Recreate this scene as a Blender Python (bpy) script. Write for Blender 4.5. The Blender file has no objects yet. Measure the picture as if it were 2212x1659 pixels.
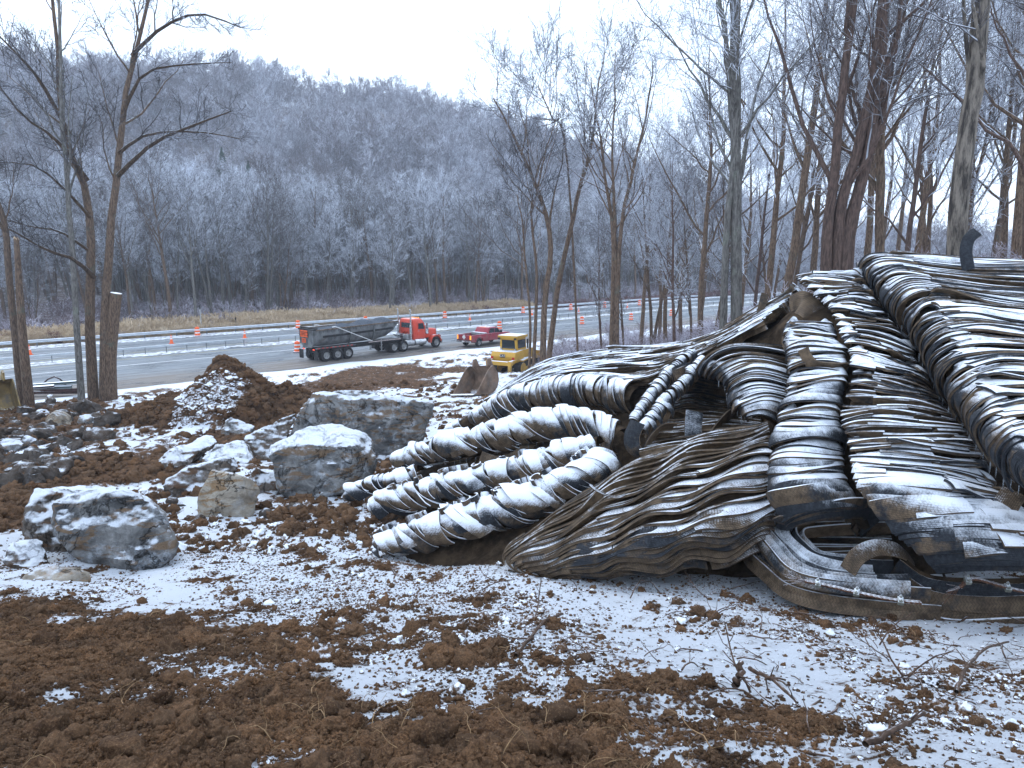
import bpy, bmesh, math, random
import numpy as np
from mathutils import Vector, Matrix, Euler

random.seed(7)
RNG = np.random.default_rng(11)
SC = bpy.context.scene
COL = SC.collection
R = math.radians

# ------------------------------------------------------------------ camera
CAM_Z = 9.0
PITCH = R(10.3)
FOCAL = 2844.0 / 1.8517          # focal length in units of a 2212 x 1659 sketch
cam_d = bpy.data.cameras.new('camera')
cam_d.sensor_width = 36.0
cam_d.lens = 25.0
cam_d.clip_start = 0.1
cam_d.clip_end = 6000
cam = bpy.data.objects.new('camera', cam_d)
COL.objects.link(cam)
cam.location = (0, 0, CAM_Z)
cam.rotation_euler = (math.pi / 2 - PITCH, 0, 0)
SC.camera = cam

# ------------------------------------------------------------------ sky (overcast) and weak sun
SUN_EL, SUN_AZ = R(48), R(-35)
world = bpy.data.worlds.new('World')
SC.world = world
world.use_nodes = True
wn = world.node_tree
wn.nodes.clear()
w_out = wn.nodes.new('ShaderNodeOutputWorld')
w_bg = wn.nodes.new('ShaderNodeBackground')
w_sky = wn.nodes.new('ShaderNodeTexSky')
w_sky.sky_type = 'NISHITA'
w_sky.sun_disc = False
w_sky.sun_elevation = SUN_EL
w_sky.sun_rotation = SUN_AZ
w_tc = wn.nodes.new('ShaderNodeTexCoord')
w_map = wn.nodes.new('ShaderNodeMapping')
w_map.inputs['Scale'].default_value = (1.0, 1.0, 2.6)
w_no = wn.nodes.new('ShaderNodeTexNoise')
w_no.inputs['Scale'].default_value = 2.3
w_no.inputs['Detail'].default_value = 5
w_ramp = wn.nodes.new('ShaderNodeValToRGB')
w_ramp.color_ramp.elements[0].position = 0.33
w_ramp.color_ramp.elements[0].color = (0.43, 0.53, 0.68, 1)
w_ramp.color_ramp.elements[1].position = 0.47
w_ramp.color_ramp.elements[1].color = (0.79, 0.945, 1.17, 1)
w_mul = wn.nodes.new('ShaderNodeVectorMath')
w_mul.operation = 'SCALE'
w_mul.inputs['Scale'].default_value = 11.0       # cloud layer, in the sky texture's own units
w_mix = wn.nodes.new('ShaderNodeMix')
w_mix.data_type = 'RGBA'
w_mix.inputs[0].default_value = 0.9
w_bg.inputs['Strength'].default_value = 0.1
wn.links.new(w_tc.outputs['Generated'], w_map.inputs[0])
wn.links.new(w_map.outputs[0], w_no.inputs['Vector'])
wn.links.new(w_no.outputs['Fac'], w_ramp.inputs[0])
wn.links.new(w_ramp.outputs[0], w_mul.inputs[0])
wn.links.new(w_sky.outputs[0], w_mix.inputs[6])
wn.links.new(w_mul.outputs[0], w_mix.inputs[7])
wn.links.new(w_mix.outputs[2], w_bg.inputs['Color'])
wn.links.new(w_bg.outputs[0], w_out.inputs['Surface'])

sun_d = bpy.data.lights.new('sun', 'SUN')
sun_d.energy = 0.6
sun_d.angle = R(25)
sun_d.color = (1.0, 0.97, 0.93)
sun = bpy.data.objects.new('sun', sun_d)
COL.objects.link(sun)
sun.location = (0, 0, 60)
sun.rotation_euler = (math.pi / 2 - SUN_EL, 0, math.pi - SUN_AZ)

SC.view_settings.view_transform = 'Standard'
SC.view_settings.look = 'None'
SC.view_settings.exposure = 0.93
SC.view_settings.gamma = 1.0
SC.view_settings.use_curve_mapping = False
SC.render.engine = 'CYCLES'
SC.cycles.use_denoising = True
SC.cycles.max_bounces = 4
SC.cycles.diffuse_bounces = 2
SC.cycles.glossy_bounces = 2
SC.cycles.transparent_max_bounces = 6
SC.cycles.caustics_reflective = False
SC.cycles.caustics_refractive = False

# ------------------------------------------------------------------ small helpers
def ray(px, py):
    a, b = (px - 1106.0) / FOCAL, -(py - 829.5) / FOCAL
    c, s = math.cos(PITCH), math.sin(PITCH)
    return np.array([a, c + b * s, -s + b * c])

def at(px, py, y):
    """point of the place that lies y metres ahead of where the photographer stood"""
    r = ray(px, py)
    return np.array([0, 0, CAM_Z]) + r * (y / r[1])

def onz(px, py, z):
    r = ray(px, py)
    return np.array([0, 0, CAM_Z]) + r * ((z - CAM_Z) / r[2])

def tag(o, label=None, cat=None, group=None, kind=None):
    if label: o['label'] = label
    if cat: o['category'] = cat
    if group: o['group'] = group
    if kind: o['kind'] = kind
    return o

def empty(name, loc=(0, 0, 0), rz=0.0, label=None, cat=None, group=None):
    o = bpy.data.objects.new(name, None)
    o.empty_display_size = 0.2
    COL.objects.link(o)
    o.location = loc
    o.rotation_euler = (0, 0, rz)
    return tag(o, label, cat, group)

def link(name, me, parent=None):
    o = bpy.data.objects.new(name, me)
    COL.objects.link(o)
    o.parent = parent
    return o

def copy_tree(o, parent=None):
    c = o.copy()
    COL.objects.link(c)
    c.parent = parent
    for ch in list(o.children):
        copy_tree(ch, c)
    return c

def np_mesh(name, verts, faces, smooth=True, mats=(), attrs=None):
    """mesh from numpy arrays; faces: one (n,k) array or a list of such arrays"""
    if isinstance(faces, np.ndarray):
        faces = [faces]
    faces = [f for f in faces if len(f)]
    me = bpy.data.meshes.new(name)
    v = np.asarray(verts, np.float32)
    me.vertices.add(len(v))
    me.vertices.foreach_set('co', v.ravel())
    li = np.concatenate([f.ravel() for f in faces]).astype(np.int32)
    cnt = np.concatenate([np.full(len(f), f.shape[1], np.int32) for f in faces])
    st = np.concatenate([[0], np.cumsum(cnt)[:-1]]).astype(np.int32)
    me.loops.add(len(li))
    me.loops.foreach_set('vertex_index', li)
    me.polygons.add(len(cnt))
    me.polygons.foreach_set('loop_start', st)
    me.polygons.foreach_set('loop_total', cnt)
    me.polygons.foreach_set('use_smooth', np.full(len(cnt), smooth, bool))
    for k, a in (attrs or {}).items():
        at_ = me.attributes.new(k, 'FLOAT', 'POINT')
        at_.data.foreach_set('value', np.asarray(a, np.float32))
    me.update(calc_edges=True)
    for m in mats:
        me.materials.append(m)
    return me

# value noise on numpy arrays
def _h(ix, iy, iz, s):
    n = (ix * 374761393 + iy * 668265263 + iz * 2147483647 + s * 1274126177) & 0x7fffffff
    n = ((n ^ (n >> 13)) * 1274126177) & 0x7fffffff
    n = (n ^ (n >> 16)) & 0xffff
    return n / 65535.0

def vnoise(p, scale, seed=0):
    p = np.asarray(p, float) * scale
    i = np.floor(p).astype(np.int64)
    f = p - i
    f = f * f * (3 - 2 * f)
    x, y, z = i[..., 0], i[..., 1], i[..., 2]
    fx, fy, fz = f[..., 0], f[..., 1], f[..., 2]
    def l(a, b, t): return a + (b - a) * t
    c = [[[_h(x + a, y + b, z + d, seed) for d in (0, 1)] for b in (0, 1)] for a in (0, 1)]
    return l(l(l(c[0][0][0], c[1][0][0], fx), l(c[0][1][0], c[1][1][0], fx), fy),
             l(l(c[0][0][1], c[1][0][1], fx), l(c[0][1][1], c[1][1][1], fx), fy), fz) * 2 - 1

def fbm(p, scale, octaves=4, seed=0, gain=0.5):
    a, s, t = 1.0, scale, 0
    for k in range(octaves):
        t = t + a * vnoise(p, s, seed + k * 17)
        a *= gain
        s *= 2.03
    return t

def p2(x, y):
    x, y = np.broadcast_arrays(x, y)
    return np.stack([x, y, np.zeros_like(x, float)], -1)

def sstep(a, b, x):
    t = np.clip((x - a) / (b - a), 0, 1)
    return t * t * (3 - 2 * t)

# ------------------------------------------------------------------ mesh builder for man-made parts
class MB:
    def __init__(s): s.v, s.f, s.m = [], [], []
    def add(s, vs, fs, m=0):
        o = len(s.v)
        s.v += [tuple(v) for v in vs]
        for f in fs:
            s.f.append([i + o for i in f]); s.m.append(m)
        return s
    def box(s, lo, hi, m=0, taper=None):
        (a, b, c), (d, e, f) = lo, hi
        vs = [(a, b, c), (d, b, c), (d, e, c), (a, e, c), (a, b, f), (d, b, f), (d, e, f), (a, e, f)]
        if taper:     # shrink of the top face in x and y (per side)
            tx0, tx1, ty0, ty1 = taper
            vs[4] = (a + tx0, b + ty0, f); vs[5] = (d - tx1, b + ty0, f)
            vs[6] = (d - tx1, e - ty1, f); vs[7] = (a + tx0, e - ty1, f)
        return s.add(vs, [(0, 3, 2, 1), (4, 5, 6, 7), (0, 1, 5, 4), (1, 2, 6, 5), (2, 3, 7, 6), (3, 0, 4, 7)], m)
    def tube(s, pts, r, k=8, m=0, caps=True):
        pts = [Vector(p) for p in pts]
        n = len(pts)
        rs = r if hasattr(r, '__len__') else [r] * n
        vs, fs = [], []
        up = None
        for i, p in enumerate(pts):
            t = (pts[min(i + 1, n - 1)] - pts[max(i - 1, 0)]).normalized()
            if up is None:
                up = t.orthogonal().normalized()
            up = (up - t * up.dot(t))
            up = up.normalized() if up.length > 1e-5 else t.orthogonal().normalized()
            b = t.cross(up)
            for j in range(k):
                a = 2 * math.pi * j / k
                vs.append(p + (up * math.cos(a) + b * math.sin(a)) * rs[i])
        for i in range(n - 1):
            for j in range(k):
                q = (j + 1) % k
                fs.append((i * k + j, i * k + q, (i + 1) * k + q, (i + 1) * k + j))
        if caps:
            fs.append(tuple(range(k - 1, -1, -1)))
            fs.append(tuple((n - 1) * k + j for j in range(k)))
        return s.add(vs, fs, m)
    def lathe(s, prof, c=(0, 0, 0), axis='z', k=24, m=0, caps=True):
        """prof: list of (radius, height)"""
        vs, fs = [], []
        for (r, h) in prof:
            for j in range(k):
                a = 2 * math.pi * j / k
                x, y, z = r * math.cos(a), r * math.sin(a), h
                if axis == 'y': x, y, z = x, z, -y
                if axis == 'x': x, y, z = z, x, y
                vs.append((c[0] + x, c[1] + y, c[2] + z))
        n = len(prof)
        for i in range(n - 1):
            for j in range(k):
                q = (j + 1) % k
                fs.append((i * k + j, i * k + q, (i + 1) * k + q, (i + 1) * k + j))
        if caps:
            fs.append(tuple(range(k - 1, -1, -1)))
            fs.append(tuple((n - 1) * k + j for j in range(k)))
        return s.add(vs, fs, m)
    def prism(s, poly, y0, y1, m=0, plane='xz'):
        """polygon in the xz plane (or xy / yz) pulled from y0 to y1"""
        def P(a, b, t):
            return (a, t, b) if plane == 'xz' else ((a, b, t) if plane == 'xy' else (t, a, b))
        n = len(poly)
        vs = [P(a, b, y0) for a, b in poly] + [P(a, b, y1) for a, b in poly]
        fs = [tuple(range(n)), tuple(range(2 * n - 1, n - 1, -1))]
        fs += [(i, i + n, (i + 1) % n + n, (i + 1) % n) for i in range(n)]
        return s.add(vs, fs, m)
    def loft(s, rings, m=0, closed=True, caps=True):
        k = len(rings[0])
        vs = [p for r_ in rings for p in r_]
        fs = []
        for i in range(len(rings) - 1):
            for j in range(k if closed else k - 1):
                q = (j + 1) % k
                fs.append((i * k + j, i * k + q, (i + 1) * k + q, (i + 1) * k + j))
        if caps:
            fs.append(tuple(range(k - 1, -1, -1)))
            fs.append(tuple((len(rings) - 1) * k + j for j in range(k)))
        return s.add(vs, fs, m)
    def mesh(s, name, mats, smooth=False, bevel=0.0, seg=2):
        me = bpy.data.meshes.new(name)
        bm = bmesh.new()
        bv = [bm.verts.new(v) for v in s.v]
        for f, m in zip(s.f, s.m):
            try:
                fc = bm.faces.new([bv[i] for i in f])
                fc.material_index = m
            except ValueError:
                pass
        bmesh.ops.recalc_face_normals(bm, faces=bm.faces)
        if bevel > 0:
            es = [e for e in bm.edges if len(e.link_faces) == 2 and e.calc_face_angle(0) > 0.5]
            bmesh.ops.bevel(bm, geom=es, offset=bevel, segments=seg, affect='EDGES', profile=0.6, clamp_overlap=True)
        for f in bm.faces:
            f.smooth = True
        bm.to_mesh(me)
        bm.free()
        for m in (mats if isinstance(mats, (list, tuple)) else [mats]):
            me.materials.append(m)
        if not smooth:
            me.set_sharp_from_angle(angle=R(35))
        return me
    def build(s, name, mats, parent=None, smooth=False, bevel=0.0, seg=2):
        return link(name, s.mesh(name, mats, smooth, bevel, seg), parent)

# ------------------------------------------------------------------ node materials
class Mat:
    def __init__(s, name, rough=0.8, spec=0.3, metal=0.0):
        s.m = bpy.data.materials.new(name)
        s.m.use_nodes = True
        s.t = s.m.node_tree
        s.b = s.t.nodes['Principled BSDF']
        s.b.inputs['Roughness'].default_value = rough
        s.b.inputs['Specular IOR Level'].default_value = spec
        s.b.inputs['Metallic'].default_value = metal
        s._obj = None
    def n(s, typ, ins=None, **props):
        nd = s.t.nodes.new('ShaderNode' + typ)
        for k, v in props.items(): setattr(nd, k, v)
        for k, v in (ins or {}).items(): s.set(nd.inputs[k], v)
        return nd
    def set(s, sock, v):
        if isinstance(v, bpy.types.NodeSocket): s.t.links.new(v, sock)
        else:
            if hasattr(sock.default_value, '__len__') and len(sock.default_value) == 4 and len(v) == 3: v = (*v, 1)
            sock.default_value = v
    def obj(s): return s.n('TexCoord').outputs['Object']
    def pos(s): return s.n('NewGeometry').outputs['Position']
    def noise(s, scale, vec=None, detail=4, rough=0.55, dist=0.0, stretch=None):
        vec = vec or s.obj()
        if stretch: vec = s.n('Mapping', {0: vec, 'Scale': stretch}).outputs[0]
        return s.n('TexNoise', {'Vector': vec, 'Scale': scale, 'Detail': detail, 'Roughness': rough, 'Distortion': dist}).outputs['Fac']
    def math(s, op, a, b=0.0, clamp=False):
        nd = s.n('Math', {0: a, 1: b}, operation=op, use_clamp=clamp)
        return nd.outputs[0]
    def smooth(s, x, a, b):
        return s.n('MapRange', {0: x, 1: a, 2: b, 3: 0.0, 4: 1.0}, interpolation_type='SMOOTHSTEP').outputs[0]
    def mix(s, f, a, b):
        return s.n('Mix', {0: f, 6: a, 7: b}, data_type='RGBA').outputs[2]
    def attr(s, name, typ='GEOMETRY'):
        return s.n('Attribute', attribute_name=name, attribute_type=typ).outputs['Fac']
    def rnd(s): return s.n('ObjectInfo').outputs['Random']
    def nz(s): return s.n('SeparateXYZ', {0: s.n('NewGeometry').outputs['Normal']}).outputs[2]
    def bump(s, h, strength=0.5, dist=0.02, prev=None):
        ins = {'Height': h, 'Strength': strength, 'Distance': dist}
        if prev: ins['Normal'] = prev
        o = s.n('Bump', ins).outputs[0]
        s.t.links.new(o, s.b.inputs['Normal'])
        return o
    def color(s, c): s.set(s.b.inputs['Base Color'], c); return s
    def rough(s, r_): s.set(s.b.inputs['Roughness'], r_); return s
    def snow(s, base, lo=0.35, hi=0.75, nscale=9.0, namp=0.5, col=(0.80, 0.835, 0.89), amount=None, vec=None):
        """white where the surface faces up, broken by noise: lying snow"""
        f = s.math('ADD', s.nz(), s.math('MULTIPLY', s.math('SUBTRACT', s.noise(nscale, vec, 5, 0.65), 0.5), namp * 2))
        if amount is not None: f = s.math('ADD', f, amount)
        f = s.smooth(f, lo, hi)
        s.snowf = f
        return s.mix(f, base, col)

def plain(name, c, rough=0.6, spec=0.3, metal=0.0, var=0.15, scale=6.0, snow=None, dirt=None, bump=0.0):
    """painted or solid stuff with mottling, dirt and lying snow"""
    M = Mat(name, rough, spec, metal)
    n = M.noise(scale, None, 5)
    d = tuple(x * (1 - 2 * var) for x in c)
    l = tuple(min(1, x * (1 + var)) for x in c)
    col = M.mix(M.smooth(n, 0.3, 0.7), d, l)
    if dirt:
        col = M.mix(M.math('MULTIPLY', M.smooth(M.noise(scale * 0.6, None, 6, 0.7), dirt[1], dirt[1] + 0.2), dirt[2] if len(dirt) > 2 else 0.9), col, dirt[0])
    if snow is not None:
        col = M.snow(col, snow, snow + 0.25, 12.0, 0.25)
    if bump: M.bump(M.noise(scale * 8), bump, 0.01)
    M.color(col)
    return M.m
# ------------------------------------------------------------------ lie of the land
CTRL = np.array([
    (0, 1.5, 7.15), (0, 3, 6.6), (0, 5, 6.0), (0.5, 8.3, 5.0), (-3, 4, 6.35), (-6, 5, 6.0), (-6, 7.5, 5.0), (-3, 7.5, 5.05),
    (3.3, 7.5, 5.0), (5.1, 6.85, 5.1), (3, 4, 6.3), (4, 5, 5.9), (8, 8, 5.3), (6.5, 4, 6.4), (3, 11, 4.7), (6, 12, 5.6), (9, 12, 6.6),
    (6, 16, 6.0), (10, 18, 7.0), (12, 25, 6.7), (20, 30, 6.4), (30, 45, 5.6), (38, 62, 4.2), (8, 30, 4.3), (3, 20, 3.4), (1, 14, 3.9),
    (5, 30, 2.9), (4, 40, 1.6), (10, 45, 2.3), (15, 55, 1.6), (24, 68, 1.2),
    (-6.6, 10.7, 4.2), (-4.5, 15.2, 3.5), (-1.5, 12, 4.0), (-3, 25, 2.3), (-2, 36, 1.3), (-1, 47, 0.6), (-12, 31, 1.7), (-20, 30, 1.7),
    (-24, 40, 0.9), (-17, 24, 2.2), (-12, 18, 2.9), (-9, 12, 4.0), (-20, 12, 4.0), (-40, 20, 2.0), (-40, 5, 5.0), (-45, 42, 0.3),
    (45, 5, 6.8), (45, 22, 6.6), (-12, -6, 8.0), (12, -6, 8.2), (0, -25, 10), (-40, -25, 9), (40, -25, 10)], float)

def _tps(r2): return np.where(r2 > 1e-12, 0.5 * r2 * np.log(np.maximum(r2, 1e-12)), 0.0)
def _solve():
    n = len(CTRL)
    d = CTRL[:, None, :2] - CTRL[None, :, :2]
    K = _tps((d ** 2).sum(-1)) + np.eye(n) * 0.6
    Pm = np.c_[np.ones(n), CTRL[:, :2]]
    A = np.block([[K, Pm], [Pm.T, np.zeros((3, 3))]])
    return np.linalg.solve(A, np.r_[CTRL[:, 2], 0, 0, 0])
_W = _solve()
RD = np.array([0.735, 0.678])            # along the highway
RN = np.array([-0.678, 0.735])           # across it, away from the photographer
def road_o(x, y): return RN[0] * x + RN[1] * y
def road_t(x, y): return RD[0] * x + RD[1] * y
def road_pt(t, o, z=0.0): return np.array([RD[0] * t + RN[0] * o, RD[1] * t + RN[1] * o, z])

MOUND = at(497, 905, 32.0)
def gz0(x, y):
    """smooth ground height"""
    x, y = np.asarray(x, float), np.asarray(y, float)
    sh = x.shape
    X, Y = x.ravel(), y.ravel()
    z = _W[-3] + _W[-2] * X + _W[-1] * Y
    for i in range(len(CTRL)):
        z = z + _W[i] * _tps((X - CTRL[i, 0]) ** 2 + (Y - CTRL[i, 1]) ** 2)
    o = road_o(X, Y)
    k = sstep(43, 53.0, o)
    z = z * (1 - k) + (-0.015 - 0.15 * sstep(53.6, 55.5, o)) * k
    far = sstep(85, 92, o)
    z = z * (1 - far) + (-0.9 + 0.3 * np.sin(X * 0.05)) * far
    return z.reshape(sh)

def mound_h(x, y):
    dx, dy = x - MOUND[0], y - MOUND[1]
    w = fbm(p2(x, y), 0.5, 3, 5) * 0.35
    r = np.sqrt((dx / 3.5) ** 2 + (dy / 3.0) ** 2) + w * 0.25
    m1 = 2.75 * np.clip(1 - r, 0, 1) ** 0.9
    r2 = np.sqrt(((dx - 2.4) / 3.0) ** 2 + ((dy - 0.8) / 2.6) ** 2) + w * 0.25
    m2 = 1.55 * np.clip(1 - r2, 0, 1)
    r3 = np.sqrt(((dx + 2.7) / 2.4) ** 2 + ((dy + 0.2) / 2.4) ** 2) + w * 0.25
    m3 = 1.2 * np.clip(1 - r3, 0, 1)
    return np.maximum(np.maximum(m1, m2), m3)

def ghit(px, py):
    """where the line of sight meets the smooth ground"""
    r = ray(px, py)
    t = np.linspace(1, 120, 1200)
    P = np.array([0, 0, CAM_Z]) + r[None] * t[:, None]
    k = np.argmax(P[:, 2] < gz0(P[:, 0], P[:, 1]))
    return P[k][:2]

def sdist(x, y, poly):
    """signed distance to a polygon, negative inside"""
    poly = np.asarray(poly)
    d = np.full(x.shape, 1e9)
    ins = np.zeros(x.shape, bool)
    for i in range(len(poly)):
        a, b = poly[i], poly[(i + 1) % len(poly)]
        e = b - a
        t = np.clip(((x - a[0]) * e[0] + (y - a[1]) * e[1]) / (e @ e + 1e-9), 0, 1)
        d = np.minimum(d, np.hypot(x - a[0] - t * e[0], y - a[1] - t * e[1]))
        c = ((a[1] > y) != (b[1] > y)) & (x < (b[0] - a[0]) * (y - a[1]) / (b[1] - a[1] + 1e-12) + a[0])
        ins ^= c
    return np.where(ins, -d, d)

def gpoly(pts): return np.array([ghit(*p) for p in pts])
BARE_NEAR = np.vstack([gpoly([(-250, 1290), (0, 1285), (180, 1295), (480, 1325), (640, 1340), (830, 1390), (720, 1445), (900, 1505), (1080, 1495),
                              (1230, 1475), (1400, 1510), (1640, 1545), (1790, 1600), (1850, 1658)]), [(2.0, 0.2), (-9, 0.2), (-12, 6)]])
BARE_TRACK = gpoly([(-200, 985), (120, 985), (300, 990), (380, 960), (560, 915), (650, 880), (700, 860), (640, 905), (560, 940), (420, 985), (340, 1040), (230, 1062), (120, 1110), (-200, 1180)])
BARE_FLAT = gpoly([(600, 840), (660, 815), (800, 800), (930, 790), (1010, 798), (950, 822), (860, 850), (720, 858), (610, 862)])
BARE_LEFT = gpoly([(-150, 870), (60, 875), (230, 880), (240, 930), (160, 960), (20, 985), (-150, 985)])
CLODDY = gpoly([(380, 1130), (620, 1100), (800, 1090), (870, 1180), (1050, 1240), (1180, 1310), (1320, 1400), (1250, 1480), (1000, 1500), (640, 1340), (420, 1260)])

def bare(x, y):
    """1 where the soil was turned over after the snowfall, 0 where snow lies"""
    w = fbm(p2(x, y), 1.3, 4, 3) * 0.5
    b = 1 - sstep(-0.75, 0.75, sdist(x, y, BARE_NEAR) + w * 1.3 + 0.35 * fbm(p2(x, y), 4.0, 3, 31) + 0.32)
    b = b * np.clip(0.95 + 0.75 * fbm(p2(x, y), 0.9, 5, 33, 0.65), 0.05, 1.0)
    b = np.maximum(b, (1 - sstep(11, 14, y)) * np.clip(-0.2 + 0.75 * fbm(p2(x, y), 1.9, 4, 35, 0.65) + 0.08 * (1 - sstep(-0.5, 0.7, sdist(x, y, CLODDY))), 0, 0.8))
    far_w = fbm(p2(x, y), 0.45, 4, 9)
    b = np.maximum(b, 0.95 * (1 - sstep(-0.5, 0.5, sdist(x, y, BARE_TRACK) + far_w * 0.9)))
    b = np.maximum(b, 0.85 * (1 - sstep(-1.5, 1.5, sdist(x, y, BARE_FLAT) + far_w * 2.5)))
    b = np.maximum(b, 0.8 * (1 - sstep(-1.0, 1.0, sdist(x, y, BARE_LEFT) + far_w * 2.0)))
    mid = sstep(10.5, 15, y) * (1 - sstep(50.5, 52.5, road_o(x, y)))
    mid = mid * (mound_h(x, y) < 0.05)
    b = np.maximum(b, mid * np.clip(0.17 + 0.8 * fbm(p2(x, y), 1.5, 4, 14, 0.65) + 0.25 * fbm(p2(x, y), 0.25, 2, 15), 0, 0.9))
    m = mound_h(x, y)
    dx, dy = x - MOUND[0], y - MOUND[1]
    crest = (m > 0.05) * np.clip(0.25 + 0.75 * sstep(1.5, 2.3, m) + 0.8 * sstep(0.4, 1.6, dx) + 0.5 * sstep(-0.6, -1.8, dx) - 0.9 * sstep(0.1, -1.0, dy) * (np.abs(dx) < 1.6), 0, 1)
    return np.maximum(b, crest)

def lumps(x, y, b):
    """clods and unevenness"""
    P = p2(x, y)
    near = 1 - sstep(16, 40, y)
    big = fbm(P, 0.9, 3, 21) * 0.07
    l1 = np.abs(vnoise(P, 3.1, 41)) ** 0.8
    l2 = np.abs(vnoise(P + 5.3, 6.7, 42))
    l3 = np.abs(vnoise(P + 9.1, 14.0, 43))
    l4 = vnoise(P, 31.0, 44)
    rough = 0.35 + 0.65 * b
    patch = 0.5 + 0.5 * vnoise(P, 0.7, 77)
    l5 = vnoise(P + 2.2, 58.0, 45)
    cut = 0.5 + 0.5 * vnoise(P, 1.7, 78)
    h = big + rough * (0.045 * fbm(P, 2.0, 2, 40) + 0.012 * l1 + 0.030 * l2 * (0.2 + patch) + 0.034 * l3 * (0.3 + cut) + (0.016 * np.abs(l4) + 0.009 * l5) * near)
    o = road_o(x, y)
    k = 1 - sstep(47, 52, o)
    h = h * (1 + 0.7 * sstep(12, 30, y)) * k
    # wheel ruts in the worked area
    rut = (1 - sstep(-1.0, 1.0, sdist(x, y, BARE_FLAT))) + (1 - sstep(-0.3, 0.5, sdist(x, y, BARE_TRACK)))
    h = h + np.clip(rut, 0, 1) * 0.05 * np.sin((x * 0.35 + y) * 5.0 + vnoise(P, 0.8, 5))
    return h

def gz(x, y):
    x, y = np.asarray(x, float), np.asarray(y, float)
    return gz0(x, y) + mound_h(x, y)

def make_ground():
    ya = np.exp(np.linspace(np.log(1.7), np.log(16), 430))
    yb = np.exp(np.linspace(np.log(16), np.log(150), 190))[1:]
    y0 = np.array([-60, -30, -12, -5, -2, 0, 1.0])
    ys = np.r_[y0, ya, yb]
    u = np.r_[np.linspace(-1.7, -0.85, 22)[:-1], np.linspace(-0.85, 0.85, 440), np.linspace(0.85, 1.7, 22)[1:]]
    hw = np.abs(ys) + 1.0
    X = u[None, :] * hw[:, None] * np.where(ys < 1.5, 2.0, 1.0)[:, None]
    X = np.where(np.abs(u)[None] > 0.85, X * (1 + (np.abs(u)[None] - 0.85) * 1.2), X)
    Y = np.repeat(ys[:, None], len(u), 1)
    b = bare(X, Y)
    Z = gz(X, Y) + lumps(X, Y, b)
    nr, nc = X.shape
    i = np.arange(nr * nc).reshape(nr, nc)
    q = np.stack([i[:-1, :-1], i[:-1, 1:], i[1:, 1:], i[1:, :-1]], -1).reshape(-1, 4)
    return np_mesh('ground', np.stack([X, Y, Z], -1).reshape(-1, 3), q, True, [soil_material()], {'bare': b.ravel()})

SNOW = (0.80, 0.84, 0.905)
def soil_color(M, vec):
    n1 = M.noise(2.2, vec, 6, 0.65)
    n2 = M.noise(17.0, vec, 5, 0.6)
    c = M.mix(M.smooth(n1, 0.32, 0.68), (0.050, 0.026, 0.0135), (0.175, 0.090, 0.043))
    c = M.mix(M.math('MULTIPLY', M.smooth(n2, 0.52, 0.75), 0.55), c, (0.22, 0.14, 0.085))
    n3 = M.noise(85.0, vec, 3, 0.7)
    c = M.mix(M.math('MULTIPLY', M.smooth(n3, 0.52, 0.40), 0.7), c, (0.022, 0.013, 0.009))
    return M.mix(M.math('MULTIPLY', M.smooth(n3, 0.57, 0.68), 0.6), c, (0.29, 0.19, 0.115))

def soil_material():
    M = Mat('soil_and_snow', 0.92, 0.15)
    p = M.pos()
    soil = soil_color(M, p)
    b = M.attr('bare')
    n = M.noise(4.5, p, 7, 0.68)
    nf = M.noise(26.0, p, 4, 0.6)
    # snow lies on what faces up, thins over clods and is gone where the soil was turned
    f = M.math('ADD', M.math('MULTIPLY', M.math('SUBTRACT', M.nz(), 0.80), 2.6), M.math('MULTIPLY', M.math('SUBTRACT', n, 0.5), 2.4))
    f = M.math('ADD', f, M.math('MULTIPLY', M.math('SUBTRACT', nf, 0.5), 1.1))
    f = M.math('SUBTRACT', M.math('ADD', f, 0.05), M.math('MULTIPLY', b, 1.12))
    f = M.smooth(f, -0.16, 0.30)
    M.color(M.mix(f, soil, SNOW))
    M.rough(M.math('SUBTRACT', 0.95, M.math('MULTIPLY', f, 0.3)))
    M.bump(M.math('ADD', M.noise(40, p, 5, 0.85), M.math('MULTIPLY', n, 0.5)), 1.0, 0.05)
    return M.m

ground = tag(link('ground', make_ground()), kind='structure')

# ------------------------------------------------------------------ highway
def strip(o0, o1, t0, t1, z, nt, no=2, seed=1, wob=0.0, dz=0.0):
    ts, os_ = np.linspace(t0, t1, nt), np.linspace(o0, o1, no)
    T, O = np.meshgrid(ts, os_, indexing='ij')
    e = np.zeros_like(T); e[:, 0] = -1; e[:, -1] = 1
    O2 = O + e * wob * fbm(p2(T, O), 0.35, 4, seed)
    X, Y = RD[0] * T + RN[0] * O2, RD[1] * T + RN[1] * O2
    Z = z + dz * (1 - np.abs(e)) * (0.6 + 0.5 * fbm(p2(T, O), 0.9, 3, seed + 3))
    i = np.arange(T.size).reshape(T.shape)
    q = np.stack([i[:-1, :-1], i[:-1, 1:], i[1:, 1:], i[1:, :-1]], -1).reshape(-1, 4)
    return np.stack([X, Y, Z], -1).reshape(-1, 3), q

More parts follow.
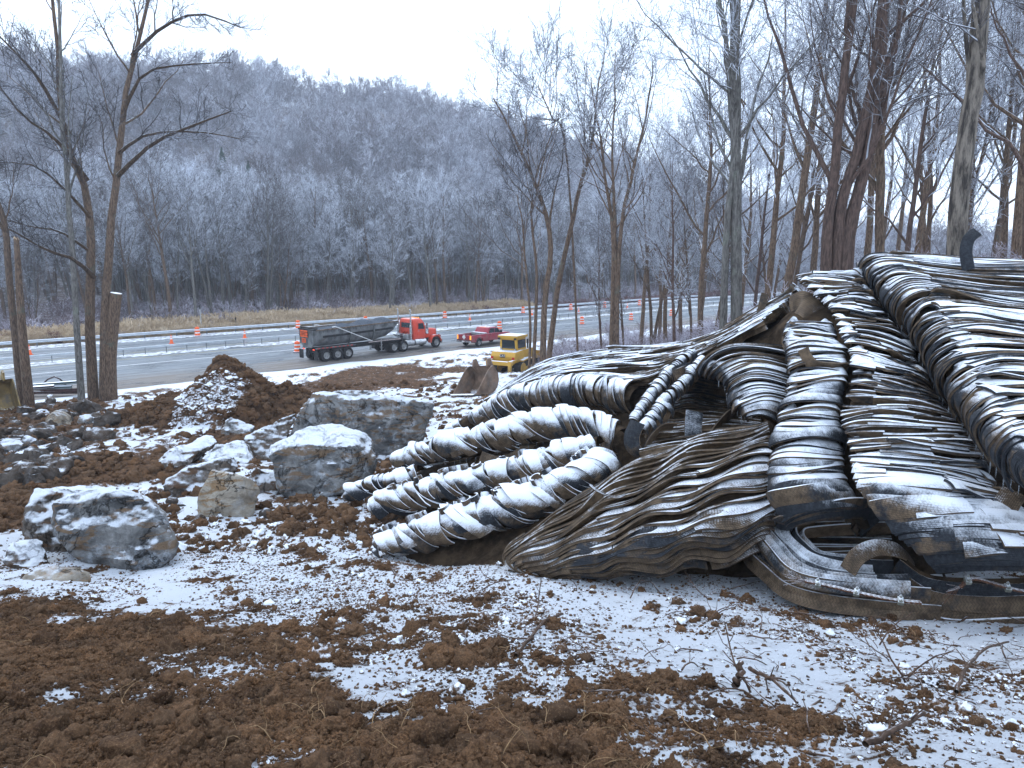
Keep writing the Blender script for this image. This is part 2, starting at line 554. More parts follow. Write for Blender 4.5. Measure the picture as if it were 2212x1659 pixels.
def road_material():
    M = Mat('asphalt', 0.55, 0.35)
    p = M.pos()
    o = M.n('VectorMath', {0: p, 1: (RN[0], RN[1], 0)}, operation='DOT_PRODUCT').outputs['Value']
    t = M.n('VectorMath', {0: p, 1: (RD[0], RD[1], 0)}, operation='DOT_PRODUCT').outputs['Value']
    v = M.n('CombineXYZ', {0: M.math('MULTIPLY', t, 0.06), 1: M.math('MULTIPLY', o, 1.3)}).outputs[0]
    streak = M.noise(1.0, v, 6, 0.6)
    patch = M.noise(0.35, p, 6, 0.65)
    c = M.mix(M.smooth(streak, 0.35, 0.65), (0.12, 0.138, 0.155), (0.23, 0.255, 0.28))
    c = M.mix(M.math('MULTIPLY', M.smooth(patch, 0.55, 0.75), 0.35), c, (0.25, 0.265, 0.28))
    mud = M.math('ADD', M.math('MULTIPLY', M.math('SUBTRACT', streak, 0.5), 9.0), M.math('MULTIPLY', M.math('SUBTRACT', patch, 0.5), 7.0))
    mud = M.smooth(M.math('ADD', o, mud), 60.5, 54.5)
    c = M.mix(M.math('MULTIPLY', mud, 0.75), c, (0.17, 0.135, 0.105))
    wet = M.smooth(M.math('ADD', streak, M.math('MULTIPLY', patch, 0.7)), 0.78, 0.98)
    c = M.mix(M.math('MULTIPLY', wet, 0.25), c, (0.05, 0.055, 0.06))
    M.color(c)
    M.rough(M.math('SUBTRACT', 0.72, M.math('MULTIPLY', wet, 0.45)))
    M.bump(M.noise(45, p), 0.25, 0.01)
    return M.m

v, q = strip(52.9, 82.6, -160, 420, 0.0, 600, 10, 4, 0.7)
road = tag(link('road', np_mesh('road', v, q, True, [road_material()])), kind='structure')

def crust_material():
    M = Mat('crusted_snow', 0.8, 0.25)
    p = M.pos()
    n = M.noise(2.0, p, 6, 0.65)
    M.color(M.mix(M.smooth(n, 0.42, 0.62), (0.33, 0.33, 0.33), SNOW))
    M.bump(M.noise(9, p, 5, 0.7), 0.5, 0.05)
    return M.m
CRUST = crust_material()
for nm, o0, o1, z in (('snow_strip', 69.0, 71.1, 0.02), ('snow_strip', 81.5, 84.6, 0.02)):
    v, q = strip(o0, o1, -130, 330, z, 700, 6, int(o0), 0.45, 0.07)
    tag(link(nm, np_mesh(nm, v, q, True, [CRUST])), kind='structure')

def line_material(name, c):
    M = Mat(name, 0.6, 0.3)
    n = M.noise(1.3, M.pos(), 6, 0.7)
    M.color(M.mix(M.smooth(n, 0.52, 0.74), c, (0.2, 0.205, 0.21)))
    return M.m
for nm, o, w, c in (('painted_line', 64.4, 0.17, (0.78, 0.8, 0.82)), ('painted_line', 68.2, 0.13, (0.42, 0.33, 0.12)), ('painted_line', 72.4, 0.13, (0.42, 0.33, 0.12)), ('painted_line', 80.6, 0.14, (0.6, 0.62, 0.64))):
    v, q = strip(o - w / 2, o + w / 2, -150, 400, 0.005, 60, 2)
    tag(link(nm, np_mesh(nm, v, q, False, [line_material('line_paint', c)])), kind='structure')

GALV = plain('galvanised_steel', (0.50, 0.54, 0.57), 0.5, 0.4, 0.15, 0.1, 2.0, snow=0.6)
POSTM = plain('post_steel', (0.22, 0.235, 0.245), 0.55, 0.4, 0.4, 0.15, 3.0)
def guard_rail(o, t0, t1, prof, post, step, label):
    e = empty('guard_rail', tuple(road_pt(0, o)), math.atan2(RD[1], RD[0]), label, 'guard rail')
    mb = MB()
    n = 90
    rings = []
    for i in range(n + 1):
        t = t0 + (t1 - t0) * i / n
        rings.append([(t, a, b + 0.01 * math.sin(t * 0.31)) for a, b in prof])
    mb.loft(rings)
    mb.build('rail', GALV, e)
    pm = MB()
    for b in post: pm.box(*b)
    pm = pm.mesh('post', POSTM)
    t = t0 + 0.4
    while t < t1:
        p = link('post', pm, e)
        p.location = (t, 0, 0)
        p.rotation_euler = (random.gauss(0, 0.015), random.gauss(0, 0.01), 0)
        t += step
WBEAM = [(-0.045, 0.44), (-0.03, 0.46), (-0.10, 0.50), (-0.10, 0.55), (-0.03, 0.585), (-0.03, 0.615), (-0.10, 0.65), (-0.10, 0.70), (-0.03, 0.745), (-0.045, 0.76),
         (-0.015, 0.755), (-0.02, 0.73), (-0.085, 0.69), (-0.085, 0.66), (-0.015, 0.63), (-0.015, 0.57), (-0.085, 0.54), (-0.085, 0.51), (-0.015, 0.47), (-0.015, 0.44)]
guard_rail(83.4, -70, 130, WBEAM, [((-0.04, 0.0, -0.6), (0.04, 0.012, 0.72)), ((-0.006, 0.012, -0.6), (0.006, 0.12, 0.72)), ((-0.04, 0.12, -0.6), (0.04, 0.13, 0.72))], 3.3,
           'long grey corrugated guard rail along the reeds and the wood')
guard_rail(70.15, -60, 130, [(-0.08, 0.62), (0.08, 0.62), (0.08, 0.77), (-0.08, 0.77)], [((-0.028, -0.02, -0.5), (0.028, -0.012, 0.615)), ((-0.005, -0.012, -0.5), (0.005, 0.03, 0.615)), ((-0.028, 0.03, -0.5), (0.028, 0.038, 0.615)), ((-0.06, -0.09, 0.6), (0.06, 0.09, 0.617))], 1.83,
           'slim box beam barrier on thin posts between the two carriageways')
# ------------------------------------------------------------------ instancing for what nobody could count
def scatter(name, pts, scales, protos, rz=None, tilt=0.1, idx=None, attrs=None, label=None, cat=None, seed=1):
    """one object that carries many copies of a few small shapes (geometry nodes)"""
    rg = np.random.default_rng(seed)
    n = len(pts)
    if n == 0: return None
    me = bpy.data.meshes.new(name)
    me.vertices.add(n)
    me.vertices.foreach_set('co', np.asarray(pts, np.float32).ravel())
    rot = np.stack([rg.normal(0, tilt, n), rg.normal(0, tilt, n), rg.uniform(0, 6.283, n) if rz is None else rz], -1)
    sc_ = np.asarray(scales, np.float32)
    if sc_.ndim == 1: sc_ = np.repeat(sc_[:, None], 3, 1)
    for k, a in (('rot', rot), ('size', sc_)):
        d = me.attributes.new(k, 'FLOAT_VECTOR', 'POINT')
        d.data.foreach_set('vector', np.asarray(a, np.float32).ravel())
    d = me.attributes.new('pick', 'INT', 'POINT')
    d.data.foreach_set('value', (rg.integers(0, len(protos), n) if idx is None else idx).astype(np.int32))
    for k, a in (attrs or {}).items():
        d = me.attributes.new(k, 'FLOAT', 'POINT')
        d.data.foreach_set('value', np.asarray(a, np.float32))
    o = link(name, me)
    tag(o, label, cat, None, 'stuff')
    ng = bpy.data.node_groups.new(name, 'GeometryNodeTree')
    ng.interface.new_socket('Geometry', in_out='INPUT', socket_type='NodeSocketGeometry')
    ng.interface.new_socket('Geometry', in_out='OUTPUT', socket_type='NodeSocketGeometry')
    N = ng.nodes
    gi, go = N.new('NodeGroupInput'), N.new('NodeGroupOutput')
    inst = N.new('GeometryNodeInstanceOnPoints')
    g2 = N.new('GeometryNodeGeometryToInstance')
    for p in reversed(protos):
        oi = N.new('GeometryNodeObjectInfo')
        oi.inputs['Object'].default_value = p
        ng.links.new(oi.outputs['Geometry'], g2.inputs[0])
    def na(nm, typ):
        a = N.new('GeometryNodeInputNamedAttribute')
        a.data_type = typ
        a.inputs['Name'].default_value = nm
        return a.outputs[0]
    e2r = N.new('FunctionNodeEulerToRotation')
    ng.links.new(na('rot', 'FLOAT_VECTOR'), e2r.inputs[0])
    ng.links.new(gi.outputs[0], inst.inputs['Points'])
    ng.links.new(g2.outputs[0], inst.inputs['Instance'])
    inst.inputs['Pick Instance'].default_value = True
    ng.links.new(na('pick', 'INT'), inst.inputs['Instance Index'])
    ng.links.new(e2r.outputs[0], inst.inputs['Rotation'])
    ng.links.new(na('size', 'FLOAT_VECTOR'), inst.inputs['Scale'])
    ng.links.new(inst.outputs[0], go.inputs[0])
    md = o.modifiers.new('scatter', 'NODES')
    md.node_group = ng
    return o

def proto(name, me):
    return bpy.data.objects.new(name, me)      # never linked: only its shape is used
# ------------------------------------------------------------------ blasting mats of tyre treads
def rubber_material(name, mud=0.4, lo=0.38, hi=0.72, tread=1.0, snow_amt=0.0):
    """tread rubber with cast grooves, dried mud and lying snow; u runs across the tread (attribute), s along it"""
    M = Mat(name, 0.75, 0.25)
    p = M.pos()
    r = M.rnd()
    u, s_ = M.attr('across'), M.attr('along')
    inner = M.attr('inner')
    mudn = M.math('ADD', M.noise(3.2, p, 6, 0.7), M.math('MULTIPLY', M.math('SUBTRACT', r, 0.5), 0.45))
    mudn = M.math('ADD', mudn, M.math('MULTIPLY', inner, 0.35))
    rub = M.mix(M.smooth(M.noise(25, p, 4), 0.35, 0.7), (0.016, 0.019, 0.025), (0.042, 0.048, 0.058))
    brown = M.mix(M.smooth(M.noise(7, p, 5, 0.7), 0.3, 0.7), (0.07, 0.046, 0.028), (0.22, 0.152, 0.094))
    c = M.mix(M.smooth(mudn, 0.78 - mud * 0.6, 0.98 - mud * 0.6), rub, brown)
    # grooves: ribs along, sipes across
    vec = M.n('CombineXYZ', {0: M.math('MULTIPLY', u, 4.0), 1: M.math('MULTIPLY', s_, 1.0)}).outputs[0]
    rib = M.n('TexWave', {'Vector': vec, 'Scale': 0.318 * 3.14, 'Distortion': 0.0}, wave_type='BANDS', bands_direction='X').outputs['Fac']
    v2 = M.n('CombineXYZ', {0: M.math('ADD', M.math('MULTIPLY', s_, 1.0), M.math('MULTIPLY', M.math('PINGPONG', u, 0.25), 0.12))}).outputs[0]
    sip = M.n('TexWave', {'Vector': v2, 'Scale': 9.0, 'Distortion': 0.3, 'Detail': 1.0}, wave_type='BANDS', bands_direction='X').outputs['Fac']
    groove = M.math('MULTIPLY', M.math('MAXIMUM', M.smooth(rib, 0.30, 0.12), M.math('MULTIPLY', M.smooth(sip, 0.25, 0.1), 0.7)), M.math('SUBTRACT', 1.0, inner))
    gm = M.math('MULTIPLY', groove, tread)
    c = M.mix(M.math('MULTIPLY', gm, 0.6), c, (0.008, 0.008, 0.009))
    f = M.math('ADD', M.nz(), M.math('MULTIPLY', M.math('SUBTRACT', M.noise(5.5, p, 6, 0.7), 0.5), 0.9))
    f = M.math('ADD', f, M.math('MULTIPLY', M.math('SUBTRACT', M.noise(40, p, 3, 0.6), 0.5), 0.35))
    f = M.math('ADD', f, M.math('SUBTRACT', M.math('MULTIPLY', M.math('SUBTRACT', r, 0.5), 0.22), M.math('MULTIPLY', gm, 0.16)))
    f = M.smooth(M.math('ADD', f, snow_amt), lo, hi)
    M.color(M.mix(f, c, SNOW))
    M.rough(M.math('ADD', 0.62, M.math('MULTIPLY', f, 0.25)))
    h = M.math('SUBTRACT', M.math('MULTIPLY', M.noise(55, p, 4, 0.7), 0.35), M.math('MULTIPLY', groove, M.math('SUBTRACT', 1.0, M.math('MULTIPLY', f, 0.75))))
    M.bump(h, 0.8, 0.012)
    return M.m

RUB_SNOWY = rubber_material('snowy_tread_rubber', 0.34, 0.36, 0.98, 0.7)
RUB_MUDDY = rubber_material('muddy_tread_rubber', 0.84, 0.66, 1.1)
RUB_ROLL = rubber_material('rolled_tread_rubber', 0.72, 0.10, 0.62, 0.8)
RUB_FLAT = rubber_material('snow_laden_tread_rubber', 0.55, 0.22, 0.62)
RUB_BARE = rubber_material('sheltered_tread_rubber', 0.68, 0.75, 1.1)
def core_material():
    M = Mat('packed_mud', 0.95, 0.1)
    p = M.pos()
    c = M.mix(M.smooth(M.noise(4, p, 6, 0.7), 0.35, 0.7), (0.018, 0.012, 0.008), (0.075, 0.05, 0.03))
    M.color(c)
    M.bump(M.noise(20, p, 5, 0.7), 0.8, 0.03)
    return M.m
CORE = core_material()

def crom(P, t):
    """Catmull-Rom through P (n,...,3) at parameters t in 0..n-1"""
    P = np.asarray(P, float)
    n = len(P)
    t = np.clip(np.asarray(t, float), 0, n - 1 - 1e-9)
    i = np.floor(t).astype(int)
    f = (t - i)
    g = lambda k: P[np.clip(i + k, 0, n - 1)]
    f = f.reshape(f.shape + (1,) * (P.ndim - 1))
    a, b, c, d = g(-1), g(0), g(1), g(2)
    return 0.5 * (2 * b + (c - a) * f + (2 * a - 5 * b + 4 * c - d) * f * f + (3 * b - a - 3 * c + d) * f ** 3)

class Surf:
    """surface through a grid of points G[v][u]; evaluated with u, v in 0..1"""
    def __init__(s, G):
        s.G = np.asarray(G, float)
        s.nv, s.nu = s.G.shape[:2]
        s.sg = 1.0
        N = s.frame(np.full(9, 0.5), np.linspace(0.1, 0.9, 9))[3].mean(0)
        if N @ np.array([0, -0.6, 1.0]) < 0: s.sg = -1.0
    def p(s, u, v):
        u, v = np.broadcast_arrays(np.asarray(u, float), np.asarray(v, float))
        sh = u.shape
        u, v = u.ravel(), v.ravel()
        rows = crom(s.G, v * (s.nv - 1))                # (m, nu, 3)
        t = np.clip(u * (s.nu - 1), 0, s.nu - 1 - 1e-9)
        i = np.floor(t).astype(int); f = (t - i)[:, None]
        ar = np.arange(len(t))
        g = lambda k: rows[ar, np.clip(i + k, 0, s.nu - 1)]
        a, b, c, d = g(-1), g(0), g(1), g(2)
        r = 0.5 * (2 * b + (c - a) * f + (2 * a - 5 * b + 4 * c - d) * f * f + (3 * b - a - 3 * c + d) * f ** 3)
        return r.reshape(sh + (3,))
    def frame(s, u, v, e=0.004):
        u, v = np.asarray(u, float), np.asarray(v, float)
        u0, u1 = np.clip(u - e, 0, 1), np.clip(u + e, 0, 1)
        v0, v1 = np.clip(v - e, 0, 1), np.clip(v + e, 0, 1)
        du = s.p(u1, v) - s.p(u0, v)
        dv = s.p(u, v1) - s.p(u, v0)
        nrm = lambda a: a / (np.linalg.norm(a, axis=-1, keepdims=True) + 1e-9)
        du, dv = nrm(du), nrm(dv)
        N = nrm(np.cross(du, dv)) * s.sg
        return s.p(u, v), du, nrm(dv - du * (du * dv).sum(-1, keepdims=True)), N
    def vlen(s, u=0.5, k=60):
        P = s.p(np.full(k, u), np.linspace(0, 1, k))
        return np.linalg.norm(np.diff(P, axis=0), axis=1).sum()
    def ulen(s, v=0.5, k=60):
        P = s.p(np.linspace(0, 1, k), np.full(k, v))
        return np.linalg.norm(np.diff(P, axis=0), axis=1).sum()

def strip_mesh(C, T, D, B, w, t, camber, mat):
    """a length of tyre tread: C centre line of the outer edge, D across the tread (from outer edge inwards), B the tread's face"""
    n = len(C)
    k = 5
    a = np.linspace(0, 1, k)
    arc = camber * (1 - (2 * a - 1) ** 2)
    wv = w if hasattr(w, '__len__') else np.full(n, w)
    face = C[:, None] + D[:, None] * (a[None, :, None] * wv[:, None, None]) + B[:, None] * (arc[None, :, None] * wv[:, None, None])
    back = face - B[:, None] * t
    V = np.concatenate([face, back[:, ::-1]], 1)        # n x 2k ring
    m = 2 * k
    i = np.arange(n * m).reshape(n, m)
    j = np.roll(i, -1, 1)
    q = np.stack([i[:-1], j[:-1], j[1:], i[1:]], -1).reshape(-1, 4)
    caps = np.array([i[0][::-1], i[-1]])
    sl = np.r_[0, np.cumsum(np.linalg.norm(np.diff(C, axis=0), axis=1))]
    ac = np.concatenate([np.tile(a, (n, 1)), np.tile(a[::-1], (n, 1))], 1)
    inn = np.concatenate([np.zeros((n, k)), np.ones((n, k))], 1)
    me = np_mesh('tread_strip', V.reshape(-1, 3), [q, caps], True, [mat], {'across': ac.ravel(), 'along': np.repeat(sl, m), 'inner': inn.ravel()})
    me.set_sharp_from_angle(angle=R(50))
    return me

def lay_strips(parent, S, mat, pitch, width, lean, u_rng=(0, 1), length=None, wave=(0.0, 2.0, 0.3), skew=0.0, jit=1.0, seg=22, thick=0.02,
               camber=0.05, v_rng=(0, 1), end_curl=0.0, gap=0.0, seed=1, face=1.0, maxn=300, sink=0.0, part=0.0):
    """lay tread strips side by side along v, each running along u.
    lean: radians from standing on edge (0) to lying flat like scales (pi/2); face: which way they lean"""
    rg = np.random.default_rng(seed)
    vl, ul = S.vlen(), S.ulen()
    n = max(2, int(vl * (v_rng[1] - v_rng[0]) / pitch))
    gaps = np.clip(rg.gamma(2.2, 0.45, n + 1), 0.3, 2.2)
    pos = np.cumsum(gaps)[:-1] / gaps.sum()
    cnt = 0
    ph = rg.uniform(0, 6)
    for i in range(n):
        v0 = v_rng[0] + (v_rng[1] - v_rng[0]) * pos[i]
        L = (length or ul) / ul
        span = u_rng[1] - u_rng[0]
        m = max(1, int(round(span / L)))
        off = (i % 2) * 0.5 / m * span if m > 1 else 0.0
        cuts = [u_rng[0]] + [u_rng[0] + span * (k / m) + off + rg.normal(0, 0.06) / m for k in range(1, m)] + [u_rng[1]]
        if m > 1 and i % 2: cuts.insert(1, u_rng[0] + off * rg.uniform(0.7, 1.2))
        cuts = sorted(np.clip(cuts, u_rng[0], u_rng[1]))
        ph += rg.normal(wave[2], 0.25 * jit)
        th = (lean(v0) if callable(lean) else lean) + rg.normal(0, 0.17 * jit)
        wd = width * rg.uniform(0.72, 1.25)
        for a, b in zip(cuts[:-1], cuts[1:]):
            if (b - a) * ul < 0.12 or cnt >= maxn: continue
            a2 = a + rg.uniform(-0.03, 0.02) * L
            b2 = b + rg.uniform(-0.02, 0.05) * L
            if part: a2, b2 = a2 + rg.uniform(0, part), b2 - rg.uniform(0, part)
            sk = skew * (1 + rg.normal(0, 0.35))
            ns = max(6, int(seg * (b2 - a2) / max(span / m, 1e-6)))
            u = np.clip(np.linspace(a2, b2, ns), 0, 1)
            wv_ = wave[0] * rg.uniform(0.6, 1.3)
            v = v0 + wv_ / vl * np.sin(2 * np.pi * wave[1] * u + ph) + sk * (u - 0.5) + 0.006 * rg.normal() * np.sin(5 * u + rg.uniform(0, 6))
            v = np.clip(v, 0.001, 0.999)
            C, T, Vv, N = S.frame(u, v)
            C = C + N * (rg.normal(0, 0.013) * jit - sink)
            if rg.uniform() < 0.06:      # an end that has sprung loose
                C = C + N * (rg.uniform(0.04, 0.12) * (np.clip(np.linspace(-1.2, 1, ns) * rg.choice([-1, 1]), 0, 1) ** 2))[:, None]
            # local tilt: steeper where the wave carries the strip over its neighbour
            tt = th + 0.25 * wave[0] / 0.05 * np.sin(2 * np.pi * wave[1] * u + ph + 1.0)
            D = -N * np.cos(tt)[:, None] - face * Vv * np.sin(tt)[:, None]
            B = N * np.sin(tt)[:, None] - face * Vv * np.cos(tt)[:, None]
            if end_curl:
                e = np.clip(1 - np.minimum(u - u[0], u[-1] - u) / (0.12 * (u[-1] - u[0]) + 1e-6), 0, 1) ** 2
                C = C - N * (e * end_curl)[:, None]
            me = strip_mesh(C, T, D, B * 1.0, wd, thick * rg.uniform(0.8, 1.4), camber, mat)
            link('tread_strip', me, parent)
            cnt += 1
    return cnt

def core_mesh(S, sink, nu=24, nv=40, u_rng=(0, 1), v_rng=(0, 1), bulge=0.0):
    U, V = np.meshgrid(np.linspace(*u_rng, nu), np.linspace(*v_rng, nv))
    C, T, Vv, N = S.frame(U, V)
    P = C - N * (sink + 0.03 * fbm(C, 3.0, 3, 2))[..., None]
    i = np.arange(nu * nv).reshape(nv, nu)
    q = np.stack([i[:-1, :-1], i[:-1, 1:], i[1:, 1:], i[1:, :-1]], -1).reshape(-1, 4)
    return np_mesh('mat_core', P.reshape(-1, 3), q, True, [CORE])

def grid(rows):
    """rows of (px, py, y) turned into points of the place"""
    return [[at(*c) for c in r] for r in rows]

def roll(axis, rad, a0, a1, nu=9, flat=1.0):
    """surface round a curved axis; u goes round from angle a0 to a1 (degrees, 90 = up), v along"""
    A = np.array([at(*p) if len(p) == 3 else p for p in axis])
    n = len(A)
    T = np.gradient(A, axis=0)
    T /= np.linalg.norm(T, axis=1, keepdims=True)
    up = np.array([0, 0, 1.0])
    G = []
    for i in range(n):
        side = np.cross(T[i], up); side /= np.linalg.norm(side)
        w = np.cross(side, T[i])
        r_ = rad[i] if hasattr(rad, '__len__') else rad
        G.append([A[i] + r_ * (math.cos(R(a)) * side + flat * math.sin(R(a)) * w) for a in np.linspace(a0, a1, nu)])
    return Surf(G)
# ------------------------------------------------------------------ trees
def bark_material(name, a, b, lichen=None, frost_lo=0.45, frost_hi=0.95, vscale=1.0):
    M = Mat(name, 0.9, 0.15)
    p = M.obj()
    n = M.noise(20 * vscale, p, 5, 0.7, 0.0, (1, 1, 0.2))
    c = M.mix(M.smooth(n, 0.35, 0.65), a, b)
    if lichen:
        c = M.mix(M.math('MULTIPLY', M.smooth(M.noise(1.6, p, 5, 0.7), 0.55, 0.68), 0.6), c, lichen)
    r = M.rnd()
    c = M.mix(M.math('MULTIPLY', r, 0.35), c, (0.05, 0.043, 0.04))
    f = M.smooth(M.math('ADD', M.nz(), M.math('MULTIPLY', M.math('SUBTRACT', M.noise(3.0, p, 3), 0.5), 0.8)), frost_lo, frost_hi)
    M.color(M.mix(f, c, (0.72, 0.76, 0.83)))
    M.bump(n, 0.9, 0.04)
    return M.m

def twig_material(name, dark, frost, amt=0.5):
    """thin twigs rimed with frost on their upper side"""
    M = Mat(name, 0.85, 0.2)
    p = M.obj()
    f = M.math('ADD', M.math('MULTIPLY', M.nz(), 0.45), M.math('MULTIPLY', M.math('SUBTRACT', M.noise(0.45, p, 3), 0.5), 1.2))
    f = M.math('ADD', f, M.math('MULTIPLY', M.math('SUBTRACT', M.rnd(), 0.5), 0.45))
    f = M.math('ADD', f, M.math('MULTIPLY', M.math('SUBTRACT', M.noise(0.018, M.pos(), 3), 0.5), 1.0))
    f = M.smooth(M.math('ADD', f, amt - 0.5), -0.25, 0.45)
    M.color(M.mix(f, dark, frost))
    return M.m

BARK = bark_material('bark', (0.062, 0.040, 0.029), (0.23, 0.155, 0.105), (0.12, 0.135, 0.105))
BARK_GREY = bark_material('grey_bark', (0.08, 0.073, 0.066), (0.23, 0.215, 0.195), (0.24, 0.265, 0.21))
BARK_RED = bark_material('reddish_bark', (0.06, 0.038, 0.031), (0.18, 0.115, 0.09))
BARK_PALE = bark_material('peeling_pale_bark', (0.03, 0.025, 0.022), (0.28, 0.235, 0.19), None, 0.6, 1.1, 0.45)
TWIG = twig_material('frosted_twigs', (0.085, 0.073, 0.072), (0.66, 0.70, 0.78), 0.52)
TWIG_DARK = twig_material('dark_twigs', (0.045, 0.037, 0.035), (0.45, 0.48, 0.55), 0.30)
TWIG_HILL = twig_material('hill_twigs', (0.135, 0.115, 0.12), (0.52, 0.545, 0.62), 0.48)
TWIG_LILAC = twig_material('brush_twigs', (0.14, 0.10, 0.10), (0.60, 0.58, 0.66), 0.5)

def tubes(P, Rr, k):
    """m polylines of n points -> verts, quads (open tubes with k sides)"""
    m, n = P.shape[:2]
    T = np.gradient(P, axis=1)
    T /= np.linalg.norm(T, axis=2, keepdims=True) + 1e-9
    ref = np.where(np.abs(T[:, :1, 2:3]) > 0.8, np.array([1.0, 0.2, 0]), np.array([0.1, 0.1, 1.0]))
    ref = np.broadcast_to(ref, T.shape)
    A = np.cross(T, ref); A /= np.linalg.norm(A, axis=2, keepdims=True) + 1e-9
    B = np.cross(T, A)
    ang = np.arange(k) * 2 * np.pi / k
    V = P[:, :, None] + Rr[:, :, None, None] * (np.cos(ang)[None, None, :, None] * A[:, :, None] + np.sin(ang)[None, None, :, None] * B[:, :, None])
    i = np.arange(m * n * k).reshape(m, n, k)
    j = np.roll(i, -1, 2)
    q = np.stack([i[:, :-1], j[:, :-1], j[:, 1:], i[:, 1:]], -1).reshape(-1, 4)
    return V.reshape(-1, 3), q

def join_tubes(parts):
    vs, qs, o = [], [], 0
    for P, Rr, k in parts:
        if len(P) == 0: continue
        v, q = tubes(P, Rr, k)
        vs.append(v); qs.append(q + o); o += len(v)
    return np.concatenate(vs), np.concatenate(qs)

def sprout(rg, P, Rr, count, lo, hi, length, angle, n, up=0.15, taper=0.25, ratio=0.55, wob=0.06, shrink=0.5, rmin=0.004, dirbias=None):
    """children of every branch in P"""
    m, np_ = P.shape[:2]
    t = np.sort(lo + (hi - lo) * (np.arange(count)[None] + rg.uniform(0, 1, (m, count))) / count, 1)
    f = t * (np_ - 1)
    i = np.clip(f.astype(int), 0, np_ - 2)
    w = (f - i)[..., None]
    ar = np.arange(m)[:, None]
    p0 = P[ar, i] * (1 - w) + P[ar, i + 1] * w
    r0 = Rr[ar, i] * (1 - w[..., 0]) + Rr[ar, i + 1] * w[..., 0]
    T = P[ar, i + 1] - P[ar, i]
    T /= np.linalg.norm(T, axis=2, keepdims=True) + 1e-9
    rnd = rg.normal(0, 1, T.shape)
    if dirbias is not None: rnd = rnd + dirbias
    perp = rnd - T * (rnd * T).sum(-1, keepdims=True)
    perp /= np.linalg.norm(perp, axis=2, keepdims=True) + 1e-9
    a = angle * rg.uniform(0.6, 1.35, t.shape)
    d = T * np.cos(a)[..., None] + perp * np.sin(a)[..., None]
    L = length * (1 - shrink * (t - lo) / (hi - lo + 1e-9)) * rg.uniform(0.55, 1.3, t.shape)
    d, p0, L, r0 = d.reshape(-1, 3), p0.reshape(-1, 3), L.ravel(), r0.ravel()
    s = np.linspace(0, 1, n)
    C = p0[:, None] + d[:, None] * (L[:, None] * s)[..., None]
    C[..., 2] += up * L[:, None] * s ** 2 * (1 + 0.6 * rg.normal(0, 1, (len(L), 1)))
    wv = rg.normal(0, 1, (len(L), n, 3)) * wob * L[:, None, None]
    wv[:, 0] = 0
    C = C + np.cumsum(wv, 1) * 0.5
    rr = np.maximum(np.minimum(r0 * ratio, 0.017 * L + 0.004)[:, None] * (1 - (1 - taper) * s), rmin)
    return C, rr

def tree_shapes(rg, stems, radii, limbs=14, limb_len=5.0, lo=0.35, branches=7, twigs=6, fine=4, angle=0.68, up=0.28, rmin=0.006, extra=None, droop=0.0):
    """stems: list of (n,3) centre lines -> (trunk verts, quads), (crown verts, quads)"""
    tr, cr = [], []
    for P, r in zip(stems, radii):
        P = crom(P, np.linspace(0, len(P) - 1, 14))
        rr = np.interp(np.linspace(0, 1, 14), np.linspace(0, 1, len(r)), r)
        h = np.linalg.norm(P[-1] - P[0])
        P = P + np.cumsum(rg.normal(0, 0.0035 * h, P.shape), 0) * np.array([1, 1, 0]) * np.linspace(0, 1, 14)[:, None]
        P, rr = P[None], rr[None]
        tr.append((P, rr, 10))
        A, ra = sprout(rg, P, rr, limbs, lo, 0.99, limb_len, angle, 8, up, 0.22, 0.55, 0.035, 0.55, 0.012)
        tr.append((A, ra, 6))
        if extra is not None:
            for e in extra:
                E, re_ = crom(e[0], np.linspace(0, len(e[0]) - 1, 8))[None], np.linspace(e[1], e[1] * 0.25, 8)[None]
                tr.append((E, re_, 6))
                A, ra = np.concatenate([A, E]), np.concatenate([ra, re_])
        B, rb = sprout(rg, A, ra, branches, 0.22, 1.0, limb_len * 0.42, 0.75, 6, up * 0.6 - droop, 0.3, 0.6, 0.05, 0.5, rmin * 1.6)
        cr.append((B, rb, 4))
        Cc, rc = sprout(rg, B, rb, twigs, 0.15, 1.0, limb_len * 0.19, 0.75, 4, 0.12 - droop, 0.4, 0.65, 0.07, 0.4, rmin)
        cr.append((Cc, rc, 3))
        if fine:
            D, rd = sprout(rg, Cc, rc, fine, 0.15, 1.0, limb_len * 0.085, 0.8, 3, 0.05 - droop, 0.6, 0.75, 0.06, 0.3, rmin)
            cr.append((D, rd, 3))
    return join_tubes(tr), join_tubes(cr)

def tree_meshes(rg, stems, radii, bark, twig, **kw):
    (v, q), (v2, q2) = tree_shapes(rg, stems, radii, **kw)
    return np_mesh('trunk', v, q, True, [bark]), np_mesh('crown', v2, q2, False, [twig])

def upright(rg, h, lean=0.04, n=5):
    z = np.linspace(-0.4, h, n)
    a = rg.uniform(0, 6.28)
    b = rg.normal(0, lean, 2)
    return np.stack([b[0] * z + 0.010 * h * np.sin(z / h * 5 + a) * (z > 0), b[1] * z + 0.010 * h * np.cos(z / h * 4 + a) * (z > 0), z], -1)

def proto_tree(seed, h, r, bark, twig, forks=1, **kw):
    rg = np.random.default_rng(seed)
    stems, rad = [], []
    for k in range(forks):
        s = upright(rg, h * rg.uniform(0.85, 1.0), 0.045 if forks == 1 else 0.10)
        stems.append(s)
        rad.append([r * 1.25, r, r * 0.8, r * 0.45, r * 0.12])
    return tree_meshes(rg, stems, rad, bark, twig, **kw)

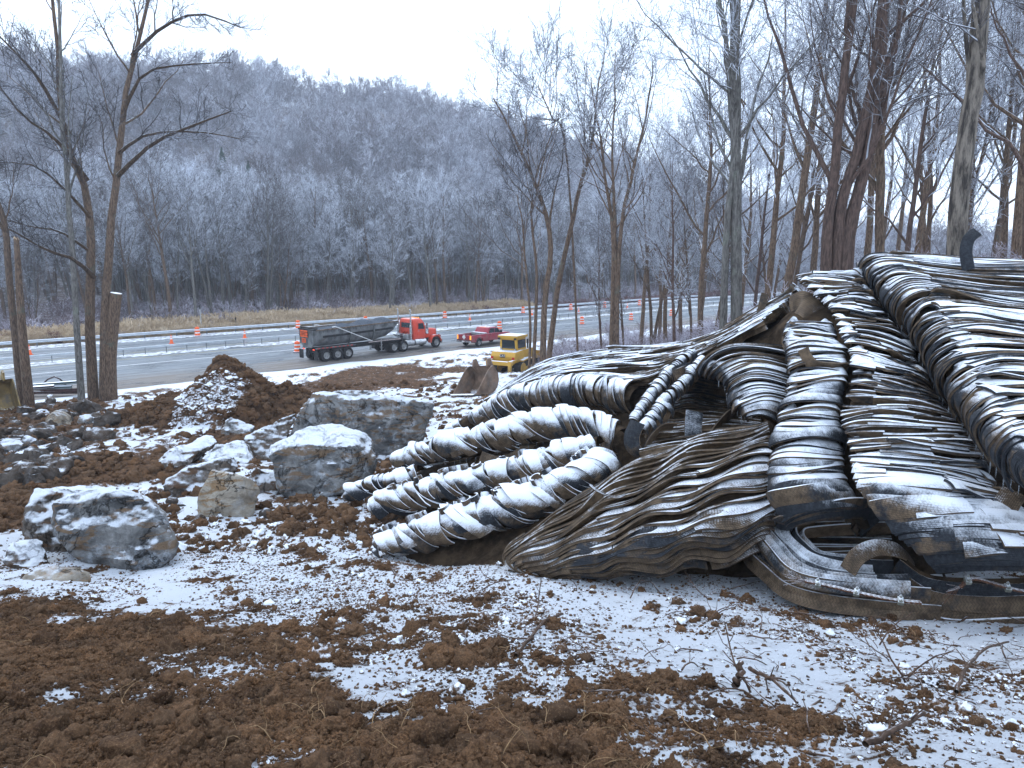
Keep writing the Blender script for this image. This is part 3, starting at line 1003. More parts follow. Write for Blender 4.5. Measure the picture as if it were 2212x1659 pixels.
# kinds of tree shared by the woods
WOOD = [proto_tree(100 + i, h, r, b, TWIG, f, limbs=lm, limb_len=h * 0.30, lo=lo, branches=6, twigs=5, fine=4, rmin=0.012)
        for i, (h, r, b, f, lm, lo) in enumerate([(17, 0.17, BARK_GREY, 1, 17, 0.42), (19, 0.2, BARK, 1, 17, 0.48), (15, 0.13, BARK_GREY, 1, 15, 0.40), (18, 0.16, BARK_GREY, 2, 10, 0.42), (20, 0.2, BARK_GREY, 1, 18, 0.50), (13, 0.1, BARK, 2, 9, 0.35)])]
NEARW = [proto_tree(200 + i, h, r, b, TWIG, f, limbs=lm, limb_len=h * 0.27, lo=lo, branches=7, twigs=6, fine=4, rmin=0.007)
         for i, (h, r, b, f, lm, lo) in enumerate([(21, 0.18, BARK, 1, 15, 0.32), (23, 0.21, BARK, 1, 15, 0.4), (17, 0.12, BARK_RED, 1, 14, 0.25), (20, 0.15, BARK, 2, 9, 0.32), (14, 0.08, BARK, 1, 14, 0.18)])]
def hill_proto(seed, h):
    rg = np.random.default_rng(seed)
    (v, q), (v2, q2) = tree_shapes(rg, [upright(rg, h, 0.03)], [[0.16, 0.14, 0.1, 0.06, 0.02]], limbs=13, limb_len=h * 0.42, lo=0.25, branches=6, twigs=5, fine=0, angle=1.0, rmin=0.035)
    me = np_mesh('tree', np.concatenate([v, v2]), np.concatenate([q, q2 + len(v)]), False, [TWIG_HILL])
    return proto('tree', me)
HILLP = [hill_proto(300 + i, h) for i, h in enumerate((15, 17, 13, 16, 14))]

def place_tree(kind, x, y, z, s, rz, label, group, i=0):
    e = empty('tree', (x, y, z), rz, label, 'tree', group)
    e.scale = (s, s, s)
    link('trunk', kind[0], e)
    link('crown', kind[1], e)
    return e

# ------------------------------------------------------------------ far hill
RX = np.array([-1600, -400, 0, 280, 600, 900, 1150, 1400, 1700, 2212, 3200, 4200])
RY = np.array([135, 130, 146, 168, 200, 228, 285, 375, 470, 520, 540, 550])
def ridge_el(phi):
    el = []
    px = 1106 + FOCAL * np.tan(np.clip(phi, -1.1, 1.1)) / math.cos(PITCH)
    py = np.interp(px, RX, RY)
    return np.arctan((829.5 - py) / FOCAL * np.cos(phi) ** 0.5) - PITCH
HR0, HR1 = 185.0, 430.0
def hill_z(x, y):
    r, phi = np.hypot(x, y), np.arctan2(x, y)
    top = CAM_Z + HR1 * np.tan(ridge_el(phi)) - 13.0
    k = np.clip((r - HR0) / (HR1 - HR0), 0, 1)
    prof = 0.62 * sstep(0, 0.8, k) + 0.38 * k
    z = -1.2 + (top + 1.2) * prof
    z = z + fbm(p2(x, y), 0.016, 3, 8) * 7 * sstep(0.05, 0.4, k) * (1 - 0.6 * sstep(0.8, 1, k))
    z = np.where(r > HR1, z - (r - HR1) * 0.12, z)
    return z
ph, rr_ = np.meshgrid(np.linspace(-1.25, 1.25, 120), np.r_[np.linspace(140, 500, 70), 700, 1200, 3000])
hx, hy = rr_ * np.sin(ph), rr_ * np.cos(ph)
hzz = np.where(rr_ < HR0, -1.0 + (rr_ - 140) * 0.0, hill_z(hx, hy))
hi = np.arange(hx.size).reshape(hx.shape)
hq = np.stack([hi[:-1, :-1], hi[:-1, 1:], hi[1:, 1:], hi[1:, :-1]], -1).reshape(-1, 4)
def leaf_floor_material():
    M = Mat('leaf_litter_and_snow', 0.95, 0.1)
    p = M.pos()
    c = M.mix(M.smooth(M.noise(0.25, p, 6, 0.7), 0.35, 0.65), (0.10, 0.072, 0.06), (0.19, 0.15, 0.135))
    M.color(M.mix(M.math('MULTIPLY', M.smooth(M.noise(0.6, p, 6, 0.75), 0.45, 0.6), 0.45), c, (0.62, 0.65, 0.70)))
    return M.m
LITTER = leaf_floor_material()
tag(link('hill', np_mesh('hill', np.stack([hx, hy, hzz], -1).reshape(-1, 3), hq, True, [LITTER])), kind='structure')
rg = np.random.default_rng(77)
n = 6200
r = np.sqrt(rg.uniform(HR0 ** 2, (HR1 + 6) ** 2, n)); f = rg.uniform(-0.80, 0.80, n)
x, y = r * np.sin(f), r * np.cos(f)
z = hill_z(x, y)
sz = rg.uniform(0.6, 1.3, n) * (0.85 + 0.25 * vnoise(p2(x, y), 0.02, 3))
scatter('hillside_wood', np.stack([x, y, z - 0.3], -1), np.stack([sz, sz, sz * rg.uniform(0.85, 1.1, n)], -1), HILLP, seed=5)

# ------------------------------------------------------------------ wood beyond the highway
def woodland_floor():
    ts, os_ = np.linspace(-160, 330, 150), np.r_[np.linspace(84.4, 96, 9), np.linspace(100, 215, 24)]
    T, O = np.meshgrid(ts, os_, indexing='ij')
    X, Y = RD[0] * T + RN[0] * O, RD[1] * T + RN[1] * O
    Z = -0.05 - 0.75 * sstep(84.5, 91, O) + 0.25 * fbm(p2(X, Y), 0.15, 3, 4) * sstep(86, 95, O) + 0.012 * np.clip(O - 95, 0, 200)
    i = np.arange(T.size).reshape(T.shape)
    q = np.stack([i[:-1, :-1], i[:-1, 1:], i[1:, 1:], i[1:, :-1]], -1).reshape(-1, 4)
    return np_mesh('woodland_floor', np.stack([X, Y, Z], -1).reshape(-1, 3), q, True, [LITTER])
tag(link('woodland_floor', woodland_floor()), kind='structure')
def wood_z(o): return -0.8 + 0.012 * np.clip(o - 95, 0, 200)

rg = np.random.default_rng(5)
cand = []
tries = 0
while len(cand) < 205 and tries < 20000:
    tries += 1
    t, o = rg.uniform(-20, 170), 88 + 34 * rg.uniform(0, 1) ** 1.3
    edge = 96 + 3 * math.sin(t * 0.15) if t < 56 else 88
    if o < edge: continue
    p = road_pt(t, o)
    px = p[0] / p[1]
    if abs(px) > 0.80: continue
    if any((p[0] - c[0]) ** 2 + (p[1] - c[1]) ** 2 < 2.2 ** 2 for c in cand): continue
    cand.append((p[0], p[1], o, t))
for i, (x, y, o, t) in enumerate(cand):
    kd = int(rg.integers(0, len(WOOD)))
    zone = next(z_ for lim_, z_ in ((4, 'above the russet brush, near the picture edge'), (22, 'behind the roadside tree clump'), (42, 'behind the reeds near the pale marker post'), (60, 'behind the reeds and the dump trailer'), (78, 'behind the red truck and the pickup'), (100, 'behind the bulldozer'), (999, 'past the dark diamond sign')) if t < lim_)
    kind_ = ('tall grey', 'tall brown', 'short grey', 'twin-stemmed grey', 'tallest grey', 'small twin-stemmed brown')[kd]
    place_tree(WOOD[kd], x, y, wood_z(o) - 0.1, rg.uniform(0.72, 1.12) * (0.95 if t < 20 else 1.0), rg.uniform(0, 6.28),
               kind_ + ' bare tree ' + zone, 'front trees of the wood beyond the highway')
pr = [proto('tree', None) for _ in ()]
WOODP = []
for tm, cm in WOOD:
    a = np.zeros(len(tm.vertices) * 3, np.float32); tm.vertices.foreach_get('co', a)
    b = np.zeros(len(cm.vertices) * 3, np.float32); cm.vertices.foreach_get('co', b)
    def quads(me):
        l = np.zeros(len(me.loops), np.int32); me.loops.foreach_get('vertex_index', l); return l.reshape(-1, 4)
    q1, q2 = quads(tm), quads(cm)
    me = np_mesh('tree', np.concatenate([a, b]).reshape(-1, 3), np.concatenate([q1, q2 + len(a) // 3]), False, [tm.materials[0], cm.materials[0]])
    mi = np.r_[np.zeros(len(q1), np.int32), np.ones(len(q2), np.int32)]
    me.polygons.foreach_set('material_index', mi)
    WOODP.append(proto('tree', me))
n = 1500
t, o = rg.uniform(-110, 230, n), rg.uniform(118, 205, n)
x, y = RD[0] * t + RN[0] * o, RD[1] * t + RN[1] * o
k = (np.abs(x / y) < 0.85) & (np.hypot(x, y) < 225)
s = rg.uniform(0.8, 1.15, n)
scatter('valley_wood', np.stack([x, y, np.maximum(wood_z(o), np.where(np.hypot(x, y) > HR0, hill_z(x, y), -1))], -1)[k], s[k], WOODP, seed=6)

def shrub_proto(seed, h, twig, stems=9, rmin=0.008):
    rg = np.random.default_rng(seed)
    z = np.linspace(0, 1, 5)
    P = []
    for i in range(stems):
        a, sp = rg.uniform(0, 6.28), rg.uniform(0.15, 0.8)
        P.append(np.stack([np.cos(a) * sp * z ** 1.4 * h, np.sin(a) * sp * z ** 1.4 * h, z * h * rg.uniform(0.6, 1.0) - 0.25 * h * sp * z ** 3], -1))
    P = np.array(P)
    r = np.linspace(0.022, 0.008, 5)[None].repeat(stems, 0) * h / 1.6
    A, ra = sprout(rg, P, r, 7, 0.15, 1.0, h * 0.42, 0.75, 4, 0.05, 0.4, 0.6, 0.07, 0.3, rmin)
    B, rb = sprout(rg, A, ra, 5, 0.1, 1.0, h * 0.17, 0.8, 3, 0.03, 0.6, 0.7, 0.07, 0.3, rmin)
    v, q = join_tubes([(P, r, 4), (A, ra, 3), (B, rb, 3)])
    return proto('shrub', np_mesh('shrub', v, q, False, [twig]))
SHRUB_FAR = [shrub_proto(400 + i, 2.6, TWIG_LILAC, 9, 0.014) for i in range(3)]
SHRUB = [shrub_proto(410 + i, 1.7, TWIG_LILAC, 9, 0.006) for i in range(4)]
n = 750
t, o = rg.uniform(-60, 170, n), 89 + 45 * rg.uniform(0, 1, n) ** 1.2
x, y = RD[0] * t + RN[0] * o, RD[1] * t + RN[1] * o
scatter('understorey_brush', np.stack([x, y, wood_z(o)], -1), rg.uniform(0.6, 1.5, n), SHRUB_FAR, seed=8)
# ------------------------------------------------------------------ trees that stand out, each drawn from its own stems
def on_ground(px, y):
    """point of the ground y metres ahead, in the direction of px"""
    r = ray(px, 829.5)
    x = r[0] * (y / r[1])
    return np.array([x, y, float(gz(np.array([x]), np.array([y]))[0])])

def stem(y, pts, dy=None):
    """pts: (px, py) from foot to top; the foot is put on the ground"""
    f = on_ground(pts[0][0], y)
    out = [f + np.array([0, 0, -0.3])]
    for i, (px, py) in enumerate(pts[1:], 1):
        out.append(at(px, py, y + (dy[i] if dy else 0)))
    return np.array(out)

def own_tree(name, label, seed, stems, widths, y, bark, twig, extra=None, **kw):
    """widths: stem width in metres at foot -> top"""
    rg = np.random.default_rng(seed)
    S = [stem(y, s) for s in stems]
    base = S[0][0].copy()
    e = empty(name, tuple(base), 0, label, 'tree')
    rad = [[q * 0.66 for q in w] for w in widths]
    S = [s - base for s in S]
    ex = [(np.array([at(*p) for p in pts]) - base, r_) for pts, r_ in (extra or [])]
    tm, cm = tree_meshes(rg, S, rad, bark, twig, extra=ex if ex else None, **kw)
    link('trunk', tm, e)
    link('crown', cm, e)
    return e

K = dict(limbs=9, limb_len=5.0, lo=0.35, branches=6, twigs=6, fine=4, rmin=0.006)
# clump beside the road, on the left
own_tree('tree', 'tall twin-stemmed bare tree beside the sawn-off stump, its limbs arching over the highway', 1,
         [[(198, 845), (194, 700), (197, 560), (190, 430), (150, 290), (128, 120), (118, -60)], [(221, 842), (228, 680), (238, 520), (252, 360), (270, 220), (300, 60), (330, -60)]],
         [[0.46, 0.38, 0.34, 0.28, 0.21, 0.15, 0.1], [0.44, 0.35, 0.31, 0.27, 0.21, 0.14, 0.09]], 40.5, BARK, TWIG_DARK,
         [([(205, 600, 40.4), (160, 560, 39.5), (100, 540, 38.5), (40, 505, 38), (-30, 470, 37.5)], 0.13), ([(190, 540, 40.4), (130, 500, 40), (70, 490, 39.5), (0, 470, 39)], 0.10),
          ([(255, 380, 40.4), (330, 310, 40), (420, 270, 39.5), (500, 240, 39)], 0.13), ([(258, 330, 40.4), (320, 290, 40.5), (430, 285, 41), (520, 300, 41)], 0.10),
          ([(265, 250, 40.4), (310, 160, 41), (400, 140, 42), (500, 135, 42.5)], 0.10), ([(285, 120, 40.4), (350, 60, 40), (430, 30, 39), (520, 60, 38.5)], 0.11),
          ([(195, 470, 40.4), (150, 420, 40), (80, 360, 39), (0, 350, 38)], 0.10), ([(190, 390, 40.4), (120, 300, 40), (50, 250, 39.5), (-20, 160, 39)], 0.12),
          ([(150, 290, 40.4), (90, 180, 40), (40, 120, 39.5), (-20, 60, 39)], 0.12)], limbs=8, limb_len=4.5, lo=0.45, branches=6, twigs=6, fine=4, rmin=0.008)
own_tree('tree', 'slim straight bare tree in front of the twin-stemmed tree', 2, [[(172, 852), (166, 700), (160, 560), (150, 420), (146, 300), (140, 120), (135, -50)]],
         [[0.30, 0.24, 0.22, 0.19, 0.16, 0.12, 0.08]], 39.5, BARK_GREY, TWIG_DARK, limbs=12, limb_len=4.0, lo=0.45, branches=5, twigs=5, fine=3, rmin=0.008, droop=0.08)
own_tree('tree', 'bare tree at the picture edge whose trunk bends above the yellow bucket', 3, [[(44, 862), (36, 760), (20, 600), (5, 480), (-30, 380), (-60, 200)]],
         [[0.32, 0.26, 0.24, 0.22, 0.18, 0.12]], 37.5, BARK, TWIG_DARK, limbs=8, limb_len=4.0, lo=0.5, branches=5, twigs=5, fine=3, rmin=0.008)
def stump(name, label, y, pts, rad, top_mat, jag=0.0, bark=BARK):
    s = stem(y, pts)
    e = empty(name, tuple(s[0]), 0, label, 'tree stump')
    P = crom(s - s[0], np.linspace(0, len(s) - 1, 10))
    v, q = tubes(P[None], np.interp(np.linspace(0, 1, 10), np.linspace(0, 1, len(rad)), rad)[None], 12)
    if jag: v[-12:, 2] += np.random.default_rng(3).uniform(0, jag, 12)
    link('trunk', np_mesh('trunk', v, q, True, [bark]), e)
    top = np.concatenate([v[-12:], v[-12:].mean(0, keepdims=True) + [[0, 0, 0.01]]])
    link('cut_face', np_mesh('cut_face', top, np.array([(i, (i + 1) % 12, 12) for i in range(12)]), False, [top_mat]), e)
SAWN = plain('sawn_wood', (0.62, 0.44, 0.28), 0.8, 0.2, var=0.2, scale=9, snow=0.75)
stump('sawn_off_trunk', 'thick trunk leaning out of the clump, sawn flat with a pale snowy top', 40.6, [(236, 838), (238, 780), (244, 700), (251, 633)], [0.36, 0.34, 0.33, 0.31], SAWN)
stump('snapped_trunk', 'thin snapped trunk with splintered orange top beside the bent tree', 37.0, [(58, 868), (52, 760), (43, 640), (36, 522)], [0.27, 0.22, 0.17, 0.12], SAWN, 0.35)

# clump by the bulldozer and on towards the right
own_tree('tree', 'three-stemmed bare tree in front of the bulldozer with a wide fan of branches', 11,
         [[(1172, 770), (1176, 660), (1190, 560), (1185, 480), (1165, 400), (1120, 300), (1075, 210)], [(1150, 770), (1158, 680), (1160, 590), (1150, 470), (1160, 380), (1195, 300)], [(1142, 770), (1146, 700), (1140, 600), (1135, 500), (1120, 420)]],
         [[0.34, 0.28, 0.25, 0.22, 0.17, 0.12, 0.06], [0.2, 0.16, 0.13, 0.11, 0.08, 0.04], [0.15, 0.13, 0.1, 0.08, 0.04]], 46, BARK, TWIG_DARK, limbs=10, limb_len=5.0, lo=0.45, branches=6, twigs=5, fine=3, rmin=0.009)
own_tree('tree', 'leaning bare tree rising from the clump behind the bulldozer, crown spread like a broom', 12,
         [[(1180, 760), (1205, 620), (1232, 500), (1250, 410), (1275, 330), (1290, 230), (1300, 140)], [(1250, 410), (1225, 330), (1190, 250), (1160, 180)]], [[0.3, 0.26, 0.22, 0.19, 0.16, 0.1, 0.05], [0.12, 0.1, 0.07, 0.04]], 48, BARK, TWIG_DARK, limbs=15, limb_len=5.5, lo=0.5, branches=6, twigs=5, fine=3, rmin=0.009)
own_tree('tree', 'many-stemmed frosted tree standing by the road, right of the bulldozer clump', 13,
         [[(1318, 735), (1322, 620), (1320, 500), (1300, 390), (1280, 280), (1255, 170)], [(1332, 735), (1334, 620), (1345, 480), (1370, 360), (1395, 240), (1410, 130)], [(1325, 735), (1330, 600), (1332, 460), (1330, 330), (1335, 200), (1340, 110)]],
         [[0.22, 0.2, 0.17, 0.13, 0.09, 0.04], [0.22, 0.2, 0.18, 0.14, 0.09, 0.04], [0.2, 0.17, 0.15, 0.1, 0.07, 0.03]], 45, BARK, TWIG, limbs=11, limb_len=4.5, lo=0.35, branches=6, twigs=5, fine=3, rmin=0.008)
own_tree('tree', 'stout brown trunk with a thinner olive stem in front, beyond the flat mat', 14,
         [[(1592, 720), (1592, 560), (1596, 380), (1600, 200), (1604, 40), (1606, -80)], [(1558, 725), (1566, 580), (1574, 440), (1585, 330), (1578, 200), (1570, 80), (1560, -60)]],
         [[0.3, 0.25, 0.235, 0.22, 0.21, 0.19], [0.2, 0.16, 0.15, 0.14, 0.12, 0.1, 0.08]], 22, BARK_GREY, TWIG, limbs=9, limb_len=4.2, lo=0.35, branches=6, twigs=6, fine=4, rmin=0.005)
own_tree('tree', 'four thick stems spreading from one root behind the crest of the pile', 15,
         [[(1782, 640), (1786, 540), (1800, 400), (1818, 220), (1838, 40), (1850, -80)], [(1800, 640), (1808, 540), (1820, 420), (1850, 300), (1875, 140), (1895, -60)], [(1815, 640), (1822, 540), (1850, 420), (1880, 290), (1900, 150), (1918, -60)], [(1828, 640), (1835, 540), (1870, 380), (1900, 250), (1930, 100), (1960, -60)]],
         [[0.27, 0.23, 0.2, 0.17, 0.15, 0.13], [0.28, 0.25, 0.22, 0.2, 0.17, 0.14], [0.3, 0.26, 0.24, 0.2, 0.17, 0.14], [0.22, 0.18, 0.16, 0.15, 0.13, 0.1]], 20, BARK_RED, TWIG, limbs=7, limb_len=4.5, lo=0.4, branches=6, twigs=6, fine=4, rmin=0.005)
own_tree('tree', 'single straight brown trunk between the four-stemmed tree and the peeling trunk', 16, [[(1896, 640), (1900, 520), (1904, 380), (1908, 240), (1912, 100), (1916, -80)]],
         [[0.24, 0.21, 0.2, 0.19, 0.17, 0.15]], 22.5, BARK, TWIG, limbs=12, limb_len=4.2, lo=0.3, branches=6, twigs=6, fine=4, rmin=0.005)
own_tree('tree', 'thick dead trunk with pale peeling bark, leaning, behind the upright tread on the crest', 17, [[(2058, 640), (2066, 520), (2078, 400), (2092, 260), (2106, 120), (2122, -80)]],
         [[0.36, 0.31, 0.29, 0.27, 0.26, 0.24]], 16, BARK_PALE, TWIG, limbs=4, limb_len=3.0, lo=0.6, branches=5, twigs=6, fine=4, rmin=0.004)

# the wood on this side of the highway, on the right
WHERE = ['standing between the bulldozer and the crest of the pile', 'in the wood behind the crest of the pile']
rg = np.random.default_rng(19)
put = []
for px, d, k, s in ((1436, 50, 0, .8), (1455, 42, 2, .8), (1405, 56, 3, .85), (1490, 48, 4, 1), (1512, 36, 0, .8), (1535, 55, 1, .8), (1380, 62, 1, .8), (1640, 34, 0, .8), (1668, 30, 1, .8), (1690, 44, 3, .85),
                    (1700, 55, 2, .9), (1728, 38, 0, .85), (1752, 46, 1, .8), (1468, 64, 0, .9), (1622, 48, 2, 1), (1850, 40, 1, .85), (1880, 52, 0, .9), (1940, 30, 2, .9), (1962, 38, 0, .9), (1985, 46, 3, .9), (2010, 33, 4, 1.1),
                    (2030, 44, 1, .85), (2140, 30, 3, .8), (2165, 24, 0, .8), (2198, 20, 2, 1), (2212, 34, 1, .9), (2185, 42, 0, .9), (2240, 27, 3, .9), (2110, 40, 0, .9), (2125, 52, 1, .9), (1810, 60, 1, .9), (1770, 64, 0, .9),
                    (1655, 62, 3, .9), (1590, 66, 0, 1), (1920, 62, 1, 1), (2060, 58, 0, .9), (2280, 40, 0, 1), (2340, 30, 1, 1), (2420, 24, 0, 1), (1560, 42, 4, 1), (1345, 52, 4, .9), (1420, 70, 0, .9), (1500, 74, 1, .9), (1300, 58, 2, .8)):
    p = on_ground(px, d)
    if road_o(p[0], p[1]) > 51: continue
    w = 0 if px < 1720 else 1
    place_tree(NEARW[k], p[0], p[1], p[2] - 0.1, s * rg.uniform(0.9, 1.1), rg.uniform(0, 6.28), ('tall brown ', 'tall grey ', 'reddish ', 'twin-stemmed brown ', 'slender ')[k] + 'frosted tree ' + WHERE[w], ('trees between the bulldozer and the crest', 'trees behind the crest')[w])
n = 1100
x, y = rg.uniform(3, 75, n), rg.uniform(21, 95, n)
o = road_o(x, y)
k = (o < 50.5) & (x / y > 0.06) & (x / y < 0.95) & ~((y < 40) & (x < 6)) & ((x > 4) | (y > 44))
x, y = x[k], y[k]
scatter('frosted_brush', np.stack([x, y, gz(x, y) - 0.05], -1), rg.uniform(0.5, 1.35, len(x)), SHRUB, seed=21)
n = 90
t, o = rg.uniform(38, 50, n), rg.uniform(37, 45, n)
x, y = RD[0] * t + RN[0] * o, RD[1] * t + RN[1] * o
k = (x > 1.5) & (x < 16)
scatter('roadside_brush', np.stack([x, y, gz(x, y) - 0.05], -1)[k], rg.uniform(0.35, 0.8, k.sum()), SHRUB, seed=22)

# ------------------------------------------------------------------ reeds behind the far rail
def reed_material():
    M = Mat('dry_reeds', 0.85, 0.2)
    c = M.mix(M.rnd(), (0.40, 0.29, 0.18), (0.66, 0.52, 0.36))
    c = M.mix(M.math('MULTIPLY', M.smooth(M.noise(0.4, M.pos(), 4), 0.45, 0.7), 0.6), c, (0.46, 0.34, 0.22))
    M.color(M.snow(c, 0.75, 1.05, 3.0, 0.3))
    return M.m
REED = reed_material()
def reed_proto(seed):
    rg = np.random.default_rng(seed)
    m = 46
    s = np.linspace(0, 1, 5)
    a, h = rg.uniform(0, 6.28, m), rg.uniform(1.2, 2.3, m)
    ln = rg.uniform(0.08, 0.6, m) * h
    b0 = rg.normal(0, 0.45, (m, 2))
    P = np.stack([b0[:, :1] + np.cos(a)[:, None] * ln[:, None] * s ** 2.2, b0[:, 1:] + np.sin(a)[:, None] * ln[:, None] * s ** 2.2, h[:, None] * s - 0.35 * ln[:, None] * s ** 3], -1)
    r = np.tile([0.012, 0.011, 0.010, 0.016, 0.030], (m, 1)) * rg.uniform(0.8, 1.6, (m, 1))
    A, ra = sprout(rg, P, r, 4, 0.2, 0.9, 0.6, 0.5, 3, -0.35, 0.3, 0.9, 0.05, 0.2, 0.010)
    v, q = join_tubes([(P, r, 3), (A, ra, 3)])
    return proto('reed', np_mesh('reed', v, q, False, [REED]))
REEDP = [reed_proto(500 + i) for i in range(4)]
n = 3600
t = rg.uniform(6, 84, n)
o = 85.2 + rg.uniform(0, 1, n) * (2.5 + 9 * sstep(8, 34, t) * (1 - 0.75 * sstep(52, 80, t)))
x, y = RD[0] * t + RN[0] * o, RD[1] * t + RN[1] * o
scatter('reeds', np.stack([x, y, -0.1 - 0.7 * sstep(84.5, 91, o)], -1), rg.uniform(0.5, 1.05, n) * (0.6 + 0.5 * sstep(85, 89, o)), REEDP, tilt=0.18, seed=23)
RUSSET = twig_material('russet_brush', (0.16, 0.075, 0.065), (0.42, 0.33, 0.35), 0.35)
SHRUB_R = [shrub_proto(430 + i, 1.3, RUSSET, 14, 0.010) for i in range(3)]
n = 900
t = np.r_[rg.uniform(-30, 22, 500), rg.uniform(66, 150, 400)]
o = 85.3 + rg.uniform(0, 7, n)
x, y = RD[0] * t + RN[0] * o, RD[1] * t + RN[1] * o
scatter('russet_brush', np.stack([x, y, -0.15 - 0.7 * sstep(84.5, 91, o)], -1), rg.uniform(0.5, 1.2, n), SHRUB_R, seed=24)
# two small dark evergreens on the hillside
EVG = plain('conifer_needles', (0.03, 0.06, 0.04), 0.9, 0.1, var=0.3, scale=1.2)
for px, py, d, hh, lab in ((482, 372, 235, 9.0, 'taller dark green conifer alone on the leafless hillside'), (538, 380, 230, 6.0, 'smaller dark green conifer on the leafless hillside')):
    p = at(px, py, d)
    e = empty('conifer', (p[0], p[1], float(hill_z(np.array([p[0]]), np.array([p[1]]))[0])), 0, lab, 'tree')
    e.location.z = p[2] - 1.5
    MB().tube([(0, 0, -8), (0, 0, hh * 0.95)], [0.2, 0.04], 6).build('trunk', BARK, e)
    rgc = np.random.default_rng(int(px))
    m_ = 260
    zc = rgc.uniform(0.1, 1, m_); aa = rgc.uniform(0, 6.28, m_)
    L = (1.05 - zc) * hh * 0.34 * rgc.uniform(0.6, 1.1, m_)
    s = np.linspace(0, 1, 4)
    P = np.stack([np.cos(aa)[:, None] * L[:, None] * s, np.sin(aa)[:, None] * L[:, None] * s, (zc * hh)[:, None] - 0.25 * L[:, None] * s ** 1.5], -1)
    v, q = tubes(P, np.tile([0.12, 0.28, 0.2, 0.03], (m_, 1)), 4)
    link('crown', np_mesh('crown', v, q, False, [EVG]), e)
# ------------------------------------------------------------------ the pile of mats
def col_grid(rows, hump_px=8, hump_y=0.22, tuck=(10, 26, 0.35)):
    G = []
    for L, Rr in rows:
        (lx, ly, y0), (rx, ry, y1) = L, Rr
        f = lambda a, hp, hy: (lx + (rx - lx) * a, ly + (ry - ly) * a - hp, y0 + (y1 - y0) * a - hy)
        G.append([(lx + tuck[0], ly + tuck[1], y0 + tuck[2]), (lx, ly, y0), f(0.2, hump_px * 0.8, hump_y * 0.7), f(0.5, hump_px, hump_y), f(0.8, hump_px * 0.7, hump_y * 0.7), (rx, ry, y1), (rx - tuck[0], ry + tuck[1], y1 + tuck[2])])
    return Surf(grid(G))

def blasting_mat(label, S, core=0.1, **kw):
    e = empty('blasting_mat', tuple(S.p(np.array([0.5]), np.array([0.9]))[0]), 0, label, 'blasting mat')
    e.location = (0, 0, 0)
    link('mat_core', core_mesh(S, core), e)
    return e

# large draped mat on top of the pile
M1 = Surf(grid([
    [(1870, 590, 13.6), (1850, 580, 13.5), (1862, 552, 13.5), (1900, 543, 13.4), (1990, 546, 13.4), (2100, 553, 13.3), (2220, 560, 13.2), (2400, 575, 13)],
    [(1895, 640, 12.6), (1872, 600, 12.5), (1885, 575, 12.4), (1925, 562, 12.4), (2010, 572, 12.4), (2110, 580, 12.4), (2230, 585, 12.4), (2420, 600, 12.2)],
    [(1930, 690, 11.7), (1906, 650, 11.6), (1918, 620, 11.4), (1960, 600, 11.4), (2040, 608, 11.4), (2140, 620, 11.4), (2250, 628, 11.4), (2430, 640, 11.2)],
    [(1982, 745, 10.6), (1956, 709, 10.5), (1965, 675, 10.3), (2005, 648, 10.3), (2085, 650, 10.3), (2170, 665, 10.4), (2270, 675, 10.4), (2450, 690, 10.2)],
    [(2022, 820, 9.6), (1995, 780, 9.5), (2000, 745, 9.3), (2040, 715, 9.2), (2110, 705, 9.3), (2190, 712, 9.4), (2280, 725, 9.4), (2460, 740, 9.2)],
    [(2062, 890, 8.8), (2035, 855, 8.7), (2035, 820, 8.5), (2075, 785, 8.4), (2140, 768, 8.5), (2210, 770, 8.6), (2300, 780, 8.6), (2480, 800, 8.4)],
    [(2110, 960, 8.1), (2085, 915, 8.0), (2085, 880, 7.8), (2120, 845, 7.7), (2180, 830, 7.8), (2250, 828, 7.9), (2330, 835, 7.9), (2500, 850, 7.8)],
    [(2160, 1020, 7.5), (2130, 980, 7.4), (2125, 945, 7.2), (2160, 910, 7.1), (2220, 895, 7.2), (2290, 890, 7.3), (2370, 895, 7.3), (2520, 905, 7.2)],
    [(2230, 1070, 7.0), (2200, 1045, 6.9), (2195, 1010, 6.7), (2225, 975, 6.6), (2280, 955, 6.7), (2350, 950, 6.8), (2420, 955, 6.8), (2560, 960, 6.7)],
    [(2330, 1130, 6.5), (2300, 1110, 6.4), (2290, 1070, 6.2), (2320, 1035, 6.1), (2370, 1015, 6.2), (2430, 1010, 6.3), (2500, 1010, 6.3), (2620, 1010, 6.2)]]))
m = blasting_mat('snow-covered tyre tread mat draped over the pile, its folded edge hung with icicles', M1, 0.13)
lay_strips(m, M1, RUB_SNOWY, 0.078, 0.20, 1.0, (0.0, 0.52), 1.2, (0.028, 2.6, 0.6), 0.0, 1.2, 26, 0.026, 0.10, seed=3)
m1b = empty('blasting_mat', (0, 0, 0), 0, 'snowy tread mat on the crest, running out of the picture beside the big draped mat', 'blasting mat')
lay_strips(m1b, M1, RUB_SNOWY, 0.09, 0.2, 1.0, (0.47, 1.0), 1.3, (0.035, 2.4, 0.6), 0.0, 1.4, 20, 0.026, 0.10, seed=4)

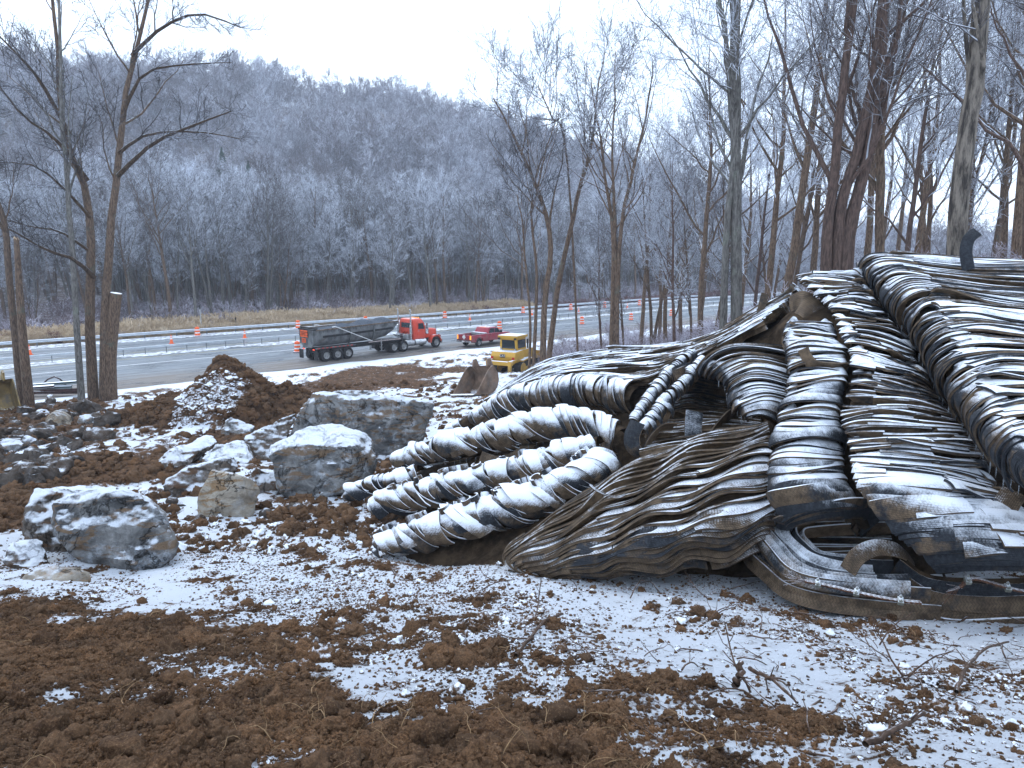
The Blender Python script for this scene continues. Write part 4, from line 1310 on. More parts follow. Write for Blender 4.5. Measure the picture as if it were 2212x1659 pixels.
# two columns hanging down the face of the pile
CA = [((1722, 603, 13.3), (1862, 592, 13.3)), ((1718, 606, 12.8), (1872, 612, 12.7)), ((1766, 653, 11.8), (1890, 646, 11.8)), ((1794, 676, 11.2), (1928, 690, 11.1)),
      ((1806, 720, 10.4), (1969, 749, 10.3)), ((1827, 760, 9.8), (1990, 800, 9.7)), ((1832, 823, 9.2), (2025, 856, 9.1)), ((1809, 890, 8.7), (2066, 906, 8.6)),
      ((1824, 960, 8.2), (2110, 960, 8.1)), ((1827, 1006, 7.9), (2150, 1045, 7.75)), ((1847, 1070, 7.55), (2190, 1086, 7.45)), ((1903, 1135, 7.3), (2256, 1133, 7.2)),
      ((1941, 1178, 7.15), (2330, 1184, 7.05)), ((2000, 1222, 7.1), (2360, 1230, 7.0)), ((2015, 1240, 7.25), (2360, 1250, 7.2))]
SA = col_grid(CA, 12, 0.3, (4, 14, 0.3))
m = blasting_mat('long mat hanging from crest to ground, black treads bared midway', SA, 0.13)
lay_strips(m, SA, RUB_SNOWY, 0.063, 0.20, lambda v: 1.0 - 0.8 * math.exp(-((v - 0.50) / 0.09) ** 2) - 0.45 * float(sstep(0.84, 1.0, v)), (0.21, 0.93), 1.0, (0.03, 1.8, 0.5), 0.0, 1.3, 24, 0.025, 0.10, seed=8)
CB = [((1697, 700, 11.0), (1800, 700, 11.0)), ((1692, 729, 10.4), (1809, 735, 10.4)), ((1701, 779, 9.9), (1827, 773, 9.9)), ((1698, 837, 9.4), (1830, 823, 9.4)),
      ((1683, 896, 9.0), (1812, 890, 9.0)), ((1668, 955, 8.65), (1822, 955, 8.65)), ((1657, 1035, 8.35), (1824, 1015, 8.35)), ((1674, 1085, 8.15), (1841, 1070, 8.1)), ((1700, 1127, 8.1), (1862, 1105, 8.05)),
      ((1712, 1140, 8.3), (1866, 1120, 8.25))]
SB = col_grid(CB, 10, 0.25, (5, 16, 0.3))
m = blasting_mat('narrow stack of drooping snowy treads hanging beside the brown braided mat', SB, 0.13)
lay_strips(m, SB, RUB_SNOWY, 0.054, 0.185, lambda v: 0.98 - 0.45 * float(sstep(0.8, 1.0, v)), (0.14, 0.93), None, (0.030, 1.3, 0.8), 0.0, 1.4, 24, 0.024, 0.09, seed=12)

# arch over the hollow
SC_ = Surf(grid([
    [(1498, 806, 11.3), (1510, 782, 11.1), (1540, 757, 10.9), (1584, 743, 10.8), (1640, 741, 10.85), (1705, 745, 11.0)],
    [(1522, 818, 10.9), (1533, 797, 10.6), (1562, 774, 10.45), (1600, 762, 10.35), (1650, 764, 10.4), (1708, 778, 10.55)],
    [(1558, 830, 10.5), (1566, 814, 10.2), (1590, 797, 10.05), (1623, 787, 9.95), (1660, 790, 10.0), (1708, 803, 10.15)],
    [(1570, 854, 10.15), (1574, 838, 9.9), (1594, 824, 9.75), (1622, 814, 9.7), (1660, 815, 9.75), (1708, 828, 9.9)],
    [(1582, 880, 9.95), (1585, 866, 9.7), (1606, 850, 9.55), (1634, 840, 9.5), (1665, 840, 9.55), (1706, 850, 9.7)],
    [(1598, 897, 9.75), (1600, 883, 9.5), (1620, 872, 9.4), (1648, 865, 9.35), (1675, 868, 9.4), (1704, 880, 9.5)],
    [(1612, 915, 9.7), (1607, 903, 9.4), (1625, 896, 9.3), (1650, 895, 9.25), (1675, 905, 9.3), (1700, 925, 9.4)]]))
m = blasting_mat('short arching tread mat roofing the dark hollow', SC_, 0.12)
lay_strips(m, SC_, RUB_SNOWY, 0.062, 0.19, 0.95, (0.03, 1.0), None, (0.012, 1.0, 0.5), 0.0, 1.0, 22, 0.022, 0.07, seed=15)

# wide flat mat behind, its front edge rolled under
FR = [(985, 915, 18), (1060, 868, 17.6), (1130, 838, 17), (1250, 815, 16), (1370, 822, 14.8), (1440, 795, 13.9), (1505, 765, 13.0), (1560, 735, 12.6), (1640, 690, 12.6)]
MI = [(1030, 880, 19.3), (1110, 838, 18.8), (1190, 800, 18.3), (1310, 782, 17.4), (1420, 772, 16), (1500, 752, 14.9), (1570, 722, 13.9), (1625, 690, 13.6), (1690, 655, 13.4)]
BK = [(1075, 852, 20.5), (1160, 788, 20.2), (1250, 762, 19.8), (1370, 748, 18.8), (1480, 737, 17.2), (1555, 712, 15.8), (1620, 675, 15.0), (1670, 645, 14.6), (1725, 618, 14.2)]
BD = [(x + 6, y + 45, d + 0.9) for x, y, d in BK]
S3 = Surf(grid([FR, MI, BK, BD]))
m = blasting_mat('wide flat snow-dusted tread mat behind the rolls, sloping up to the crest', S3, 0.12)
lay_strips(m, S3, RUB_FLAT, 0.105, 0.22, 0.72, (0.0, 1.0), 1.7, (0.06, 6.5, 1.1), 0.0, 1.3, 22, 0.03, 0.10, v_rng=(0.0, 0.85), seed=21, face=-1.0)
RF = roll([(980, 935, 18.1), (1060, 892, 17.7), (1130, 864, 17.1), (1190, 850, 16.6), (1250, 845, 16.1), (1310, 848, 15.5), (1380, 862, 14.8)], [0.26, 0.34, 0.38, 0.4, 0.4, 0.38, 0.36], -75, 135)
link('mat_core', core_mesh(RF, 0.08), m)
lay_strips(m, RF, RUB_ROLL, 0.11, 0.25, 1.25, (0.0, 1.0), None, (0.04, 1.0, 0.5), -0.06, 1.3, 14, 0.024, 0.06, seed=22, maxn=120)

def roll_mat(label, axis, rad, seed, a0=-80, a1=170, skew=-0.15, pitch=0.085, mat=None, loops=0):
    a_, b_ = np.array(axis[0], float), np.array(axis[1], float)
    axis = [tuple(a_ - (b_ - a_) * 0.22)] + list(axis)
    rad = [rad[1] * 0.62, rad[1] * 0.95] + [q * 1.12 for q in rad[1:]]
    S = roll(axis, rad, a0, a1, 11, 0.95)
    e = empty('blasting_mat', (0, 0, 0), 0, label, 'blasting mat')
    link('mat_core', core_mesh(S, 0.06, 20, 60), e)
    lay_strips(e, S, mat or RUB_ROLL, pitch, 0.26, 1.36, (0, 1), None, (0.045, 1.0, 0.7), skew, 1.2, 20, 0.018, 0.06, seed=seed, part=0.3)
    rg = np.random.default_rng(seed)
    for k in range(loops):       # curled tread ends standing along the crest
        v = rg.uniform(0.05, 0.95)
        C, T, Vv, N = [q[0] for q in S.frame(np.array([rg.uniform(0.62, 0.95)]), np.array([v]))]
        r_ = rg.uniform(0.05, 0.085)
        a = np.linspace(0, R(rg.uniform(180, 300)), 10) + rg.uniform(0, 6)
        cc = C + N * 0.075 + (np.cos(a)[:, None] * Vv + np.sin(a)[:, None] * T) * r_ * np.linspace(1, 1.25, 10)[:, None]
        D = np.repeat((-N)[None], 10, 0)
        B = np.cos(a)[:, None] * Vv + np.sin(a)[:, None] * T
        link('tread_strip', strip_mesh(cc, None, D, B, 0.12, 0.018, 0.03, RUB_ROLL), e)
    return S

S_R2 = roll_mat('uppermost of three long rolled mat edges, just under the wide flat mat', [(888, 990, 15.9), (960, 970, 15.3), (1030, 955, 14.9), (1110, 935, 14.5), (1200, 915, 14.2), (1280, 920, 13.8), (1345, 950, 13.2)], [0.26, 0.32, 0.34, 0.34, 0.33, 0.31, 0.28], 31)
S_R2B = roll_mat('small snowy mat tip poking out beside the big grey boulder', [(772, 1062, 14.9), (840, 1040, 14.7), (910, 1024, 14.5)], [0.12, 0.2, 0.24], 32, pitch=0.1)
S_R3 = roll_mat('middle one of three long rolled mat edges, hung with small icicles', [(832, 1088, 13.2), (900, 1072, 12.9), (980, 1052, 12.5), (1060, 1037, 12.2), (1150, 1012, 11.9), (1230, 988, 11.6), (1300, 965, 11.4)], [0.22, 0.27, 0.28, 0.28, 0.28, 0.27, 0.25], 33, loops=22)
S_R4 = roll_mat('lowest of three long rolled mat edges, deep in snow, resting on the ground', [(850, 1172, 10.7), (930, 1150, 10.5), (1010, 1127, 10.3), (1100, 1100, 10.1), (1190, 1068, 9.95), (1260, 1030, 9.95), (1320, 985, 10.1)], [0.2, 0.26, 0.28, 0.28, 0.28, 0.26, 0.24], 34, loops=46)

# brown braided mat in front
S4 = Surf(grid([
    [(1100, 1228, 8.75), (1096, 1182, 9.0), (1180, 1115, 9.1), (1290, 1037, 9.3), (1400, 977, 9.4), (1520, 937, 9.5), (1655, 905, 9.4)],
    [(1118, 1240, 8.65), (1094, 1200, 8.8), (1190, 1150, 8.7), (1300, 1085, 8.7), (1420, 1030, 8.8), (1540, 985, 8.9), (1668, 955, 9.0)],
    [(1150, 1248, 8.55), (1112, 1222, 8.6), (1200, 1190, 8.4), (1310, 1145, 8.3), (1430, 1100, 8.3), (1550, 1065, 8.4), (1674, 1030, 8.6)],
    [(1180, 1251, 8.5), (1165, 1240, 8.45), (1240, 1225, 8.2), (1330, 1200, 8.05), (1440, 1170, 8.0), (1560, 1138, 8.05), (1676, 1105, 8.3)],
    [(1200, 1255, 8.5), (1215, 1251, 8.4), (1290, 1254, 8.28), (1380, 1252, 8.2), (1480, 1246, 8.2), (1580, 1228, 8.25), (1678, 1195, 8.4)]]))
m = blasting_mat('brown muddy braided tread mat slumped in front, barely snowed on', S4, 0.14)
lay_strips(m, S4, RUB_MUDDY, 0.056, 0.21, 0.45, (0.0, 1.0), 1.6, (0.052, 4.4, 0.40), 0.0, 1.2, 46, 0.026, 0.08, seed=41)

# low coil of tread on the ground at the foot of the pile
e6 = empty('blasting_mat', (0, 0, 0), 0, 'low coiled mat end on the ground with rusty cable and three clamps lying in it', 'blasting mat')
fr = [onz(2030, 1347, 5.10), onz(1900, 1338, 5.05), onz(1780, 1320, 5.03), onz(1700, 1295, 5.02), onz(1652, 1262, 5.02)]
nose = [np.array([3.02, 8.55, 5.02]), np.array([3.12, 8.85, 5.04])]
bk = [np.array([3.5, 8.95, 5.06]), np.array([4.1, 8.85, 5.1]), np.array([4.9, 8.7, 5.15])]
HP = np.array(fr + nose + bk)
cen = np.array([4.4, 8.0, 5.06])
rg6 = np.random.default_rng(6)
for lv, (z0, kmax) in enumerate(((0.0, 7), (0.17, 8))):
    for k in range(kmax):
        f = 1 - 0.085 * (k + rg6.uniform(-0.3, 0.3)) - 0.05 * lv
        Pk = cen + (HP - cen) * np.array([1 - 0.05 * k - 0.03 * lv, f, 1])
        C = crom(Pk, np.linspace(rg6.uniform(0, 1.2) if k else 0.2 * lv, len(Pk) - 1, 44))
        # back of the coil stands higher than its front
        C[:, 2] += 0.20 + z0 * 1.0 + (rg6.normal(0, 0.025) if k else 0) + 0.22 * sstep(7.6, 8.9, C[:, 1]) * (0.3 + lv) + 0.02 * k * lv + 0.012 * np.sin(np.linspace(0, 14, 44) + k)
        T = np.gradient(C, axis=0); T /= np.linalg.norm(T, axis=1, keepdims=True)
        out = np.cross(T, [0, 0, 1]); out /= np.linalg.norm(out, axis=1, keepdims=True)
        if (out[20] @ (C[20] - cen)) < 0: out = -out
        sl_ = 0.0 if k == 0 else 0.5 + 0.2 * rg6.normal()
        D = np.array([0, 0, -1.0]) + sl_ * out
        D /= np.linalg.norm(D, axis=1, keepdims=True)
        B = out + np.array([0, 0, sl_])
        B /= np.linalg.norm(B, axis=1, keepdims=True)
        link('tread_strip', strip_mesh(C, T, D, B, 0.2, 0.022, 0.06, RUB_MUDDY if lv == 0 and k < 2 else RUB_SNOWY), e6)

# upright wall of treads under the lip of the hanging mat
e7 = empty('blasting_mat', (0, 0, 0), 0, 'brown wall of flat treads with a knotted cable, under the lip of the hanging mat', 'blasting mat')
W7 = Surf(grid([[(1935, 1195, 7.5), (2000, 1240, 7.28), (2120, 1250, 7.2), (2240, 1250, 7.1), (2360, 1250, 7.05)],
                [(1960, 1260, 7.4), (2020, 1295, 7.2), (2120, 1300, 7.13), (2240, 1300, 7.05), (2360, 1300, 7.0)],
                [(1990, 1335, 7.3), (2040, 1345, 7.15), (2120, 1350, 7.1), (2240, 1350, 7.0), (2360, 1350, 6.95)]]))
link('mat_core', core_mesh(W7, 0.05), e7)
lay_strips(e7, W7, RUB_BARE, 0.085, 0.19, 1.45, (0, 1), 1.3, (0.012, 1.5, 0.8), 0.0, 1.0, 20, 0.02, 0.05, seed=51, face=-1.0, sink=0.0)

# walls of the hollow and the two folded rims beside it
e8 = empty('blasting_mat', (0, 0, 0), 0, 'mat lying inside the hollow, bare brown tread edges in the dark', 'blasting mat')
W8 = Surf(grid([[(1460, 815, 11.6), (1500, 805, 11.6), (1560, 815, 11.6), (1640, 830, 11.4)], [(1455, 850, 11.7), (1500, 845, 11.9), (1560, 855, 12.1), (1640, 865, 11.6)],
                [(1455, 890, 11.5), (1500, 885, 11.7), (1560, 890, 11.9), (1640, 900, 11.4)], [(1420, 935, 10.6), (1480, 925, 10.6), (1560, 915, 10.4), (1650, 920, 10.2)],
                [(1380, 975, 9.7), (1460, 960, 9.6), (1560, 945, 9.6), (1660, 935, 9.5)]]))
link('mat_core', core_mesh(W8, 0.08), e8)
lay_strips(e8, W8, RUB_BARE, 0.07, 0.17, 0.5, (0, 1), 1.3, (0.03, 2.0, 0.6), 0.0, 1.2, 20, 0.022, 0.05, seed=55)
for lab, ax, rd, sd in (('farther of two snow-crusted folded mat rims slanting down to the hollow', [(1492, 768, 12.5), (1455, 800, 12.1), (1420, 840, 11.6), (1390, 880, 11.2), (1368, 915, 10.9)], [0.12, 0.13, 0.13, 0.12, 0.11], 61),
                        ('nearer of two snow-crusted folded mat rims slanting down, beside the standing treads', [(1512, 790, 11.4), (1480, 826, 11.1), (1440, 868, 10.7), (1408, 905, 10.35), (1385, 935, 10.1)], [0.12, 0.12, 0.13, 0.12, 0.1], 62)):
    S = roll(ax, rd, -60, 240, 11)
    e = empty('blasting_mat', (0, 0, 0), 0, lab, 'blasting mat')
    link('mat_core', core_mesh(S, 0.05), e)
    lay_strips(e, S, RUB_SNOWY, 0.05, 0.15, 1.25, (0, 1), None, (0.03, 1.0, 0.9), 0.08, 0.6, 14, 0.012, 0.05, seed=sd, part=0.2)

# earth body of the pile under the mats, so that nothing hangs in the air
def heap():
    pts = []
    for S, dz, ur in ((M1, 0.42, (0.12, 1)), (SA, 0.45, (0.15, 0.85)), (SB, 0.45, (0.2, 0.8)), (S3, 0.3, (0, 1)), (S4, 0.45, (0.25, 1)), (S_R2, 0.6, (0.3, 0.7)), (S_R3, 0.5, (0.3, 0.7)), (S_R4, 0.45, (0.3, 0.7)), (RF, 0.6, (0.3, 0.7)), (W8, 0.25, (0, 1))):
        U, V = np.meshgrid(np.linspace(*ur, 40), np.linspace(0, {id(SA): 0.72, id(SB): 0.8, id(S4): 0.6}.get(id(S), 0.97), 70))
        P = S.p(U, V).reshape(-1, 3).copy(); P[:, 2] -= dz
        pts.append(P)
    pts = np.concatenate(pts)
    xs, ys = np.arange(-3.5, 14, 0.16), np.arange(6.9, 23, 0.16)
    X, Y = np.meshgrid(xs, ys)
    g = gz(X, Y) - 0.25
    Z = g.copy()
    # low points win where layers overlap, so that the body never pokes through a mat
    low = np.full(X.shape, 1e9)
    ix, iy = ((pts[:, 0] + 3.5) / 0.16).round().astype(int), ((pts[:, 1] - 6.9) / 0.16).round().astype(int)
    ok = (ix >= 0) & (iy >= 0) & (ix < len(xs)) & (iy < len(ys))
    np.minimum.at(low, (iy[ok], ix[ok]), pts[ok, 2])
    has = low < 1e8
    for _ in range(3):           # close small holes between layers
        P = np.pad(low, 1, constant_values=1e9)
        st = np.stack([P[1 + a:P.shape[0] - 1 + a, 1 + b:P.shape[1] - 1 + b] for a in (-1, 0, 1) for b in (-1, 0, 1)])
        w = st < 1e8
        mean = np.where(w, st, 0).sum(0) / np.maximum(w.sum(0), 1)
        fill = (~has) & (w.sum(0) >= 3)
        low = np.where(fill, mean, low); has = low < 1e8
    Z = np.where(has, np.maximum(low, g), g)
    for _ in range(2):
        P = np.pad(Z, 1, mode='edge')
        sm = np.mean([P[1 + a:P.shape[0] - 1 + a, 1 + b:P.shape[1] - 1 + b] for a in (-1, 0, 1) for b in (-1, 0, 1)], 0)
        Z = np.minimum(Z, sm)
    Z = np.where((X > 2.4) & (Y < 8.9 - 0.12 * (X - 3)) | (Y < 9.15 - 0.1 * X), g, Z)
    i = np.arange(X.size).reshape(X.shape)
    q = np.stack([i[:-1, :-1], i[:-1, 1:], i[1:, 1:], i[1:, :-1]], -1).reshape(-1, 4)
    return np_mesh('earth_bank', np.stack([X, Y, Z], -1).reshape(-1, 3), q, True, [CORE])
tag(link('earth_bank', heap()), kind='structure')

# ------------------------------------------------------------------ loose treads, cables, clamps, icicles
def loose_tread(label, pts, across, w, mat, t=0.022, camber=0.08):
    P = np.array([at(*p) for p in pts]); c = P.mean(0)
    C = crom(P - c, np.linspace(0, len(P) - 1, 22))
    T = np.gradient(C, axis=0); T /= np.linalg.norm(T, axis=1, keepdims=True)
    A = np.asarray(across, float)
    A = crom(A, np.linspace(0, len(A) - 1, 22)) if A.ndim == 2 else np.repeat(A[None], 22, 0)
    D = A - T * (A * T).sum(1, keepdims=True); D /= np.linalg.norm(D, axis=1, keepdims=True)
    B = np.cross(T, D)
    if B.mean(0) @ np.array([0, -0.4, 1]) < 0: B = -B
    o = link('loose_tread', strip_mesh(C, T, D, B, w, t, camber, mat)); o.location = c
    tag(o, label, 'tyre tread')
loose_tread('tread piece sticking up like a fin on the crest of the pile', [(2078, 585, 12.3), (2072, 545, 12.3), (2080, 512, 12.3), (2102, 492, 12.25)], (0.75, -0.65, 0.1), 0.19, RUB_BARE)
loose_tread('tall dark curved tread standing on end left of its twin', [(1370, 988, 9.9), (1352, 970, 9.9), (1348, 940, 9.95), (1362, 905, 10.0)], (0.8, -0.55, 0.15), 0.24, RUB_BARE, camber=0.12)
loose_tread('tread arching out of the hollow beside the tall dark standing tread', [(1382, 985, 9.8), (1400, 945, 9.8), (1430, 915, 9.85), (1470, 912, 9.95)], (0.35, 0.9, -0.5), 0.26, RUB_BARE)
loose_tread('upright frosty tread with a bolt hole at the mouth of the hollow', [(1480, 955, 10.0), (1479, 925, 10.1), (1482, 885, 10.25)], (1, 0.15, 0), 0.26, RUB_SNOWY)
loose_tread('big brown flap of tread curled up at the back of the hollow', [(1520, 955, 9.9), (1545, 915, 10.1), (1580, 880, 10.3), (1610, 880, 10.3)], (0.6, 0.7, -0.6), 0.45, RUB_BARE)
loose_tread('brown tongue of tread bent up out of the narrow stack', [(1725, 757, 9.6), (1745, 792, 9.55), (1785, 800, 9.6), (1825, 800, 9.75)], (0.2, -0.6, 0.75), 0.17, RUB_BARE)
loose_tread('dark shiny tread folded sideways at the shoulder of the narrow stack', [(1690, 722, 10.8), (1715, 715, 10.6), (1750, 708, 10.6), (1790, 706, 10.8)], (0.1, -0.5, -0.85), 0.26, RUB_BARE)
loose_tread('large brown flap hanging from the front of the crest', [(1705, 640, 12.9), (1735, 628, 12.6), (1765, 645, 12.4), (1800, 690, 12.2)], (0.1, -0.45, -0.85), 0.42, RUB_BARE)
loose_tread('crooked brown stub sticking up behind the flat mat', [(1632, 700, 14.0), (1636, 668, 14.0), (1645, 632, 14.0)], (1, -0.2, 0.1), 0.14, RUB_BARE)
loose_tread('ragged bent tread with torn edge standing in the snow of the hanging mat', [(2040, 1128, 7.3), (2042, 1090, 7.35), (2052, 1062, 7.4)], (0.95, 0.3, -0.05), 0.17, RUB_SNOWY)
loose_tread('square brown plate of tread leaning under the big draped mat', [(2130, 1122, 7.2), (2142, 1085, 7.3), (2165, 1050, 7.4)], (0.9, -0.4, 0.05), 0.24, RUB_BARE)
loose_tread('black tyre tread loop arching over the coiled mat end', [(1815, 1222, 7.6), (1840, 1185, 7.6), (1885, 1165, 7.6), (1935, 1172, 7.6), (1960, 1195, 7.7)], (0.15, -0.8, -0.6), 0.2, RUB_MUDDY, camber=0.08)
loose_tread('thin bent strip jutting from the brown braided mat', [(1275, 1045, 8.75), (1295, 1060, 8.65), (1330, 1072, 8.6), (1350, 1066, 8.62)], (0.1, 0.9, -0.5), 0.05, RUB_SNOWY)
loose_tread('loose tread peeling off the uppermost rolled edge', [(1042, 975, 14.3), (1075, 985, 14.2), (1110, 975, 14.2), (1135, 945, 14.3)], (0.1, -0.3, -0.9), 0.3, RUB_BARE)

RUST = plain('rusty_cable', (0.13, 0.062, 0.036), 0.75, 0.3, 0.2, 0.3, 30, snow=0.72)
CLAMP = plain('cast_clamp', (0.27, 0.27, 0.22), 0.55, 0.4, 0.4, 0.2, 30, snow=0.7)
def cable(label, pts, r, clamps):
    P = np.array([at(*p) for p in pts]); c = P.mean(0)
    e = empty('steel_cable', tuple(c), 0, label, 'cable')
    C = crom(P - c, np.linspace(0, len(P) - 1, 40))
    T = np.gradient(C, axis=0); T /= np.linalg.norm(T, axis=1, keepdims=True)
    A = np.cross(T, [0, 0, 1]); A /= np.linalg.norm(A, axis=1, keepdims=True)
    B = np.cross(T, A)
    s = np.linspace(0, 60, 40)
    for k in range(2):
        off = (1 if k else -1) * r * 0.9
        strands = np.stack([C + A * off + (A * np.cos(s * 0.8 + j * 2.1)[:, None] + B * np.sin(s * 0.8 + j * 2.1)[:, None]) * r * 0.42 for j in range(3)])
        v, q = tubes(strands, np.full((3, 40), r * 0.55), 6)
        link('strand', np_mesh('strand', v, q, True, [RUST]), e)
    fr = []
    rgf = np.random.default_rng(9)
    for j in range(14):       # frayed end
        d = -T[0] + rgf.normal(0, 0.45, 3)
        fr.append(C[0] + d[None] * np.linspace(0, 0.14, 5)[:, None] + rgf.normal(0, 0.006, (5, 3)))
    v, q = tubes(np.array(fr), np.full((14, 5), 0.0028), 4)
    link('frayed_end', np_mesh('frayed_end', v, q, True, [RUST]), e)
    for f in clamps:
        i = int(f * 39)
        mb = MB()
        mb.box((-0.028, -0.04, -0.026), (0.028, 0.04, 0.02)); mb.box((-0.02, -0.032, 0.02), (0.02, 0.032, 0.034))
        for yy in (-0.027, 0.027): mb.tube([(0, yy, -0.03), (0, yy, 0.06)], 0.009, 6); mb.tube([(0, yy, 0.03), (0, yy, 0.047)], 0.017, 6)
        o = mb.build('cable_clamp', CLAMP, e, bevel=0.004)
        o.location = C[i]; o.rotation_euler = (0.5, 0, math.atan2(T[i][1], T[i][0]))
cable('rusty steel cable with three bolted clamps lying in the coiled mat end', [(1738, 1255, 7.36), (1800, 1268, 7.26), (1860, 1282, 7.1), (1925, 1295, 7.0), (1990, 1302, 6.9)], 0.016, (0.14, 0.48, 0.83))
cable('brown cable with frayed knot and clamp on the tread wall', [(2075, 1268, 7.0), (2100, 1250, 6.98), (2150, 1262, 6.95), (2212, 1278, 6.9), (2300, 1285, 6.88)], 0.017, (0.2, 0.62))

def ice_material():
    M = Mat('ice', 0.08, 0.5)
    M.color((0.80, 0.86, 0.92))
    M.b.inputs['Transmission Weight'].default_value = 0.75
    M.b.inputs['IOR'].default_value = 1.31
    return M.m
ICE = ice_material()
def icicles(S, u, vs, seed, lmax=0.16):
    rg = np.random.default_rng(seed)
    for v in vs:
        p = S.p(np.array([u]), np.array([v + rg.normal(0, 0.006)]))[0]
        L = rg.uniform(0.3, 1) * lmax
        o = link('icicle', ICEM); o.location = p; o.scale = (rg.uniform(0.7, 1.3) * (0.5 + L * 4), rg.uniform(0.7, 1.3) * (0.5 + L * 4), L)
        tag(o, ICEL[0], 'icicle', ICEL[1])
ICEM = MB().lathe([(0.008, 0.03), (0.0075, 0), (0.006, -0.35), (0.004, -0.7), (0.0012, -1.0)], k=6).mesh('icicle', ICE, True)
ICEL = ('small icicle on the folded edge of the big draped mat', 'icicles of the draped mat')
icicles(M1, 0.10, np.linspace(0.12, 0.9, 34), 1, 0.2)
ICEL = ('small icicle under a long rolled mat edge', 'icicles of the rolled edges')
icicles(S_R2, 0.12, np.linspace(0.3, 0.85, 18), 2, 0.16)
icicles(S_R3, 0.12, np.linspace(0.3, 0.9, 20), 3, 0.16)
ICEL = ('small icicle on the lip of the hanging stacks', 'icicles of the hanging stacks')
icicles(SB, 0.08, np.linspace(0.15, 0.95, 12), 4, 0.14)
icicles(SC_, 0.08, np.linspace(0.3, 0.98, 8), 5, 0.16)
# ------------------------------------------------------------------ boulders
def rock_material(name, a, b, stain, snow_lo=0.5, frost=0.35):
    M = Mat(name, 0.88, 0.2)
    p = M.pos()
    n = M.noise(1.6, p, 7, 0.68, 0.6)
    c = M.mix(M.smooth(n, 0.34, 0.66), a, b)
    vein = M.noise(1.1, p, 6, 0.7, 1.5, (1, 1, 3.5))
    c = M.mix(M.math('MULTIPLY', M.smooth(vein, 0.50, 0.58), 0.85), c, stain)
    fr = M.smooth(M.noise(2.6, p, 7, 0.72), 0.52, 0.66)
    c = M.mix(M.math('MULTIPLY', fr, frost), c, (0.52, 0.57, 0.63))
    crack = M.smooth(M.math('ABSOLUTE', M.math('SUBTRACT', M.noise(0.9, p, 6, 0.6, 0.8), 0.5)), 0.012, 0.0)
    c = M.mix(M.math('MULTIPLY', crack, 0.7), c, (0.02, 0.018, 0.016))
    c = M.snow(c, snow_lo, snow_lo + 0.3, 3.5, 0.55, SNOW, vec=p)
    M.color(c)
    M.bump(M.math('SUBTRACT', M.math('ADD', M.noise(9, p, 6, 0.72), M.math('MULTIPLY', n, 1.5)), M.math('MULTIPLY', crack, 0.6)), 1.0, 0.10)
    return M.m
ROCK_GREY = rock_material('grey_blasted_rock', (0.075, 0.076, 0.078), (0.33, 0.325, 0.315), (0.22, 0.14, 0.08), 0.52, 0.5)
ROCK_BROWN = rock_material('soil_stained_rock', (0.06, 0.046, 0.036), (0.22, 0.185, 0.155), (0.14, 0.075, 0.04), 0.5, 0.3)
ROCK_TAN = rock_material('tan_rock', (0.22, 0.18, 0.135), (0.50, 0.44, 0.36), (0.33, 0.20, 0.095), 0.85, 0.25)
ROCK_DIRTY = rock_material('dirty_rubble', (0.035, 0.028, 0.023), (0.135, 0.11, 0.092), (0.07, 0.045, 0.03), 0.88, 0.1)

def hull_rock(pts, voxel, mat, seed, amp=0.06):
    bm = bmesh.new()
    for p in pts: bm.verts.new(p)
    r = bmesh.ops.convex_hull(bm, input=bm.verts)
    bmesh.ops.delete(bm, geom=[g for g in set(r['geom_interior'] + r['geom_unused']) if isinstance(g, bmesh.types.BMVert)], context='VERTS')
    rgb = np.random.default_rng(seed * 7 + 1)
    V = np.array([v.co[:] for v in bm.verts]); cen_ = V.mean(0); ext = np.ptp(V, axis=0)
    for _ in range(5):             # knock off corners along clean planes
        d = rgb.normal(0, 1, 3); d /= np.linalg.norm(d)
        if d[2] < -0.3: continue
        far = ((V - cen_) @ d).max()
        co_ = cen_ + d * far * rgb.uniform(0.84, 0.95)
        geo = bm.verts[:] + bm.edges[:] + bm.faces[:]
        bmesh.ops.bisect_plane(bm, geom=geo, plane_co=co_, plane_no=d, clear_outer=True)
        bmesh.ops.contextual_create(bm, geom=[e for e in bm.edges if len(e.link_faces) < 2])
    bmesh.ops.triangulate(bm, faces=bm.faces)
    bmesh.ops.recalc_face_normals(bm, faces=bm.faces)
    me = bpy.data.meshes.new('boulder')
    bm.to_mesh(me); bm.free()
    o = bpy.data.objects.new('tmp', me)
    COL.objects.link(o)
    md = o.modifiers.new('r', 'REMESH'); md.mode = 'VOXEL'; md.voxel_size = voxel
    dg = bpy.context.evaluated_depsgraph_get()
    m2 = bpy.data.meshes.new_from_object(o.evaluated_get(dg))
    bpy.data.objects.remove(o)
    n = len(m2.vertices)
    co = np.zeros(n * 3, np.float32); m2.vertices.foreach_get('co', co)
    no = np.zeros(n * 3, np.float32); m2.vertex_normals.foreach_get('vector', no)
    co, no = co.reshape(-1, 3), no.reshape(-1, 3)
    # broken faces: stepped noise plus fine roughness
    f = fbm(co, 0.9, 3, seed) * amp * 1.0
    st = np.round(fbm(co * np.array([1, 1, 1.8]), 1.7, 3, seed + 9) * 3.0) / 3.0 * amp * 1.5
    co = co + no * (f + st + fbm(co, 5.0, 3, seed + 3) * amp * 0.35)[:, None]
    m2.vertices.foreach_set('co', co.ravel())
    m2.materials.clear(); m2.materials.append(mat)
    m2.polygons.foreach_set('use_smooth', np.ones(len(m2.polygons), bool))
    m2.update()
    m2.set_sharp_from_angle(angle=R(42))
    m2.name = 'boulder'
    return m2

